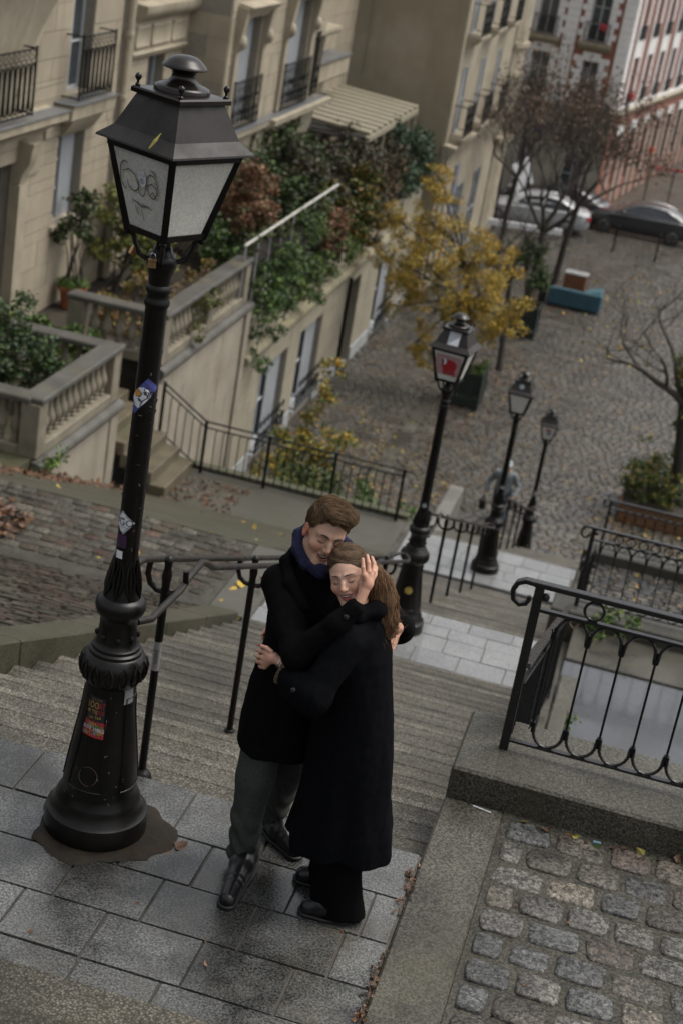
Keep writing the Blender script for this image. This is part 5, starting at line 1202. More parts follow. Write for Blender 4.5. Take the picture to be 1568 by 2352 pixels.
shrub('blue green evergreen at the far corner of the roof garden before the blank gable',(-7.0,42,-4.9),blob(-7.5,-6.4,40.4,44.2,-5.6,-3.4,16,.4,.65),7500,.10,BLG+DGR[:1],52)
shrub('tangled green climber along the top of the annex parapet, below the rust creeper',(-6.6,32,-5.4),blob(-6.75,-6.3,29.8,36.5,-5.7,-4.6,16,.28,.45),5200,.075,GRN+DGR[:2]+MIX[:2],63,name='creeper',cat='creeper',droop=.4)
shrub('dark ivy mass between the bay corbel and the rust shrub',(-8.7,27.2,-4.9),blob(-9.2,-7.6,25.6,28.6,-4.7,-3.6,14,.35,.5),5200,.085,DGR+GRN[:1],64,name='creeper',cat='creeper')
shrub('straggling stems and leaves tangled over the white roof garden rail',(-6.6,28,-4.9),[(-6.6+R3.gauss(0,.08),25.6+.62*k+R3.gauss(0,.15),-3.85+R3.gauss(0,.12),R3.uniform(.12,.26)) for k in range(11)],2600,.065,GRN[:1]+DGR+MIX[:2]+BRN[:1],65,name='creeper',cat='creeper',droop=.2)
shrub('ivy sprig growing through the end of the far balustrade',(-6.5,22.4,-4.9),blob(-6.55,-6.4,21.7,22.9,-4.9,-4.15,7,.12,.2),700,.06,[(.12,.12,.03),(.09,.10,.03)],53,name='creeper',cat='creeper',stems=False)
shrub('tall dark shrubs against the house front in the roof garden',(-9,33,-4.9),blob(-9.4,-8.2,28.5,36.5,-4.3,-2.9,22,.45,.7),8500,.10,DGR+GRN[:1]+[(.06,.045,.03)],60)
shrub('brown and olive shrubs behind the white rail under the pergola',(-7.6,35,-4.9),blob(-8.4,-6.7,32.5,37.5,-4.4,-3.2,14,.45,.65),6500,.09,[(.06,.045,.03),(.05,.055,.025),(.09,.06,.03),(.035,.05,.02)],61)
shrub('orange flecked thicket over the cornice of the annex',(-6.6,37.5,-5.4),blob(-6.7,-6.2,35.8,39.5,-5.6,-4.0,12,.35,.5),4500,.09,[(.06,.045,.03),(.05,.055,.025),(.18,.09,.02),(.035,.05,.02)],62)
# planting below the garden railing
shrub('tall leaning shrub with yellowing leaves beyond the garden railing',(-4.9,23.5,-9.3),[(-4.7,23.2,-7.0,.4),(-4.3,23.4,-6.5,.4),(-4.2,23.6,-5.9,.32),(-4.25,24.0,-5.5,.26),(-4.6,23.0,-7.5,.45),(-3.9,23.2,-7.1,.4),(-3.6,23.3,-6.7,.28)],2300,.075,MIX+YEL[2:4]+GRN[:1],54)
shrub('dark low shrubs behind the foot of the garden railing',(-4.2,21.3,-8.5),blob(-5.5,-3.2,20.7,22.3,-7.9,-6.75,16,.3,.45),5200,.07,DGR+MIX[:2],55)
shrub('bright green spreading plants beside the end of the garden railing',(-2.6,21.0,-8.5),blob(-3.2,-1.9,20.5,21.5,-7.7,-6.85,11,.22,.32),3600,.06,[(.06,.11,.02),(.09,.15,.025),(.04,.07,.018)],56,name='groundcover',cat='plant')
shrub('yellow flecked shrubs under the annex windows',(-5.6,25.6,-9.3),blob(-6.1,-4.6,23.8,27.4,-9.1,-8.0,14,.3,.45),3600,.075,MIX,57)
# right side of the square: wooden planter with shrubs
T = thing('planter','long weathered wooden planter at the right of the square, behind the lowest railing','planter',(2.5,29.7,-9.3))
M_wood = pm('wet_brown_planks',(.15,.075,.035),rough=.5,var=.3,scale=3,aniso=(1.5,12,12),bump=.2,bscale=30)
for k in range(3): MB().box((1.78,29.5,-9.28+.15*k),(3.4,29.55,-9.28+.15*k+.142)).build('plank',M_wood,T,bevel=.004)
for k in range(3): MB().box((1.74,29.52,-9.28+.15*k),(1.785,31.4,-9.28+.15*k+.142)).build('plank',M_wood,T,bevel=.004)
MB().box((1.79,29.56,-9.3),(3.4,31.4,-8.9)).build('soil',M_soil,T)
shrub('mixed green and yellow shrubs filling the wooden planter',(2.5,30.4,-8.9),blob(1.85,3.3,29.7,31.2,-8.75,-8.1,18,.22,.4)+[(2.0,30.9,-7.7,.16)],4800,.065,DGR+MIX+GRN[:1],58)
shrub('low shrub at the right edge beyond the planter',(3.4,33.5,-9.3),blob(3.0,4.2,32.6,34.6,-9.1,-7.6,10,.35,.5),3000,.08,DGR+MIX[:3],59)
# weeds in the joints
for i,(lab,b_,sp) in enumerate((('small green weed at the kerb beside the lowest visible tread, by the woman\'s coat',(1.37,.42,-.13),.05),('tuft of weeds under the drain kerb seen through the nearest railing',(1.80,7.66,-3.06),.09),('green weed where the kerb meets the upper end of the near house wall',(-6.45,15.2,-5.1),.2),('small weeds at the foot of the second right railing',(2.05,9.75,-3.0),.18))):
    shrub(lab,b_,[(b_[0]+R3.uniform(-sp,sp),b_[1]+R3.uniform(-sp,sp),b_[2]+R3.uniform(0,sp),sp*.7) for _ in range(4)],160,max(.03,sp*.35),GRN,70+i,name='weed',cat='weed',stems=False)
# fallen leaves
def litter(n, areas, size, cols, seed, name='fallen_leaves'):
    r = random.Random(seed); P = []
    for k in range(n):
        x0,x1,y0,y1,zf = r.choice(areas); x, y = r.uniform(x0,x1), r.uniform(y0,y1); P.append((x,y,(zf(y) if callable(zf) else zf)+.012+r.uniform(0,.02)))
    o = D.objects.new(name, leaf_mesh(name,P,size,cols,seed,up=3.)); link(o); return tag(o,kind='stuff')
DRY = [(.085,.038,.017),(.115,.055,.024),(.065,.028,.015),(.14,.068,.026)]
rz2 = lambda y: -3.08-.4135*max(0,min(y,18.46)-9.95)
litter(650,[(-6.5,-5.7,13.2,17.8,rz2),(-5.7,-4.4,18.3,19.7,-6.6),(-6.45,-5.6,10.5,15,rz2)],.08,DRY,1)
litter(300,[(-4.9,-4.1,8.5,9.2,-3.05),(-5.2,-4.4,8.7,9.4,-3.05)],.085,DRY,2)
litter(24,[(-5,-1.9,8.4,9.9,-3.06),(-1.9,-1.2,8,9.5,-3.06),(-5.5,-2,10,18,rz2)],.07,YEL+DRY,3)
litter(1500,[(-3.6,5,25.5,40,-9.28),(-6,-3.8,24,33,-9.29),(-4.2,-2.2,26,31,-9.28),(1,5,27,30,-9.28)],.07,YEL+DRY+DRY,4)
litter(600,[(-3.6,-1.5,33,41,-9.28),(-3.5,-1.2,46,53,-9.28)],.09,DRY,5)
litter(500,[(1.8,4.5,12,18.8,-6.05),(1.8,4.5,19.5,25,-9.2)],.07,YEL+DRY,6)
r = random.Random(9)
for i in range(22):
    y = -1.35+r.random()*1.75; P = [(1.382+r.gauss(0,.012)-.01,y,.012)]
def debris(n, f, size, seed, cols=DRY, name='kerb_litter'):
    r = random.Random(seed); o = D.objects.new(name, leaf_mesh(name,[f(r) for _ in range(n)],size,cols,seed,up=3.)); link(o); tag(o,kind='stuff')
debris(130, lambda r: (1.378+r.gauss(0,.011),r.choice((r.uniform(-1.0,.3),r.uniform(-.75,-.55),r.gauss(-.45,.06),r.gauss(.2,.08))),.010+r.random()*.006),.022,12,[(.06,.03,.015),(.09,.04,.018),(.04,.025,.012),(.13,.06,.025)])
debris(40, lambda r: (r.uniform(1.75,3),.93+r.gauss(0,.02),.012),.05,13,DRY+[(.2,.17,.04),(.05,.08,.02)])
debris(26, lambda r: (r.uniform(1.72,2.9),r.uniform(-1.2,.9),.016),.022,14,DRY)
debris(14, lambda r: (r.uniform(-.9,1.35),r.uniform(-.9,.4),.008),.022,15,DRY)
# ================================================================== THINGS IN THE SQUARE
Z4 = -9.3
M_bplant = pm('dark_green_planter',(.012,.022,.018),rough=.45,var=.3,scale=4)
def planter_box(label, x, y, w, h, soil=True):
    T = thing('planter_box', label, 'planter', (x,y,Z4), 'green planter boxes in the square')
    for sx in (-1,1):
        for sy in (-1,1):
            MB().box((x+sx*w/2-.04,y+sy*w/2-.04,Z4),(x+sx*w/2+.04,y+sy*w/2+.04,Z4+h+.06)).build('corner_post',M_bplant,T,bevel=.005)
            
    n = 6
    for i in range(n):
        a = -w/2+.05+(w-.1)*i/n; c = a+(w-.1)/n-.012
        for s in (-1,1):
            MB().box((x+a,y+s*w/2-.015,Z4+.12),(x+c,y+s*w/2+.015,Z4+h-.02)).build('plank',M_bplant,T)
            MB().box((x+s*w/2-.015,y+a,Z4+.12),(x+s*w/2+.015,y+c,Z4+h-.02)).build('plank',M_bplant,T)
    b = MB()
    for z in (Z4+.10,Z4+h-.04):
        for s in (-1,1):
            b.box((x-w/2,y+s*w/2-.028,z),(x+w/2,y+s*w/2+.028,z+.06)); b.box((x+s*w/2-.028,y-w/2+.03,z+.001),(x+s*w/2+.028,y+w/2-.03,z+.059))
    b.build('rim',M_bplant,T); MB().box((x-w/2+.03,y-w/2+.03,Z4+h-.25),(x+w/2-.03,y+w/2-.03,Z4+h-.1)).build('soil',M_soil,T)
planter_box('green slatted planter box behind the red splashed lantern, holding the yellow tree',-2.95,35.45,.85,.95)
planter_box('green slatted planter box farther off beside the blue sofa, under a dark bush',-2.55,43.6,.85,.95)
shrub('dark bush standing tall in the farther planter box',(-2.55,43.6,-8.4),blob(-2.9,-2.2,43.2,44,-8.1,-6.3,10,.25,.4),2600,.08,DGR+MIX[:1],80)
shrub('bright green tuft at the rim of the nearer planter box',(-2.8,35.3,-8.4),[(-2.75,35.2,-8.3,.22),(-2.6,35.4,-8.15,.18),(-3.1,35.3,-8.25,.2)],700,.06,GRN,81)
# abandoned sofa and box
M_sofa = pm('petrol_blue_fabric',(.025,.075,.10),rough=.8,var=.2,scale=5,bump=.15,bscale=80)
T = thing('sofa','petrol blue sofa dumped on the cobbles with its back to the stairs','sofa',(-1.4,48.1,Z4),rz=0)
def rbox(a,b_,bev=.04): return MB().box(a,b_)
rbox((-2.3,47.85,Z4+.08),(-.50,48.05,Z4+.68)).build('backrest',M_sofa,T,bevel=.04)
rbox((-2.28,48.06,Z4+.08),(-.72,48.75,Z4+.40)).build('seat',M_sofa,T,bevel=.04)
rbox((-.71,48.06,Z4+.08),(-.50,48.78,Z4+.62)).build('armrest',M_sofa,T,bevel=.05)
MB().loft([[Vector(p) for p in ((-1.15,48.08,Z4+.60),(-.62,48.08,Z4+.60),(-.55,48.12,Z4+.75),(-1.1,48.1,Z4+.66))],[Vector(p) for p in ((-1.1,48.5,Z4+.62),(-.6,48.55,Z4+.62),(-.52,48.5,Z4+.84),(-1.0,48.5,Z4+.72))]]).build('cushion',pm('lighter_blue_cushion',(.045,.115,.14),rough=.8,var=.15),T,bevel=.03)
for x in (-2.2,-.6):
    for y in (47.92,48.68): MB().lathe([(.03,0),(.025,.085)],(x,y,Z4),8).build('foot',M_iron,T)
T = thing('cabinet','small brown wooden cabinet with a pale top standing behind the blue sofa','cabinet',(-1.55,49.3,Z4))
M_cab = pm('orange_brown_wood',(.16,.06,.022),rough=.5,var=.25,scale=4,aniso=(10,2,2))
MB().box((-1.95,49.0,Z4+.08),(-1.2,49.5,Z4+.95)).build('body',M_cab,T,bevel=.01)
MB().box((-1.98,48.97,Z4+.95),(-1.17,49.53,Z4+1.0)).build('top',pm('pale_cabinet_top',(.30,.31,.31),rough=.3),T,bevel=.006)
for z in (Z4+.14,Z4+.42,Z4+.69): MB().box((-1.91,48.985,z),(-1.24,49.0,z+.24)).build('drawer_front',M_cab,T,bevel=.005)
tag(MB().box((-2.62,47.9,Z4),(-2.38,48.5,Z4+.62)).build('black_bag',pm('black_plastic',(.01,.011,.011),rough=.4,bump=.3,bscale=12),None,bevel=.08),'black bundle leaning at the left end of the blue sofa','bag')
# bollards
me_b = MB().lathe([(.045,0),(.045,.95),(.06,.97),(.065,1.03),(.04,1.08),(0,1.09)],n=12)
for lab,x,y in (('thin dark bollard near the rear wheel of the dark sedan',.71,58.5),('thin dark bollard left of the dark sedan',-1.0,58.7)):
    T = thing('bollard',lab,'bollard',(x,y,Z4),'bollards along the street')
    b = MB(); b.lathe([(.05,0),(.045,.06),(.04,.1),(.04,.9),(.055,.93),(.06,1.0),(.035,1.06),(0,1.07)],(x,y,Z4),12); b.build('post',M_iron,T,smooth=True)
    MB().lathe([(.075,0),(.07,.05),(.05,.07)],(x,y,Z4-.001),12).build('foot',M_iron,T,smooth=True)
# ---- parked cars
def car(label, x, y, heading, paint, scale=1., group='parked cars', lamp_col=(.35,.01,.015), silver=True):
    T = thing('parked_car', label, 'car', (x,y,Z4), group)
    Mx = Matrix.Translation((x,y,Z4)) @ Matrix.Rotation(heading,4,'Z') @ Matrix.Scale(scale,4)
    tr_ = lambda v: Mx @ Vector(v)
    # body: rings along the length (front at -x): (x, half width, sill z, shoulder z)
    sec = [(-2.30,.55,.35,.56),(-2.22,.76,.26,.66),(-1.9,.86,.22,.76),(-1.2,.90,.20,.88),(-.5,.91,.19,.93),(.5,.91,.19,.95),(1.3,.90,.20,.97),(1.9,.88,.24,.98),(2.2,.80,.30,.95),(2.33,.62,.40,.86)]
    rings = []
    for px,w,z0,z1 in sec:
        m_ = (z0+z1)/2
        rings.append([tr_(p) for p in ((px,-w*.86,z0),(px,-w*.99,z0+.12),(px,-w,m_),(px,-w*.97,z1-.06),(px,-w*.86,z1),(px,0,z1+.035),(px,w*.86,z1),(px,w*.97,z1-.06),(px,w,m_),(px,w*.99,z0+.12),(px,w*.86,z0))])
    MB().loft(rings).build('body',paint,T,smooth=True,sharp=50)
    cab = [(-1.05,.70,.90,.92),(-.45,.66,.9,1.28),(.15,.62,.9,1.42),(.85,.61,.9,1.41),(1.45,.63,.9,1.24),(2.0,.68,.9,.97)]
    rings = [[tr_(p) for p in ((px,-.80,.90),(px,-(w+.80)/2*1.02,(z0+z1)/2+.02),(px,-w,z1-.03),(px,-w*.7,z1),(px,w*.7,z1),(px,w,z1-.03),(px,(w+.80)/2*1.02,(z0+z1)/2+.02),(px,.80,.90))] for px,w,z0,z1 in cab]
    MB().loft(rings).build('roof',paint,T,smooth=True,sharp=50)
    Mg = glass_mat('car_glass',(.03,.035,.04),.05)
    for s in (-1,1):
        for poly in (((-.72,1.01),(-.22,1.30),(.36,1.355),(.36,.99)),((.44,.99),(.44,1.355),(1.0,1.33),(1.52,1.08),(1.3,1.0))):
            vs = []
            for px,pz in poly:
                t = (pz-.9)/.5; w = .80-.18*t+.012; vs.append(tr_((px,s*w,pz)))
            n_ = Vector(Mx.to_3x3() @ Vector((0,s*.006,0))); MB().loft([vs,[v+n_ for v in vs]]).build('side_window',Mg,T)
        if silver:
            pts = [(-.8,.985),(-.25,1.325),(.3,1.385),(.9,1.37),(1.35,1.24),(1.62,1.07),(1.5,.975),(.4,.965),(-.8,.985)]
            MB().tube([tr_((px,s*(.80-.18*(pz-.9)/.5+.016),pz)) for px,pz in pts],.016*scale,5).build('window_trim',M_steel if 'M_steel' in globals() else M_lead,T,smooth=True)
        MB().loft([[tr_(p) for p in ((2.27,s*.42,.74),(2.30,s*.74,.72),(2.18,s*.83,.74),(2.18,s*.83,.88),(2.28,s*.74,.88),(2.27,s*.42,.86))],[tr_(p) for p in ((2.34,s*.42,.74),(2.36,s*.76,.72),(2.20,s*.87,.74),(2.20,s*.87,.88),(2.33,s*.76,.88),(2.33,s*.42,.86))]]).build('tail_light',flat('tail_light',lamp_col,.2),T)
        MB().loft([[tr_(p) for p in ((-2.2,s*.5,.55),(-2.1,s*.8,.58),(-1.95,s*.82,.72),(-2.15,s*.55,.68))],[tr_(p) for p in ((-2.28,s*.5,.55),(-2.18,s*.83,.58),(-2.0,s*.87,.72),(-2.22,s*.55,.70))]]).build('headlight',flat('headlight_glass',(.4,.42,.44),.1),T)
        MB().ball(tr_((-.75,s*1.0,1.0)),.10*scale,8,6,(1,.8,.7)).build('wing_mirror',paint,T,smooth=True)
    rub = flat('tyre_rubber',(.012,.012,.012),.7)
    for px in (-1.45,1.42):
        for s in (-1,1):
            c = (px,s*.80,.335); 
            def ringat(r,yy,n=22): return [tr_((c[0]+r*math.cos(2*math.pi*j/n),c[1]+s*yy,c[2]+r*math.sin(2*math.pi*j/n))) for j in range(n)]
            w = MB().loft([ringat(.22,-.1),ringat(.315,-.1),ringat(.335,-.06),ringat(.335,.07),ringat(.315,.115),ringat(.225,.112),ringat(.22,.09)],cap=False).build('wheel',rub,T,smooth=True)
            MB().loft([ringat(.222,.108),ringat(.20,.112),ringat(.19,.085)],cap=False).build('rim',M_steel,w,smooth=True)
            b = MB()
            for k in range(5):
                a = 2*math.pi*k/5+.3
                for da in (-.12,.12): b.bar(tr_((c[0]+.05*math.cos(a),c[1]+s*.10,c[2]+.05*math.sin(a))),tr_((c[0]+.2*math.cos(a+da),c[1]+s*.095,c[2]+.2*math.sin(a+da))),.03*scale,.02*scale)
            b.build('spokes',M_steel,w); MB().loft([ringat(.20,.06),ringat(.19,.061)]).build('brake_disc',rub,w)
    return T
P_dark = pm('dark_metallic_paint',(.018,.02,.024),rough=.22,var=.1,scale=3,coat=.6,spec=.6)
P_black = pm('black_car_paint',(.012,.012,.013),rough=.2,var=.1,coat=.6,spec=.6)
P_white = pm('white_car_paint',(.6,.61,.62),rough=.3,var=.05,coat=.5)
car('dark grey sedan with chrome window trim at the right of the street',-.35,62.9,R_(2),P_dark)
car('dark car half hidden by the rusty leaved tree, red tail light showing',-4.1,63.6,R_(-4),P_black,silver=False)
car('pale silver car behind the white barrier, half hidden by twigs',-4.6,60.3,R_(8),pm('silver_paint',(.30,.31,.32),rough=.25,var=.05,coat=.5))
car('white car parked in the street before the brick house, seen through twigs',-3.9,64.9+.9,R_(0),P_white,group='parked cars') if False else None
T = thing('barrier','low white barrier rail at the street edge before the dark cars','barrier',(-4.9,57.9,Z4))
MB().bar((-6.35,57.6,Z4+.34),(-3.1,58.5,Z4+.34),.10,.26).build('rail',P_white,T,bevel=.02)
for t in (.05,.35,.65,.95): MB().box((-6.35+3.25*t-.05,57.68+.9*t,Z4),(-6.35+3.25*t+.05,57.78+.9*t,Z4+.3)).build('post',M_steel,T)
T = thing('notice_board','white site panel on a frame at the left corner before the bowed house','sign',(-5.6,62.0,Z4))
MB().bar((-5.75,61.5,Z4+1.5),(-5.2,62.1,Z4+1.9),.05,1.2).build('panel',P_white,T); MB().bar((-5.7,61.6,Z4),(-5.7,61.6,Z4+1.4),.06).build('post',M_steel,T); MB().bar((-5.25,62.0,Z4),(-5.25,62.0,Z4+1.6),.06).build('post',M_steel,T)
T = thing('site_fence','red railed site fence at the foot of the brick house, right of the twigs','fence',(2,71,Z4))
MB().bar((-.6,68.5,Z4+2.0),(2.6,70.5,Z4+1.9),.08,.10).build('top_rail',flat('barrier_red',(.35,.02,.03)),T); MB().bar((-.6,68.5,Z4+.5),(2.6,70.5,Z4+.4),.06,.06).build('lower_rail',M_steel,T)
for t in (0,.33,.66,1): MB().bar((-.6+3.2*t,68.5+2*t,Z4),(-.6+3.2*t,68.5+2*t,Z4+2.0),.07).build('post',M_steel,T)
# black standpipe with cross handle on the lower right terrace
T = thing('water_pump','black cast iron pump with a cross handle beyond the middle railing','pump',(2.05,13.6,LZ[2]))
MB().lathe([(.13,0),(.12,.04),(.07,.08),(.055,.3),(.05,.55),(.065,.58),(.05,.62),(.03,.66),(0,.67)],(2.05,13.6,LZ[2]),14).build('body',M_iron,T,smooth=True)
MB().bar((1.85,13.6,LZ[2]+.56),(2.3,13.62,LZ[2]+.53),.03).build('handle',M_iron,T); MB().bar((2.05,13.45,LZ[2]+.50),(2.05,13.78,LZ[2]+.50),.025).build('spout',M_iron,T)
# small litter near the viewer
tag(MB().tube([(1.535,.955,.012),(1.57,.945,.014),(1.625,.935,.013)],.0035,5).build('paper_straw',flat('white_plastic',(.7,.7,.72),.4),None,smooth=True),'white plastic straw lying in the gutter below the stone sill','straw')
tag(MB().loft([[Vector((2.115,.905,.02)),Vector((2.15,.90,.02)),Vector((2.155,.915,.024)),Vector((2.12,.92,.022))],[Vector((2.115,.905,.026)),Vector((2.15,.90,.03)),Vector((2.155,.915,.03)),Vector((2.12,.92,.026))]]).build('bottle_cap',flat('faded_blue_plastic',(.12,.20,.26)),None),'flattened blue bottle cap among leaves at the sill foot','bottle cap')
for lab,p,c in (('yellow leaf lying on the asphalt beside the handrail bend',(-1.72,8.8,-3.07),YEL[:2]),('rust coloured leaf lying on a slab between lamp and man',(.37,-.03,.006),DRY[:2])):
    o = D.objects.new('fallen_leaf',leaf_mesh('fallen_leaf',[p,(p[0]+.015,p[1]+.01,p[2]+.004)],.06 if p[1]<1 else .12,c,5,up=5.)); link(o); tag(o,lab,'leaf')
# wet ring of broken stone round the big lamp's foot
b = MB(); r = random.Random(6); ring0 = []; n = 44
for j in range(n):
    a = 2*math.pi*j/n; q = .275+.022*math.sin(3*a+1)+.014*math.sin(7*a)+.008*math.sin(13*a+2)+(.05 if math.cos(a-.4) > .6 else 0)*math.cos(a-.4); ring0.append(Vector((q*math.cos(a)+.02,q*math.sin(a)-.02,.003)))
b.loft([ring0,[Vector((p.x*.95,p.y*.95,.010)) for p in ring0],[Vector((p.x*.7,p.y*.7,.014)) for p in ring0]])
o = b.build('lamp_footing',pm('brown_wet_mortar',(.016,.013,.010),rough=.6,spec=.1,var=.4,scale=9,col2=(.03,.025,.018),bump=.9,bscale=22,stain=(.045,.024,.012),stainscale=4,stainamt=.5),stair,smooth=True)
# ================================================================== PEOPLE (surfaces grown from distance fields)
def _v(a): return np.array(a, np.float32)
def s_cap(P, a, b, ra, rb=None):
    a, b = _v(a), _v(b); rb = ra if rb is None else rb; ab = b-a; t = np.clip(((P-a)@ab)/max(1e-9,float(ab@ab)),0,1)
    return np.linalg.norm(P-a-t[:,None]*ab,axis=1)-(ra+(rb-ra)*t)
def s_ell(P, c, r, Rm=None):
    q = P-_v(c)
    if Rm is not None: q = q@np.array(Rm,np.float32)          # columns of Rm are the local axes
    r = _v(r); k0 = np.linalg.norm(q/r,axis=1); k1 = np.linalg.norm(q/(r*r),axis=1); return k0*(k0-1)/np.maximum(k1,1e-6)
def smin(a, b, k):
    h = np.clip(.5+.5*(b-a)/k,0,1); return b*(1-h)+a*h-k*h*(1-h)
def smax(a, b, k): return -smin(-a,-b,k)
def s_chain(P, pts, rs, k=.01):
    d = None
    for i in range(len(pts)-1):
        e = s_cap(P,pts[i],pts[i+1],rs[i],rs[i+1]); d = e if d is None else smin(d,e,k)
    return d
def s_stack(P, secs, lat, fwd, k=0):
    """stack of ellipses: secs rows (z, a, b, cx, cy) rising in z"""
    S = np.array(secs,np.float32); z = P[:,2]; f = lambda i: np.interp(z,S[:,0],S[:,i]).astype(np.float32)
    a, b, cx, cy = f(1),f(2),f(3),f(4); q = P[:,:2]-np.stack([cx,cy],1); u = q@_v(lat[:2]); v = q@_v(fwd[:2])
    k0 = np.sqrt((u/a)**2+(v/b)**2); d = (k0-1)*np.minimum(a,b)
    return smax(smax(d, z-S[-1,0], .03), S[0,0]-z, .012)
def vnoise(P, sc, seed=0):
    """cheap smooth noise from summed sines"""
    r = np.random.default_rng(seed); o = 0
    for i in range(6):
        w = r.normal(size=3).astype(np.float32)*sc*(1+.35*i); o = o+np.sin(P@w+r.uniform(0,6.28))/(1+.35*i)
    return o/3
def surfnet(f, lo, hi, h):
    lo, hi = np.array(lo,np.float32), np.array(hi,np.float32); n = np.ceil((hi-lo)/h).astype(int)+1
    ax = [lo[i]+h*np.arange(n[i],dtype=np.float32) for i in range(3)]
    G = np.stack(np.meshgrid(*ax,indexing='ij'),-1).reshape(-1,3)
    val = np.concatenate([f(G[i:i+400000]) for i in range(0,len(G),400000)]).reshape(n)
    ins = val < 0; nx,ny,nz = n-1
    c = np.zeros((nx,ny,nz),np.int8)
    for i in (0,1):
        for j in (0,1):
            for k in (0,1): c += ins[i:nx+i,j:ny+j,k:nz+k]
    act = (c > 0)&(c < 8); idx = -np.ones((nx,ny,nz),np.int64); A = np.argwhere(act); idx[tuple(A.T)] = np.arange(len(A))
    acc = np.zeros((len(A),3)); cnt = np.zeros(len(A))
    cor = [(i,j,k) for i in (0,1) for j in (0,1) for k in (0,1)]
    for p in cor:
        for a in range(3):
            if p[a] == 0:
                q = list(p); q[a] = 1; v0 = val[tuple((A+p).T)]; v1 = val[tuple((A+q).T)]; m_ = (v0<0)!=(v1<0)
                t = np.where(m_, v0/np.where(v0==v1,1,v0-v1), 0); pt = np.array(p,float)[None].repeat(len(A),0); pt[:,a] = t
                acc += pt*m_[:,None]; cnt += m_
    V = lo+(A+acc/cnt[:,None])*h
    Q = []
    for a in range(3):
        b_, c_ = (a+1)%3, (a+2)%3
        sl = [slice(1,-1)]*3; sl[a] = slice(0,-1); sl2 = [slice(1,-1)]*3; sl2[a] = slice(1,None)
        s0, s1 = ins[tuple(sl)], ins[tuple(sl2)]; E_ = np.argwhere(s0!=s1); 
        off = np.ones(3,int); off[a] = 0; E_ = E_+off
        fl = ins[tuple(E_.T)]
        def at(db,dc):
            q = E_.copy(); q[:,b_] += db; q[:,c_] += dc; return idx[tuple(q.T)]
        q = np.stack([at(-1,-1),at(0,-1),at(0,0),at(-1,0)],1); q[~fl] = q[~fl][:,::-1]; Q.append(q)
    Q = np.concatenate(Q); Q = Q[(Q>=0).all(1)]
    return V, Q
def sdf_mesh(name, f, lo, hi, h, mat, parent=None, colf=None, smooth_it=1, M=None):
    V, Q = surfnet(f,lo,hi,h)
    if smooth_it:                                              # light relaxing
        n = len(V)
        for _ in range(smooth_it):
            s = np.zeros((n,3)); c = np.zeros(n)
            for i in range(4):
                np.add.at(s,Q[:,i],V[Q[:,(i+1)%4]]); np.add.at(s,Q[:,i],V[Q[:,(i+3)%4]]); np.add.at(c,Q[:,i],2)
            V = V*.45+.55*s/np.maximum(c,1)[:,None]
    col = colf(V.astype(np.float32)) if colf else None
    if M is not None: V = V@np.array(M.to_3x3()).T+np.array(M.translation)
    me = D.meshes.new(name); me.from_pydata(V.tolist(),[],Q.tolist()); me.materials.append(mat)
    me.polygons.foreach_set('use_smooth',[True]*len(me.polygons))
    if col is not None:
        ca = me.color_attributes.new('Col','FLOAT_COLOR','POINT'); C = np.ones((len(V),4)); C[:,:3] = col; ca.data.foreach_set('color',C.ravel())
    o = D.objects.new(name,me); link(o); setparent(o,parent); return o
def skin_mat():
    M = pm('skin',(1,1,1),rough=.48,var=.06,scale=60,vcol=True,bump=.06,bscale=300,spec=.4)
    b = M.node_tree.nodes['Principled BSDF']; b.inputs['Subsurface Weight'].default_value = .12; b.inputs['Subsurface Radius'].default_value = (.012,.005,.003); b.inputs['Subsurface Scale'].default_value = .5; return M
M_skin = skin_mat()
M_coat = pm('black_wool',(.0045,.0045,.0047),rough=.95,var=.3,scale=40,bump=.25,bscale=260,spec=.05)
M_coat2 = pm('blue_black_wool',(.004,.0043,.0055),rough=.95,var=.3,scale=40,bump=.25,bscale=260,spec=.05)
M_trou = pm('dark_grey_wool',(.050,.056,.049),rough=.9,var=.35,scale=120,bump=.3,bscale=240,spec=.2,speck=.25,speckscale=400)
M_bpant = pm('black_cotton',(.0035,.0035,.004),rough=.95,var=.2,spec=.04)
M_shoe = pm('black_polished_leather',(.008,.008,.009),rough=.3,var=.3,scale=12,bump=.12,bscale=40,spec=.4)
M_sole = pm('black_rubber_sole',(.008,.008,.008),rough=.55)
M_scarf = pm('navy_scarf',(.022,.023,.055),rough=.9,var=.35,scale=30,bump=.4,bscale=120,spec=.15,speck=.4,speckscale=260)
M_hair = pm('hair',(1,1,1),rough=.62,var=.25,scale=120,vcol=True,spec=.22)
M_knit = pm('brown_ribbed_knit',(.13,.09,.062),rough=.9,var=.25,scale=60,bump=.5,bscale=140,spec=.15)
M_teeth = flat('teeth',(.62,.58,.50),.25); M_lash = flat('lash_and_brow',(.022,.014,.010),.7); M_button = pm('horn_button',(.02,.02,.022),rough=.25,var=.3,scale=200); M_nail = flat('red_nail',(.30,.006,.012),.2); M_silver = pm('silver_chain',(.55,.55,.56),rough=.2,metal=1.)
def head_frame(eye, pitch, yaw, roll, sc, back=.085, upo=.008):
    """head placed by the midpoint of its eyes, turned relative to the viewer's side of the steps"""
    B = -CF; p, y, r = R_(pitch), R_(yaw), R_(roll); U, Rr = CU.copy(), CR.copy()
    B2 = math.cos(y)*B+math.sin(y)*Rr; R2 = math.cos(y)*Rr-math.sin(y)*B
    f = math.cos(p)*B2-math.sin(p)*U; u = math.cos(p)*U+math.sin(p)*B2
    q = Matrix.Rotation(r,3,CF)                                 # clockwise as seen by the viewer
    f, u, l = q@f, q@u, q@R2
    m = Matrix((l,f,u)).transposed()*sc; M = m.to_4x4(); M.translation = Vector(eye)-m@Vector((0,back,upo)); return M
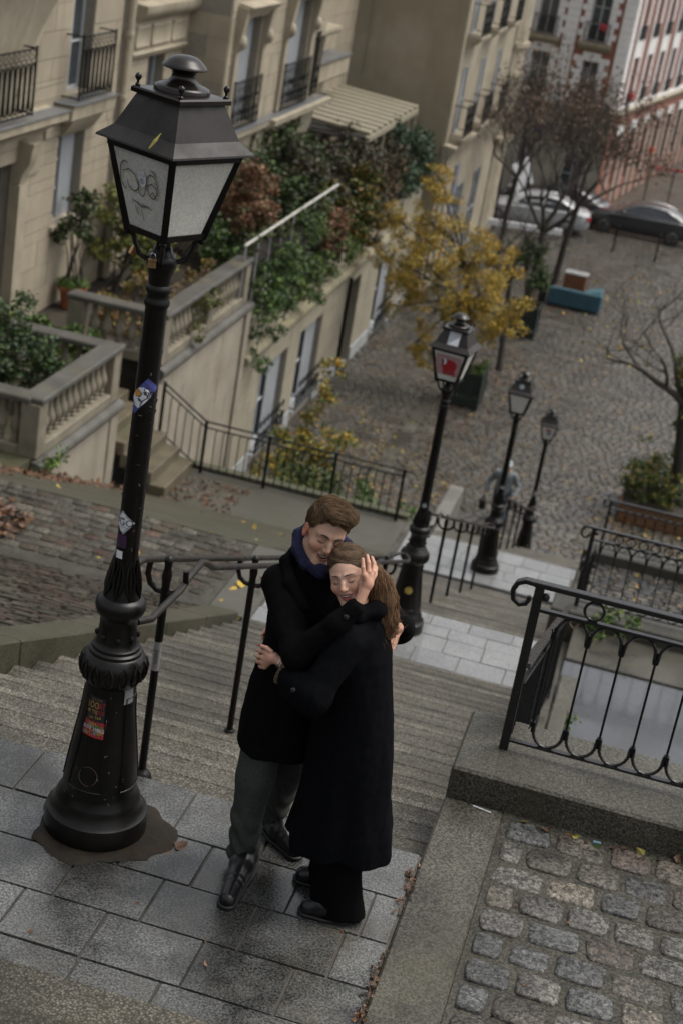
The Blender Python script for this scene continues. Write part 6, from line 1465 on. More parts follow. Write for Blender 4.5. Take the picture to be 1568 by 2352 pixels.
def head_sdf(P, fem=0):
    X = P.copy(); X[:,0] = np.abs(X[:,0])
    d = s_ell(P,(0,-.018,.040),(.076,.098,.098))
    d = smin(d,s_ell(P,(0,.030,.000),(.064,.062,.085)),.03)
    d = smin(d,s_ell(P,(0,.028,-.058),(.054-.004*fem,.058,.056)),.03)                 # jaw
    d = smin(d,s_cap(P,(-.012+.003*fem,.076,-.100),(.012-.003*fem,.076,-.100),.021-.003*fem),.025)   # chin
    d = smin(d,s_cap(X,(.050-.002*fem,-.004,-.058),(.018,.062,-.098),.017-.003*fem),.03)      # jaw line
    d = smin(d,s_ell(X,(.043,.058,-.024),(.024,.024,.021)),.022)                     # cheek
    d = smin(d,s_cap(X,(.012,.086,.031),(.044,.070,.030),.0105-.003*fem),.014)       # brow
    d = smax(d,-s_ell(X,(.0315,.100,.009),(.019,.017,.0125)),.014)                   # eye socket
    d = smin(d,s_ell(X,(.0315,.0725,.006),(.0155,.0145,.0125)),.006)                 # closed lid
    d = smin(d,s_chain(P,[(0,.083,.022),(0,.096,.000),(0,.112,-.022)],[.0085,.0095,.0115],.01),.010)  # nose
    d = smin(d,s_ell(X,(.0125,.099,-.027),(.0085,.0105,.0075)),.007)
    d = smax(d,-s_ell(X,(.0065,.108,-.0355),(.004,.005,.004)),.004)
    d = smax(d,-s_cap(X,(.021,.097,-.030),(.037,.078,-.062),.0035),.012)             # smile fold
    # smiling mouth: lips round a parted line whose corners lift
    x = P[:,0]; zc = -.0595+9.0*x*x; yy = .0915-7.0*x*x; w = .029
    m_ = np.clip(np.abs(x)/w,0,1); lip = np.sqrt((P[:,1]-yy)**2+(P[:,2]-(zc+.0088*(1-.6*m_**2)))**2)-(.0046*(1-.7*m_**2)); lip2 = np.sqrt((P[:,1]-yy+.001)**2+(P[:,2]-(zc-.0105*(1-.6*m_**2)))**2)-(.0064*(1-.75*m_**2))
    lip = np.where(np.abs(x) < w*1.05, lip, .05); lip2 = np.where(np.abs(x) < w*1.05, lip2, .05)
    d = smin(d,lip,.006); d = smin(d,lip2,.006)
    op = np.sqrt(((P[:,2]-zc)/.0068)**2+((P[:,1]-yy-.004)/.011)**2+(x/(w*.86))**2)-1; d = smax(d,-op*.0045,.003)
    # ear
    e = s_ell(X,(.079,-.014,-.006),(.0085,.021,.033),None); e = smax(e,-s_ell(X,(.0885,-.010,-.004),(.007,.012,.021)),.005); d = smin(d,e,.007)
    d = smin(d,s_cap(P,(0,-.030,-.055),(0,-.050,-.19),.056-.010*fem,.060-.010*fem),.03)   # neck
    return d
def head_color(base, lips, fem=0):
    def f(V):
        C = np.tile(np.array(base,float),(len(V),1)); X = V.copy(); X[:,0] = np.abs(X[:,0])
        def blend(dist, r0, r1, col, amt):
            w = np.clip((r1-dist)/(r1-r0),0,1)[:,None]*amt; C[:] = C*(1-w)+np.array(col)*w
        L = lambda c: np.linalg.norm(X-np.array(c,np.float32),axis=1)
        blend(L((.042,.078,-.026)),.01,.035,(base[0]*1.12,base[1]*.78,base[2]*.72),.6)
        blend(L((0,.118,-.024)),.005,.02,(base[0]*1.1,base[1]*.78,base[2]*.72),.6)
        blend(L((.083,-.014,-.006)),.02,.036,(base[0]*1.15,base[1]*.58,base[2]*.5),.8)
        blend(L((.0315,.088,.010)),.008,.022,(base[0]*.72,base[1]*.62,base[2]*.62),.55)
        if not fem: blend(np.abs(np.linalg.norm((V-np.array((0,.06,-.085),np.float32))/np.array((1.25,1.,.8)),axis=1)),.02,.055,(base[0]*.74,base[1]*.72,base[2]*.72),.45)
        x = V[:,0]; zc = -.0595+9.0*x*x; yy = .0915-7.0*x*x
        dl = np.abs(V[:,2]-zc+.001)/.0158; wl = np.clip(1.25-dl**2-(x/.0285)**4,0,1)*(V[:,1]>yy-.012); w = wl[:,None]; C[:] = C*(1-w)+np.array(lips)*w
        dop = np.sqrt(((V[:,2]-zc)/.0060)**2+(x/.0235)**2); w = (np.clip(1.35-dop,0,.4)/.4*(V[:,1]<yy+.003))[:,None]; C[:] = C*(1-w)+np.array((.05,.012,.01))*w
        return C
    return f
def face_marks(parent, M, fem):
    """brows, lashes and teeth set on the face surface"""
    def front(x, z, lift=.0006):
        ys = np.linspace(.135,.03,300,dtype=np.float32); P = np.stack([np.full_like(ys,x),ys,np.full_like(ys,z)],1); d = head_sdf(P,fem); i = np.argmax(d < 0); return M@Vector((x,float(ys[i])+lift,z))
    sc = M.to_scale()[0]
    for s in (-1,1):
        b = MB(); n = 9
        for row, (dz, rr_) in enumerate(((0,.0026),(.0028,.0022)) if not fem else ((0,.0020),(.0015,.0012))):
            b.tube([front(s*(.013+.034*t), .0285+(.007 if not fem else .0045)*math.sin(t*2.2)+(-.004*t if not fem else .003*(1-t))+dz*(1-t*.6)) for t in np.linspace(0,1,n)],[rr_*sc*(.55+.75*math.sin(math.pi*min(1,t*.9+.15))) for t in np.linspace(0,1,n)],5)
        b.build('eyebrow',M_lash,parent,smooth=True)
        b = MB(); b.tube([front(s*(.0175+.0285*t), .0035-.0055*math.sin(math.pi*t)+.001*t) for t in np.linspace(0,1,9)],[.0012*sc*(.6+.9*t) for t in np.linspace(0,1,9)],5); b.build('eyelashes',M_lash,parent,smooth=True)
    b = MB()
    for i in range(-4,5):
        x = i*.0047; zc = -.0595+9.0*x*x; yy = .0890-7.0*x*x; h = .0050*(1-(abs(i)/5.5)**2)
        q = [Vector((x+dx*.0022,yy+.0015*(dz>0),zc+.0022+dz*h)) for dx,dz in ((-1,-1),(1,-1),(1,.4),(-1,.4))]
        b.loft([[M@(p-Vector((0,.003,0))) for p in q],[M@p for p in q]])
    b.build('teeth',M_teeth,parent)
def hand_sdf(P, wrist, palm, fingers, thumb, pr=(.020,.018)):
    d = s_cap(P,wrist,palm,pr[1]*1.15,pr[0])
    for base,*rest in fingers:
        d = smin(d,s_cap(P,palm,base,pr[0]*.85,.0105),.012)
    for ch in fingers+([thumb] if thumb else []):
        k = len(ch); rs = [.0098-.0030*i/(k-1) for i in range(k)]; e = s_chain(P,ch,rs,.004); d = smin(d,e,.0035)
    return d
def bounds(pts, m_): A = np.array(pts); return A.min(0)-m_, A.max(0)+m_
def hair_color(V, c0, c1, seed, sc=90):
    r = np.random.default_rng(seed); t = np.clip(.5+.8*vnoise(V,sc,seed),0,1)[:,None]; return np.array(c0)*(1-t)+np.array(c1)*t
def strands(name, paths, r0, parent, c0, c1, seed):
    b = MB(); cols = []; rr = random.Random(seed)
    for pts in paths:
        k = len(pts); n0 = len(b.v); rad = [r0*(1 if i < k-2 else .6 if i == k-2 else .25) for i in range(k)]; b.tube(pts,rad,4,cap=False)
        t = rr.random(); m_ = rr.uniform(.75,1.25); cols += [tuple((c0[q]*(1-t)+c1[q]*t)*m_ for q in range(3))]*(len(b.v)-n0)
    o = b.build(name,M_hair,parent,smooth=True); ca = o.data.color_attributes.new('Col','FLOAT_COLOR','POINT'); C = np.ones((len(cols),4)); C[:,:3] = cols; ca.data.foreach_set('color',C.ravel()); tag(o,kind='stuff'); return o
def combed(f, n, flow, steps, step, lift, M, seed, lo, hi, h=.006, keep=None):
    """locks that follow the surface of a hair form along a flow field"""
    r = np.random.default_rng(seed); V, Q = surfnet(f,lo,hi,h); P = V[r.integers(0,len(V),n)].astype(np.float32)+r.normal(size=(n,3)).astype(np.float32)*.003
    if keep is not None: P = P[keep(P)]
    n = len(P); L = (lift*r.uniform(.1,1,n)**2).astype(np.float32); J = r.normal(size=(n,3)).astype(np.float32)*.22; out = []
    def grad(P):
        e = .002; g = np.stack([f(P+_v((e,0,0)))-f(P-_v((e,0,0))),f(P+_v((0,e,0)))-f(P-_v((0,e,0))),f(P+_v((0,0,e)))-f(P-_v((0,0,e)))],1); return g/np.maximum(np.linalg.norm(g,axis=1),1e-6)[:,None]
    for k in range(steps+1):
        g = grad(P); d = f(P); t_ = k/steps; P = P-g*(d-(.0004+L*math.sin(math.pi*min(1,.15+t_*.8))))[:,None]; out.append(P.copy())
        F_ = flow(P)+J; F_ = F_-g*(F_*g).sum(1)[:,None]; F_ /= np.maximum(np.linalg.norm(F_,axis=1),1e-6)[:,None]; P = P+F_*step
    A = np.stack(out,1); R3_ = np.array(M.to_3x3()); T3 = np.array(M.translation); A = A@R3_.T+T3
    return [[Vector(p) for p in a] for a in A]
# ------------------------------------------------------------------ the man
fm = np.array((.625,-.78,0)); lm = np.array((.78,.625,0))
SKIN_M = (.47,.282,.195); SKIN_W = (.53,.33,.24)
MAN = thing('person','man in black coat, blue scarf and grey trousers bending his head over the woman','person',(.74,.06,0))
MH = head_frame((.823,-.03,1.598),25,20,15,.98)
handR = dict(wrist=(1.008,-.205,1.468),palm=(1.020,-.172,1.532),
  fingers=[[(1.003,-.186,1.572),(.994,-.178,1.598),(.984,-.160,1.622)],[(1.017,-.165,1.580),(1.006,-.146,1.608),(.992,-.122,1.624)],[(1.029,-.140,1.572),(1.022,-.112,1.594),(1.006,-.088,1.606)],[(1.033,-.118,1.552),(1.028,-.088,1.566),(1.016,-.064,1.572)]],
  thumb=[(1.002,-.190,1.500),(.996,-.180,1.532),(.991,-.168,1.556)])
handL = dict(wrist=(1.140,.115,1.255),palm=(1.134,.070,1.262),
  fingers=[[(1.124,.050,1.296),(1.126,.018,1.282),(1.116,-.030,1.246)],[(1.136,.040,1.272),(1.136,.010,1.252),(1.120,-.034,1.214)],[(1.140,.036,1.244),(1.138,.008,1.222),(1.124,-.030,1.188)],[(1.140,.036,1.218),(1.138,.010,1.198),(1.128,-.022,1.168)]],thumb=[(1.116,.06,1.298),(1.112,.03,1.322),(1.108,.008,1.336)])
Mi = MH.inverted(); Mi3 = np.array(Mi.to_3x3(),np.float32); Mit = np.array(Mi.translation,np.float32)
def man_body(P):
    """one continuous figure under the clothes"""
    d = s_stack(P,[(.80,.155,.11,.735,.09),(1.0,.145,.105,.75,.10),(1.25,.17,.11,.77,.11),(1.38,.15,.085,.78,.11),(1.46,.06,.06,.785,.09)],lm,fm)
    nb = np.array(MH@Vector((0,-.035,-.10))); d = smin(d,s_cap(P,(.785,.10,1.38),nb,.058,.054),.03)
    d = smin(d,s_chain(P,[(.65,.02,1.35),(.812,-.225,1.20),handR['wrist']],[.05,.034,.024],.03),.03); d = smin(d,s_chain(P,[(.92,.21,1.36),(1.11,.21,1.2),handL['wrist']],[.055,.045,.026],.03),.03)
    d = smin(d,s_chain(P,[(.69,.05,.82),(.665,-.015,.45),(.675,.005,.07)],[.085,.058,.040],.03),.04); d = smin(d,s_chain(P,[(.79,.13,.82),(.78,.2,.45),(.715,.31,.07)],[.085,.058,.040],.03),.04)
    q = P@Mi3.T+Mit; near = np.linalg.norm(q,axis=1) < .17; e = np.full(len(P),.2,np.float32)
    if near.any(): e[near] = s_ell(q[near],(0,0,.01),(.065,.08,.10))
    return smin(d,e,.02)
b0 = sdf_mesh('body',man_body,(.5,-.35,.02),(1.25,.42,1.72),.014,M_skin,MAN,colf=lambda V: np.tile(np.array(SKIN_M),(len(V),1)))
hm = sdf_mesh('head',lambda P: head_sdf(P,0),(-.10,-.14,-.165),(.10,.14,.155),.0026,M_skin,MAN,colf=head_color(SKIN_M,(.34,.12,.10)),M=MH)
face_marks(MAN,MH,0)
for hd in (handR,handL):
    pts = [hd['wrist'],hd['palm']]+[p for f_ in hd['fingers'] for p in f_]+hd['thumb']; lo,hi = bounds(pts,.03)
    sdf_mesh('hand',lambda P: hand_sdf(P,**hd),lo,hi,.0024,M_skin,MAN,colf=lambda V: np.array(SKIN_M)*np.array((1.05,.95,.95))*(1+.10*vnoise(V,60,3))[:,None])
def man_coat(P):
    z = P[:,2]
    d = s_stack(P,[(.59,.192,.165,.742,.085),(.72,.190,.160,.738,.085),(.9,.178,.150,.745,.09),(1.08,.160,.138,.76,.10),(1.25,.185,.145,.775,.105),(1.35,.185,.125,.783,.11),(1.42,.140,.105,.788,.105),(1.47,.085,.085,.79,.09)],lm,fm)
    d = smin(d,s_chain(P,[(.645,.015,1.355),(.810,-.235,1.195),(.945,-.238,1.370),(.999,-.214,1.442)],[.078,.058,.042,.037],.03),.035)
    d = smin(d,s_chain(P,[(.915,.215,1.36),(1.12,.22,1.19),(1.145,.12,1.25)],[.075,.060,.046],.03),.03)
    d = d+.004*vnoise(P*np.array((1,1,.55),np.float32),22,5)+.0016*vnoise(P,70,6)
    return d
sdf_mesh('coat',man_coat,(.45,-.38,.56),(1.24,.45,1.53),.008,M_coat,MAN)
# collar and lapels stand off the neck
def man_collar(P):
    d = None
    for i,(a,c,r) in enumerate((((.675,.13,1.485),(.655,.02,1.45),.024),((.655,.02,1.45),(.70,-.05,1.40),.026),((.70,-.05,1.40),(.77,-.09,1.33),.028),((.675,.13,1.485),(.76,.20,1.49),.024),((.76,.20,1.49),(.86,.16,1.45),.024))):
        e = s_cap(P,a,c,r); d = e if d is None else smin(d,e,.02)
    return d+.002*vnoise(P,60,8)
sdf_mesh('collar',man_collar,(.6,-.15,1.28),(.92,.25,1.54),.006,M_coat,MAN)
def man_scarf(P):
    nb = [(.70,.16,1.56),(.672,.09,1.545),(.690,.03,1.515),(.745,-.025,1.487),(.815,-.045,1.475),(.875,.0,1.475),(.9,.08,1.49),(.86,.16,1.52),(.78,.2,1.55),(.70,.16,1.56)]
    d = s_chain(P,nb,[.026,.025,.026,.028,.028,.026,.025,.025,.026,.026],.01)
    return d+.0035*np.sin(P[:,2]*210+P[:,0]*120)*.5+.0025*vnoise(P,90,9)
sdf_mesh('scarf',man_scarf,(.62,-.17,1.33),(.95,.25,1.61),.005,M_scarf,MAN)
def man_trousers(P):
    d1 = s_chain(P,[(.69,.055,.80),(.675,-.0,.46),(.668,-.005,.24),(.672,.005,.085)],[.108,.080,.064,.066],.03); d2 = s_chain(P,[(.79,.13,.80),(.785,.19,.46),(.735,.275,.24),(.712,.31,.09)],[.105,.080,.064,.062],.03)
    d = smin(d1,d2,.04); z = P[:,2]; low = np.clip((.40-z)/.25,0,1)
    d = d+.0065*low*np.sin(z*62+2.5*np.sin(P[:,0]*30+P[:,1]*14)+P[:,0]*25)+.004*vnoise(P*np.array((1,1,.6),np.float32),26,4)
    return smax(d,.034-z,.006)
sdf_mesh('trousers',man_trousers,(.5,-.16,.03),(.96,.44,.93),.0075,M_trou,MAN)
def shoe(parent, heel, toe, w=.042, h=.075, top=.12, nm='shoe', mat=None, blunt=.8):
    H, T_ = Vector(heel), Vector(toe); dv = (T_-H); L = dv.length; f = dv/L; s = Vector((-f.y,f.x,0))
    def fr(P): q = P-_v(H); return np.stack([q@_v(f),q@_v(s),q[:,2]],1)
    def up(P):
        q = fr(P); d = s_cap(q,(.045,0,.05),(.11,0,.055),w*.92,w*.98); d = smin(d,s_cap(q,(.11,0,.050),(L-.045,0,.030),w*.95,w*blunt),.03); d = smin(d,s_cap(q,(.05,0,.06),(.055,0,top),w*.8,w*.82),.03)
        d = smax(d,.012-q[:,2],.004); d = d+.0014*np.sin(q[:,0]*170)*np.exp(-((q[:,0]-L*.62)/.03)**2); return d
    lo,hi = bounds([H,T_,H+Vector((0,0,top+.03))],.06); lo[2] = 0
    o = sdf_mesh(nm,up,lo,hi,.0045,mat or M_shoe,parent)
    def so(P):
        q = fr(P); q2 = q.copy(); q2[:,2] = 0; d = s_cap(q2,(.040,0,0),(.11,0,0),w*.98,w*1.04); d = smin(d,s_cap(q2,(.11,0,0),(L-.042,0,0),w*1.04,w*(blunt+.1)),.02); return smax(smax(d,q[:,2]-.019,.002),.001-q[:,2],.001)
    sdf_mesh('sole',so,lo,hi,.0045,M_sole,o)
    return o
for hl,te in (((.688,.055,0),(.704,-.325,0)),((.690,.345,0),(.895,.150,0))):
    o = shoe(MAN,hl,te,.054,top=.105,blunt=.66)
    H,T_ = Vector(hl),Vector(te); f = (T_-H).normalized(); s = Vector((-f.y,f.x,0)); b = MB()
    for i in range(4):
        c = H+f*(.125+.017*i)+Vector((0,0,.102-.009*i)); b.tube([c-s*.016,c+Vector((0,0,.004)),c+s*.016],.0015,5)
    b.build('laces',M_sole,o,smooth=True)
for c in ((.978,-.262,1.418),): MB().ball(c,.0115,12,6,(1,.5,1)).build('button',M_button,MAN,smooth=True)
# the man's hair: a shaped cap and combed locks over it
def man_hair(P):
    d = s_ell(P,(0,-.020,.046),(.082,.104,.104)); d = smin(d,s_ell(P,(.010,.040,.118),(.066,.064,.040)),.03); d = smin(d,s_ell(P,(.030,.064,.124),(.040,.032,.026)),.025)
    zl = np.interp(P[:,1],[-.12,-.05,-.005,.03,.06,.085],[-.052,-.030,.012,.040,.074,.104]); d = smax(d,(zl+.008*np.sin(P[:,0]*120)+.006*np.sin(P[:,0]*310+1)).astype(np.float32)-P[:,2],.006)
    return d+.0022*np.sin((P[:,0]*.55-P[:,1]*.75)*150+1.2*np.sin(P[:,2]*40))+.0018*vnoise(P,45,2)
HM0, HM1 = (.060,.036,.020),(.155,.092,.048)
sdf_mesh('hair',man_hair,(-.11,-.15,-.08),(.11,.14,.185),.0034,M_hair,MAN,colf=lambda V: hair_color(V,HM0,HM1,5,70),M=MH)
def man_flow(P):
    w = np.clip((P[:,2]-.05)/.07,0,1)[:,None]; top = np.stack([.75+0*P[:,0],.55-4*P[:,1]*0,.28*np.sin(P[:,0]*40+P[:,1]*30)],1); side = np.stack([0*P[:,0],-.55+0*P[:,0],-.8+0*P[:,0]],1)
    sw = .12*np.sin(P[:,2]*50+P[:,1]*35)[:,None]*np.array((.4,.6,0)); return (top*w+side*(1-w)+sw).astype(np.float32)
paths = combed(man_hair,3200,man_flow,7,.0085,.0075,MH,8,(-.11,-.15,-.08),(.11,.14,.185))
strands('hair_locks',paths,.0008,MAN,(.045,.026,.014),(.22,.135,.070),3)
# ------------------------------------------------------------------ the woman
WOM = thing('person','woman in long black coat and wide black trousers leaning on the man, eyes closed, smiling','person',(1.06,-.06,0))
WH = head_frame((.930,-.184,1.524),13,-18,-8,.90)
lw, fw = np.array((0,-1,0.)), np.array((-1,0,0.))
def sh_(q, k=.045): return (q[0]-.218*k, q[1]+k, q[2]-.543*k)
handW = dict(wrist=sh_((.762,-.262,1.158)),palm=sh_((.722,-.255,1.166)),
  fingers=[[sh_(q) for q in f_] for f_ in [[(.690,-.248,1.176),(.662,-.232,1.168),(.642,-.192,1.144)],[(.682,-.248,1.152),(.655,-.230,1.142),(.640,-.190,1.118)],[(.684,-.246,1.130),(.660,-.228,1.118),(.648,-.190,1.098)],[(.692,-.242,1.110),(.674,-.226,1.098),(.662,-.195,1.082)]]],
  thumb=[sh_(q) for q in [(.712,-.256,1.190),(.690,-.252,1.199),(.662,-.235,1.192)]])
Wi = WH.inverted(); Wi3 = np.array(Wi.to_3x3(),np.float32); Wit = np.array(Wi.translation,np.float32)
def wom_body(P):
    d = s_stack(P,[(.78,.15,.11,1.05,-.05),(1.0,.125,.09,1.03,-.05),(1.2,.145,.10,1.01,-.05),(1.33,.13,.075,.99,-.05),(1.39,.05,.05,.985,-.06)],lw,fw)
    nb = np.array(WH@Vector((0,-.04,-.10))); d = smin(d,s_cap(P,(.985,-.06,1.34),nb,.050,.045),.03)
    d = smin(d,s_chain(P,[(.99,-.19,1.29),(.915,-.31,1.09),handW['wrist']],[.05,.04,.023],.03),.03); d = smin(d,s_chain(P,[(1.0,.09,1.29),(.85,.16,1.13),(.66,.17,1.08)],[.05,.04,.023],.03),.03)
    d = smin(d,s_chain(P,[(1.06,-.12,.8),(1.08,-.12,.45),(1.17,-.15,.07)],[.085,.056,.038],.03),.04); d = smin(d,s_chain(P,[(1.05,.02,.8),(1.04,.03,.45),(1.08,.03,.07)],[.085,.056,.038],.03),.04)
    q = P@Wi3.T+Wit; near = np.linalg.norm(q,axis=1) < .17; e = np.full(len(P),.2,np.float32)
    if near.any(): e[near] = s_ell(q[near],(0,0,.01),(.062,.078,.095))*.9
    return smin(d,e,.02)
sdf_mesh('body',wom_body,(.6,-.42,.02),(1.3,.28,1.65),.014,M_skin,WOM,colf=lambda V: np.tile(np.array(SKIN_W),(len(V),1)))
sdf_mesh('head',lambda P: head_sdf(P,1),(-.10,-.14,-.165),(.10,.14,.155),.0026,M_skin,WOM,colf=head_color(SKIN_W,(.33,.06,.065),1),M=WH)
face_marks(WOM,WH,1)
pts = [handW['wrist'],handW['palm']]+[p for f_ in handW['fingers'] for p in f_]+handW['thumb']; lo,hi = bounds(pts,.03)
sdf_mesh('hand',lambda P: hand_sdf(P,**handW,pr=(.019,.0165)),lo,hi,.0024,M_skin,WOM,colf=lambda V: np.array(SKIN_W)*np.array((1.05,.92,.9))*(1+.10*vnoise(V,60,4))[:,None])
hd2 = dict(wrist=(.655,.165,1.085),palm=(.625,.145,1.080),fingers=[[(.610,.125,1.09),(.596,.105,1.085),(.592,.08,1.075)],[(.610,.125,1.072),(.598,.105,1.066),(.594,.085,1.058)],[(.612,.128,1.056),(.602,.11,1.050),(.6,.09,1.045)]],thumb=None)
pts = [hd2['wrist'],hd2['palm']]+[p for f_ in hd2['fingers'] for p in f_]; lo,hi = bounds(pts,.03); sdf_mesh('hand',lambda P: hand_sdf(P,**hd2),lo,hi,.003,M_skin,WOM,colf=lambda V: np.tile(np.array(SKIN_W)*np.array((1.05,.8,.75)),(len(V),1)))
MB().ball(sh_((.6595,-.240,1.196)),.0075,8,5,(1.1,.8,.5)).build('thumb_nail',M_nail,WOM,smooth=True)
b = MB(); ctr = Vector(sh_((.757,-.262,1.157))); ax = Vector((.92,-.25,-.28)).normalized(); e1 = ax.cross(Vector((0,0,1))).normalized(); e2 = ax.cross(e1)
b.tube([ctr+(e1*math.cos(2*math.pi*j/18)+e2*math.sin(2*math.pi*j/18))*.0225 for j in range(18)],.0022,5,closed=True); b.build('bracelet',M_silver,WOM,smooth=True)
def knit(P):
    q = P-_v(sh_((.778,-.268,1.145))); t = q@_v(ax); rad = q-t[:,None]*_v(ax); u = rad@_v(e1); v = rad@_v(e2); ang = np.arctan2(u,v)
    d = np.sqrt((u/.034)**2+((P[:,2]-1.108)/.066)**2); d = (d-1)*.034+.0016*np.sin(P[:,2]*330); return smax(smax(d,t-.045,.004),-.012-t,.004)
sdf_mesh('knit_cuff',knit,(.68,-.32,1.0),(.86,-.14,1.21),.0035,M_knit,WOM)
def wom_coat(P):
    d = s_stack(P,[(.30,.205,.236,1.078,-.05),(.40,.20,.222,1.078,-.05),(.55,.19,.195,1.068,-.05),(.75,.182,.178,1.057,-.05),(1.0,.172,.152,1.032,-.05),(1.2,.172,.138,1.010,-.05),(1.31,.165,.118,.995,-.05),(1.37,.12,.098,.990,-.055),(1.42,.075,.075,.992,-.05)],lw,fw)
    d = smin(d,s_chain(P,[(.99,-.205,1.295),(.920,-.325,1.090),(.812,-.255,1.095)],[.070,.064,.058],.03),.035)
    d = smin(d,s_cap(P,(.915,-.325,1.06),(.815,-.25,1.055),.055,.045),.04)
    d = smin(d,s_chain(P,[(1.0,.10,1.29),(.86,.17,1.13),(.68,.18,1.085)],[.068,.058,.05],.03),.03)
    z = P[:,2]; low = np.clip((1.0-z)/.6,0,1); an = np.arctan2(P[:,1]+.05,P[:,0]-1.07)
    d = d+.010*low*np.sin(an*4+.6)+.005*low*np.sin(an*9+z*2)+.0035*vnoise(P*np.array((1,1,.5),np.float32),22,15)+.0014*vnoise(P,70,16)
    return d
sdf_mesh('coat',wom_coat,(.55,-.43,.28),(1.34,.27,1.46),.008,M_coat2,WOM)
sdf_mesh('coat_collar',lambda P: s_chain(P,[(.925,-.15,1.36),(1.0,-.165,1.385),(1.065,-.10,1.40),(1.075,-.0,1.41),(1.02,.07,1.40)],[.020,.030,.034,.034,.026],.02)+.003*vnoise(P,50,17),(.88,-.22,1.31),(1.14,.12,1.47),.007,M_coat2,WOM)
for c in ((.846,-.375,1.118),): MB().ball(c,.0105,12,6,(1,.5,1)).build('button',M_button,WOM,smooth=True)
def wom_pants(P):
    z = P[:,2]; f1 = np.interp(z,[.0,.12,.3,.6],[.096,.083,.078,.09]).astype(np.float32); c1 = np.interp(z,[.0,.5],[1.125,1.075]); 
    d1 = np.sqrt(((P[:,0]-c1-.02*(z<.2)*(.2-z)*5)/1.28)**2+(P[:,1]+.135)**2)-f1; d2 = np.sqrt(((P[:,0]-np.interp(z,[0,.5],[1.045,1.045]))/1.1)**2+(P[:,1]-.045)**2)-f1*.92
    d = np.minimum(d1,d2); d = smin(d1,d2,.02)*.9+.006*vnoise(P*np.array((1,1,.35),np.float32),24,12); return smax(smax(d,z-.40,.01),.022-z,.006)
sdf_mesh('trousers',wom_pants,(.85,-.3,.0),(1.32,.2,.64),.0085,M_bpant,WOM)
shoe(WOM,(1.205,-.160,0),(.985,-.185,0),.043,top=.05,blunt=.95); shoe(WOM,(1.13,.035,0),(.905,.025,0),.042,top=.07,blunt=.95)
# her hair: smooth cap drawn back from a side parting, long loose fall over the shoulder
def wom_hair(P):
    d = s_ell(P,(0,-.022,.044),(.083,.104,.102)); zl = np.interp(P[:,1],[-.12,-.04,.0,.03,.062,.09],[-.10,-.075,-.03,.026,.070,.101]); d = smax(d,(zl+.05*np.abs(P[:,0]+.02)-.004).astype(np.float32)-P[:,2],.012)
    d = smin(d,s_ell(P,(.03,-.075,-.04),(.055,.05,.07)),.03)
    return d+.0016*np.sin(P[:,2]*190+P[:,0]*70+1.5*np.sin(P[:,1]*40))+.0014*vnoise(P,120,7)
HW0, HW1 = (.050,.030,.018),(.120,.070,.036)
sdf_mesh('hair',wom_hair,(-.11,-.16,-.14),(.11,.12,.165),.0036,M_hair,WOM,colf=lambda V: hair_color(V,HW0,HW1,9,80),M=WH)
def wom_flow(P):
    sx = np.sign(P[:,0]+.012); q = np.clip((.09-P[:,2])/.12,0,1); return np.stack([sx*.75*(1-q),-.75-.2*q,-.25-.2*q],1).astype(np.float32)
rr = random.Random(12); paths = combed(wom_hair,2400,wom_flow,7,.010,.0028,WH,12,(-.11,-.16,-.14),(.11,.12,.165))
strands('hair_locks',paths,.0007,WOM,(.04,.024,.014),(.165,.10,.052),5)
def hair_fall(P):
    d = s_chain(P,[(1.012,-.045,1.535),(1.045,-.035,1.480),(1.078,-.038,1.415),(1.100,-.044,1.345),(1.112,-.046,1.285)],[.030,.040,.044,.036,.014],.03)
    return d+.0025*np.sin(P[:,0]*330+P[:,1]*240+2.5*np.sin(P[:,2]*16))+.0016*vnoise(P*np.array((1,1,.3),np.float32),120,4)
sdf_mesh('hair_fall',hair_fall,(.95,-.12,1.25),(1.18,.04,1.60),.004,M_hair,WOM,colf=lambda V: hair_color(V*np.array((1,1,.25)),(.085,.048,.025),(.21,.12,.062),14,110))
def fall_flow(P): return np.stack([.36+.16*np.sin(P[:,2]*26+P[:,1]*30),-.02+.14*np.sin(P[:,2]*21+P[:,0]*40),-1+0*P[:,0]],1).astype(np.float32)
paths = combed(hair_fall,1500,fall_flow,8,.022,.007,Matrix.Identity(4),15,(.95,-.12,1.25),(1.18,.04,1.60))
for i in range(60):
    u, v, w = rr.gauss(0,1), rr.gauss(0,1), rr.random(); p = Vector((1.03+.02*u,-.05+.03*v,1.50-.08*w)); q = [p]
    for k in range(6): p = p+Vector((.012+.012*math.sin(k+6*w)+rr.gauss(0,.004),-.004+rr.gauss(0,.004),-.034)); q.append(p)
    paths.append(q)
strands('hair_lengths',paths,.0009,WOM,(.085,.046,.024),(.30,.175,.095),6)
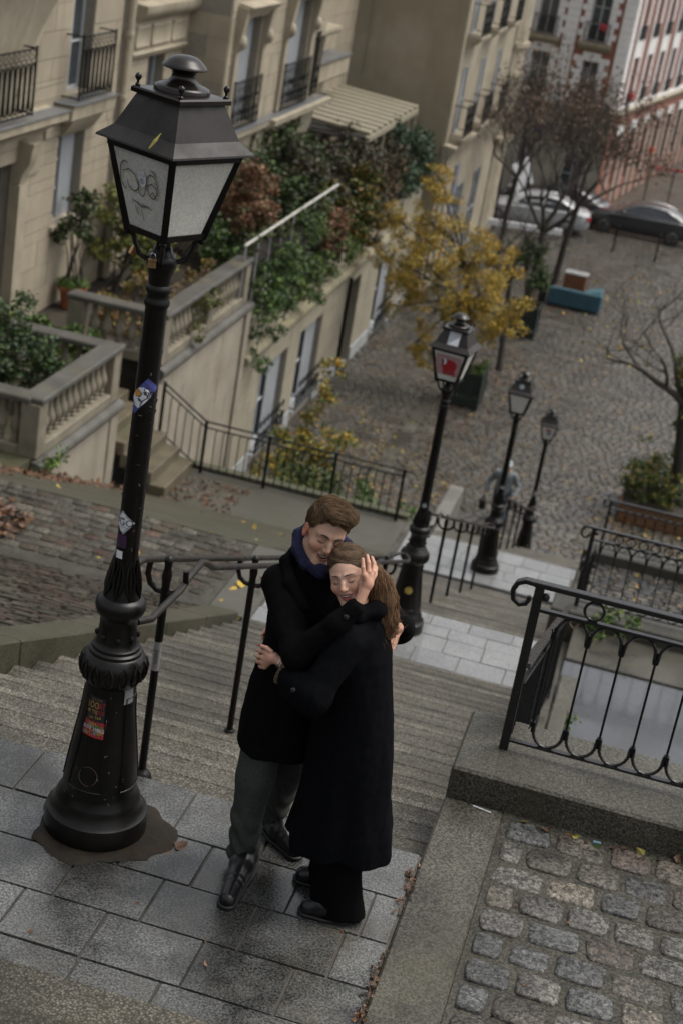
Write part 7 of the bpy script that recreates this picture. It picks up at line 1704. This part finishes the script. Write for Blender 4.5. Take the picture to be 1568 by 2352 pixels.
# ------------------------------------------------------------------ the walker beyond the third lamp
WK = thing('person','walker in grey jacket, pale cap and blue jeans behind the third lamp, bag in hand','person',(-.78,27.75,Z4))
M_jack = pm('grey_fleece',(.17,.19,.20),rough=.9,var=.25,scale=8,bump=.2,bscale=60); M_jean = pm('blue_denim',(.035,.05,.075),rough=.85,var=.25,scale=12)
wz = Z4; X0, Y0 = -.78, 27.75
def jacket(P):
    d = s_stack(P,[(wz+.68,.185,.15,X0,Y0),(wz+.95,.185,.14,X0,Y0-.04),(wz+1.15,.20,.13,X0,Y0-.08),(wz+1.24,.13,.10,X0,Y0-.10),(wz+1.30,.06,.06,X0,Y0-.12)],(1,0,0),(0,-1,0))
    d = smin(d,s_chain(P,[(X0-.19,Y0-.08,wz+1.17),(X0-.33,Y0-.02,wz+.92),(X0-.36,Y0-.14,wz+.72)],[.075,.06,.045],.03),.03); d = smin(d,s_chain(P,[(X0+.19,Y0-.08,wz+1.17),(X0+.31,Y0-.02,wz+.92),(X0+.27,Y0-.2,wz+.74)],[.075,.06,.045],.03),.03)
    return d+.006*vnoise(P,18,3)
def walker_body(P):
    d = s_ell(P,(X0+.03,Y0-.17,wz+1.40),(.075,.092,.115)); d = smin(d,s_cap(P,(X0+.02,Y0-.11,wz+1.22),(X0+.03,Y0-.15,wz+1.34),.05),.02); d = smin(d,s_cap(P,(X0+.03,Y0-.265,wz+1.39),(X0+.03,Y0-.27,wz+1.375),.014),.015)
    d = smin(d,s_cap(P,(X0,Y0,wz+.7),(X0,Y0-.08,wz+1.2),.11,.12),.04)
    for s in (-1,1): d = smin(d,s_ell(P,(X0+s*.075+.03,Y0-.16,wz+1.40),(.012,.022,.03)),.01)
    for a,c,e in (((X0-.19,Y0-.08,wz+1.15),(X0-.33,Y0-.02,wz+.92),(X0-.37,Y0-.16,wz+.66)),((X0+.19,Y0-.08,wz+1.15),(X0+.31,Y0-.02,wz+.92),(X0+.26,Y0-.24,wz+.70))): d = smin(d,s_chain(P,[a,c,e],[.05,.042,.034],.03),.03)
    d = smin(d,s_chain(P,[(X0-.09,Y0,wz+.72),(X0-.1,Y0-.06,wz+.4),(X0-.11,Y0+.06,wz+.06)],[.08,.06,.04],.03),.03); d = smin(d,s_chain(P,[(X0+.09,Y0,wz+.72),(X0+.1,Y0-.12,wz+.42),(X0+.1,Y0-.16,wz+.06)],[.08,.06,.04],.03),.03)
    return d
sdf_mesh('body',walker_body,(X0-.46,Y0-.34,wz),(X0+.42,Y0+.2,wz+1.55),.016,M_skin,WK,colf=lambda V: np.tile(np.array(SKIN_M),(len(V),1)))
sdf_mesh('jacket',jacket,(X0-.46,Y0-.32,wz+.62),(X0+.42,Y0+.22,wz+1.36),.018,M_jack,WK)
sdf_mesh('jeans',lambda P: smax(smin(s_chain(P,[(X0-.09,Y0,wz+.76),(X0-.1,Y0-.06,wz+.4),(X0-.11,Y0+.06,wz+.1)],[.115,.085,.07],.03),s_chain(P,[(X0+.09,Y0,wz+.76),(X0+.1,Y0-.12,wz+.42),(X0+.1,Y0-.16,wz+.1)],[.115,.085,.07],.03),.03)+.005*vnoise(P,20,2),wz+.07-P[:,2],.01),(X0-.3,Y0-.32,wz+.03),(X0+.3,Y0+.2,wz+.92),.018,M_jean,WK)
for s,yy_ in ((-1,.06),(1,-.16)): shoe(WK,(X0+s*.105,Y0+yy_+.06,wz),(X0+s*.115,Y0+yy_-.2,wz),.045,top=.09) if False else None
def wshoe(P): return smin(s_cap(P,(X0-.11,Y0+.08,wz+.045),(X0-.115,Y0-.10,wz+.04),.048,.042),s_cap(P,(X0+.1,Y0-.14,wz+.045),(X0+.105,Y0-.33,wz+.04),.048,.042),.001)
sdf_mesh('shoes',wshoe,(X0-.2,Y0-.42,wz-.01),(X0+.2,Y0+.16,wz+.12),.012,M_sole,WK)
sdf_mesh('cap',lambda P: smin(smax(s_ell(P,(X0+.03,Y0-.165,wz+1.415),(.088,.105,.115)),wz+1.42-P[:,2],.01),s_ell(P,(X0+.03,Y0-.27,wz+1.435),(.07,.065,.012)),.01),(X0-.09,Y0-.36,wz+1.38),(X0+.15,Y0-.03,wz+1.56),.012,pm('pale_blue_cap',(.34,.38,.40),rough=.8),WK)
T = thing('shopping_bag','small black bag hanging from the walker\'s hand','bag',(X0-.37,Y0-.17,wz+.3))
MB().box((X0-.45,Y0-.22,wz+.26),(X0-.30,Y0-.12,wz+.50)).build('pouch',M_sole,T,bevel=.03); MB().tube([(X0-.42,Y0-.17,wz+.49),(X0-.39,Y0-.17,wz+.62),(X0-.36,Y0-.17,wz+.62),(X0-.33,Y0-.17,wz+.49)],.01,6).build('strap',M_sole,T,smooth=True)
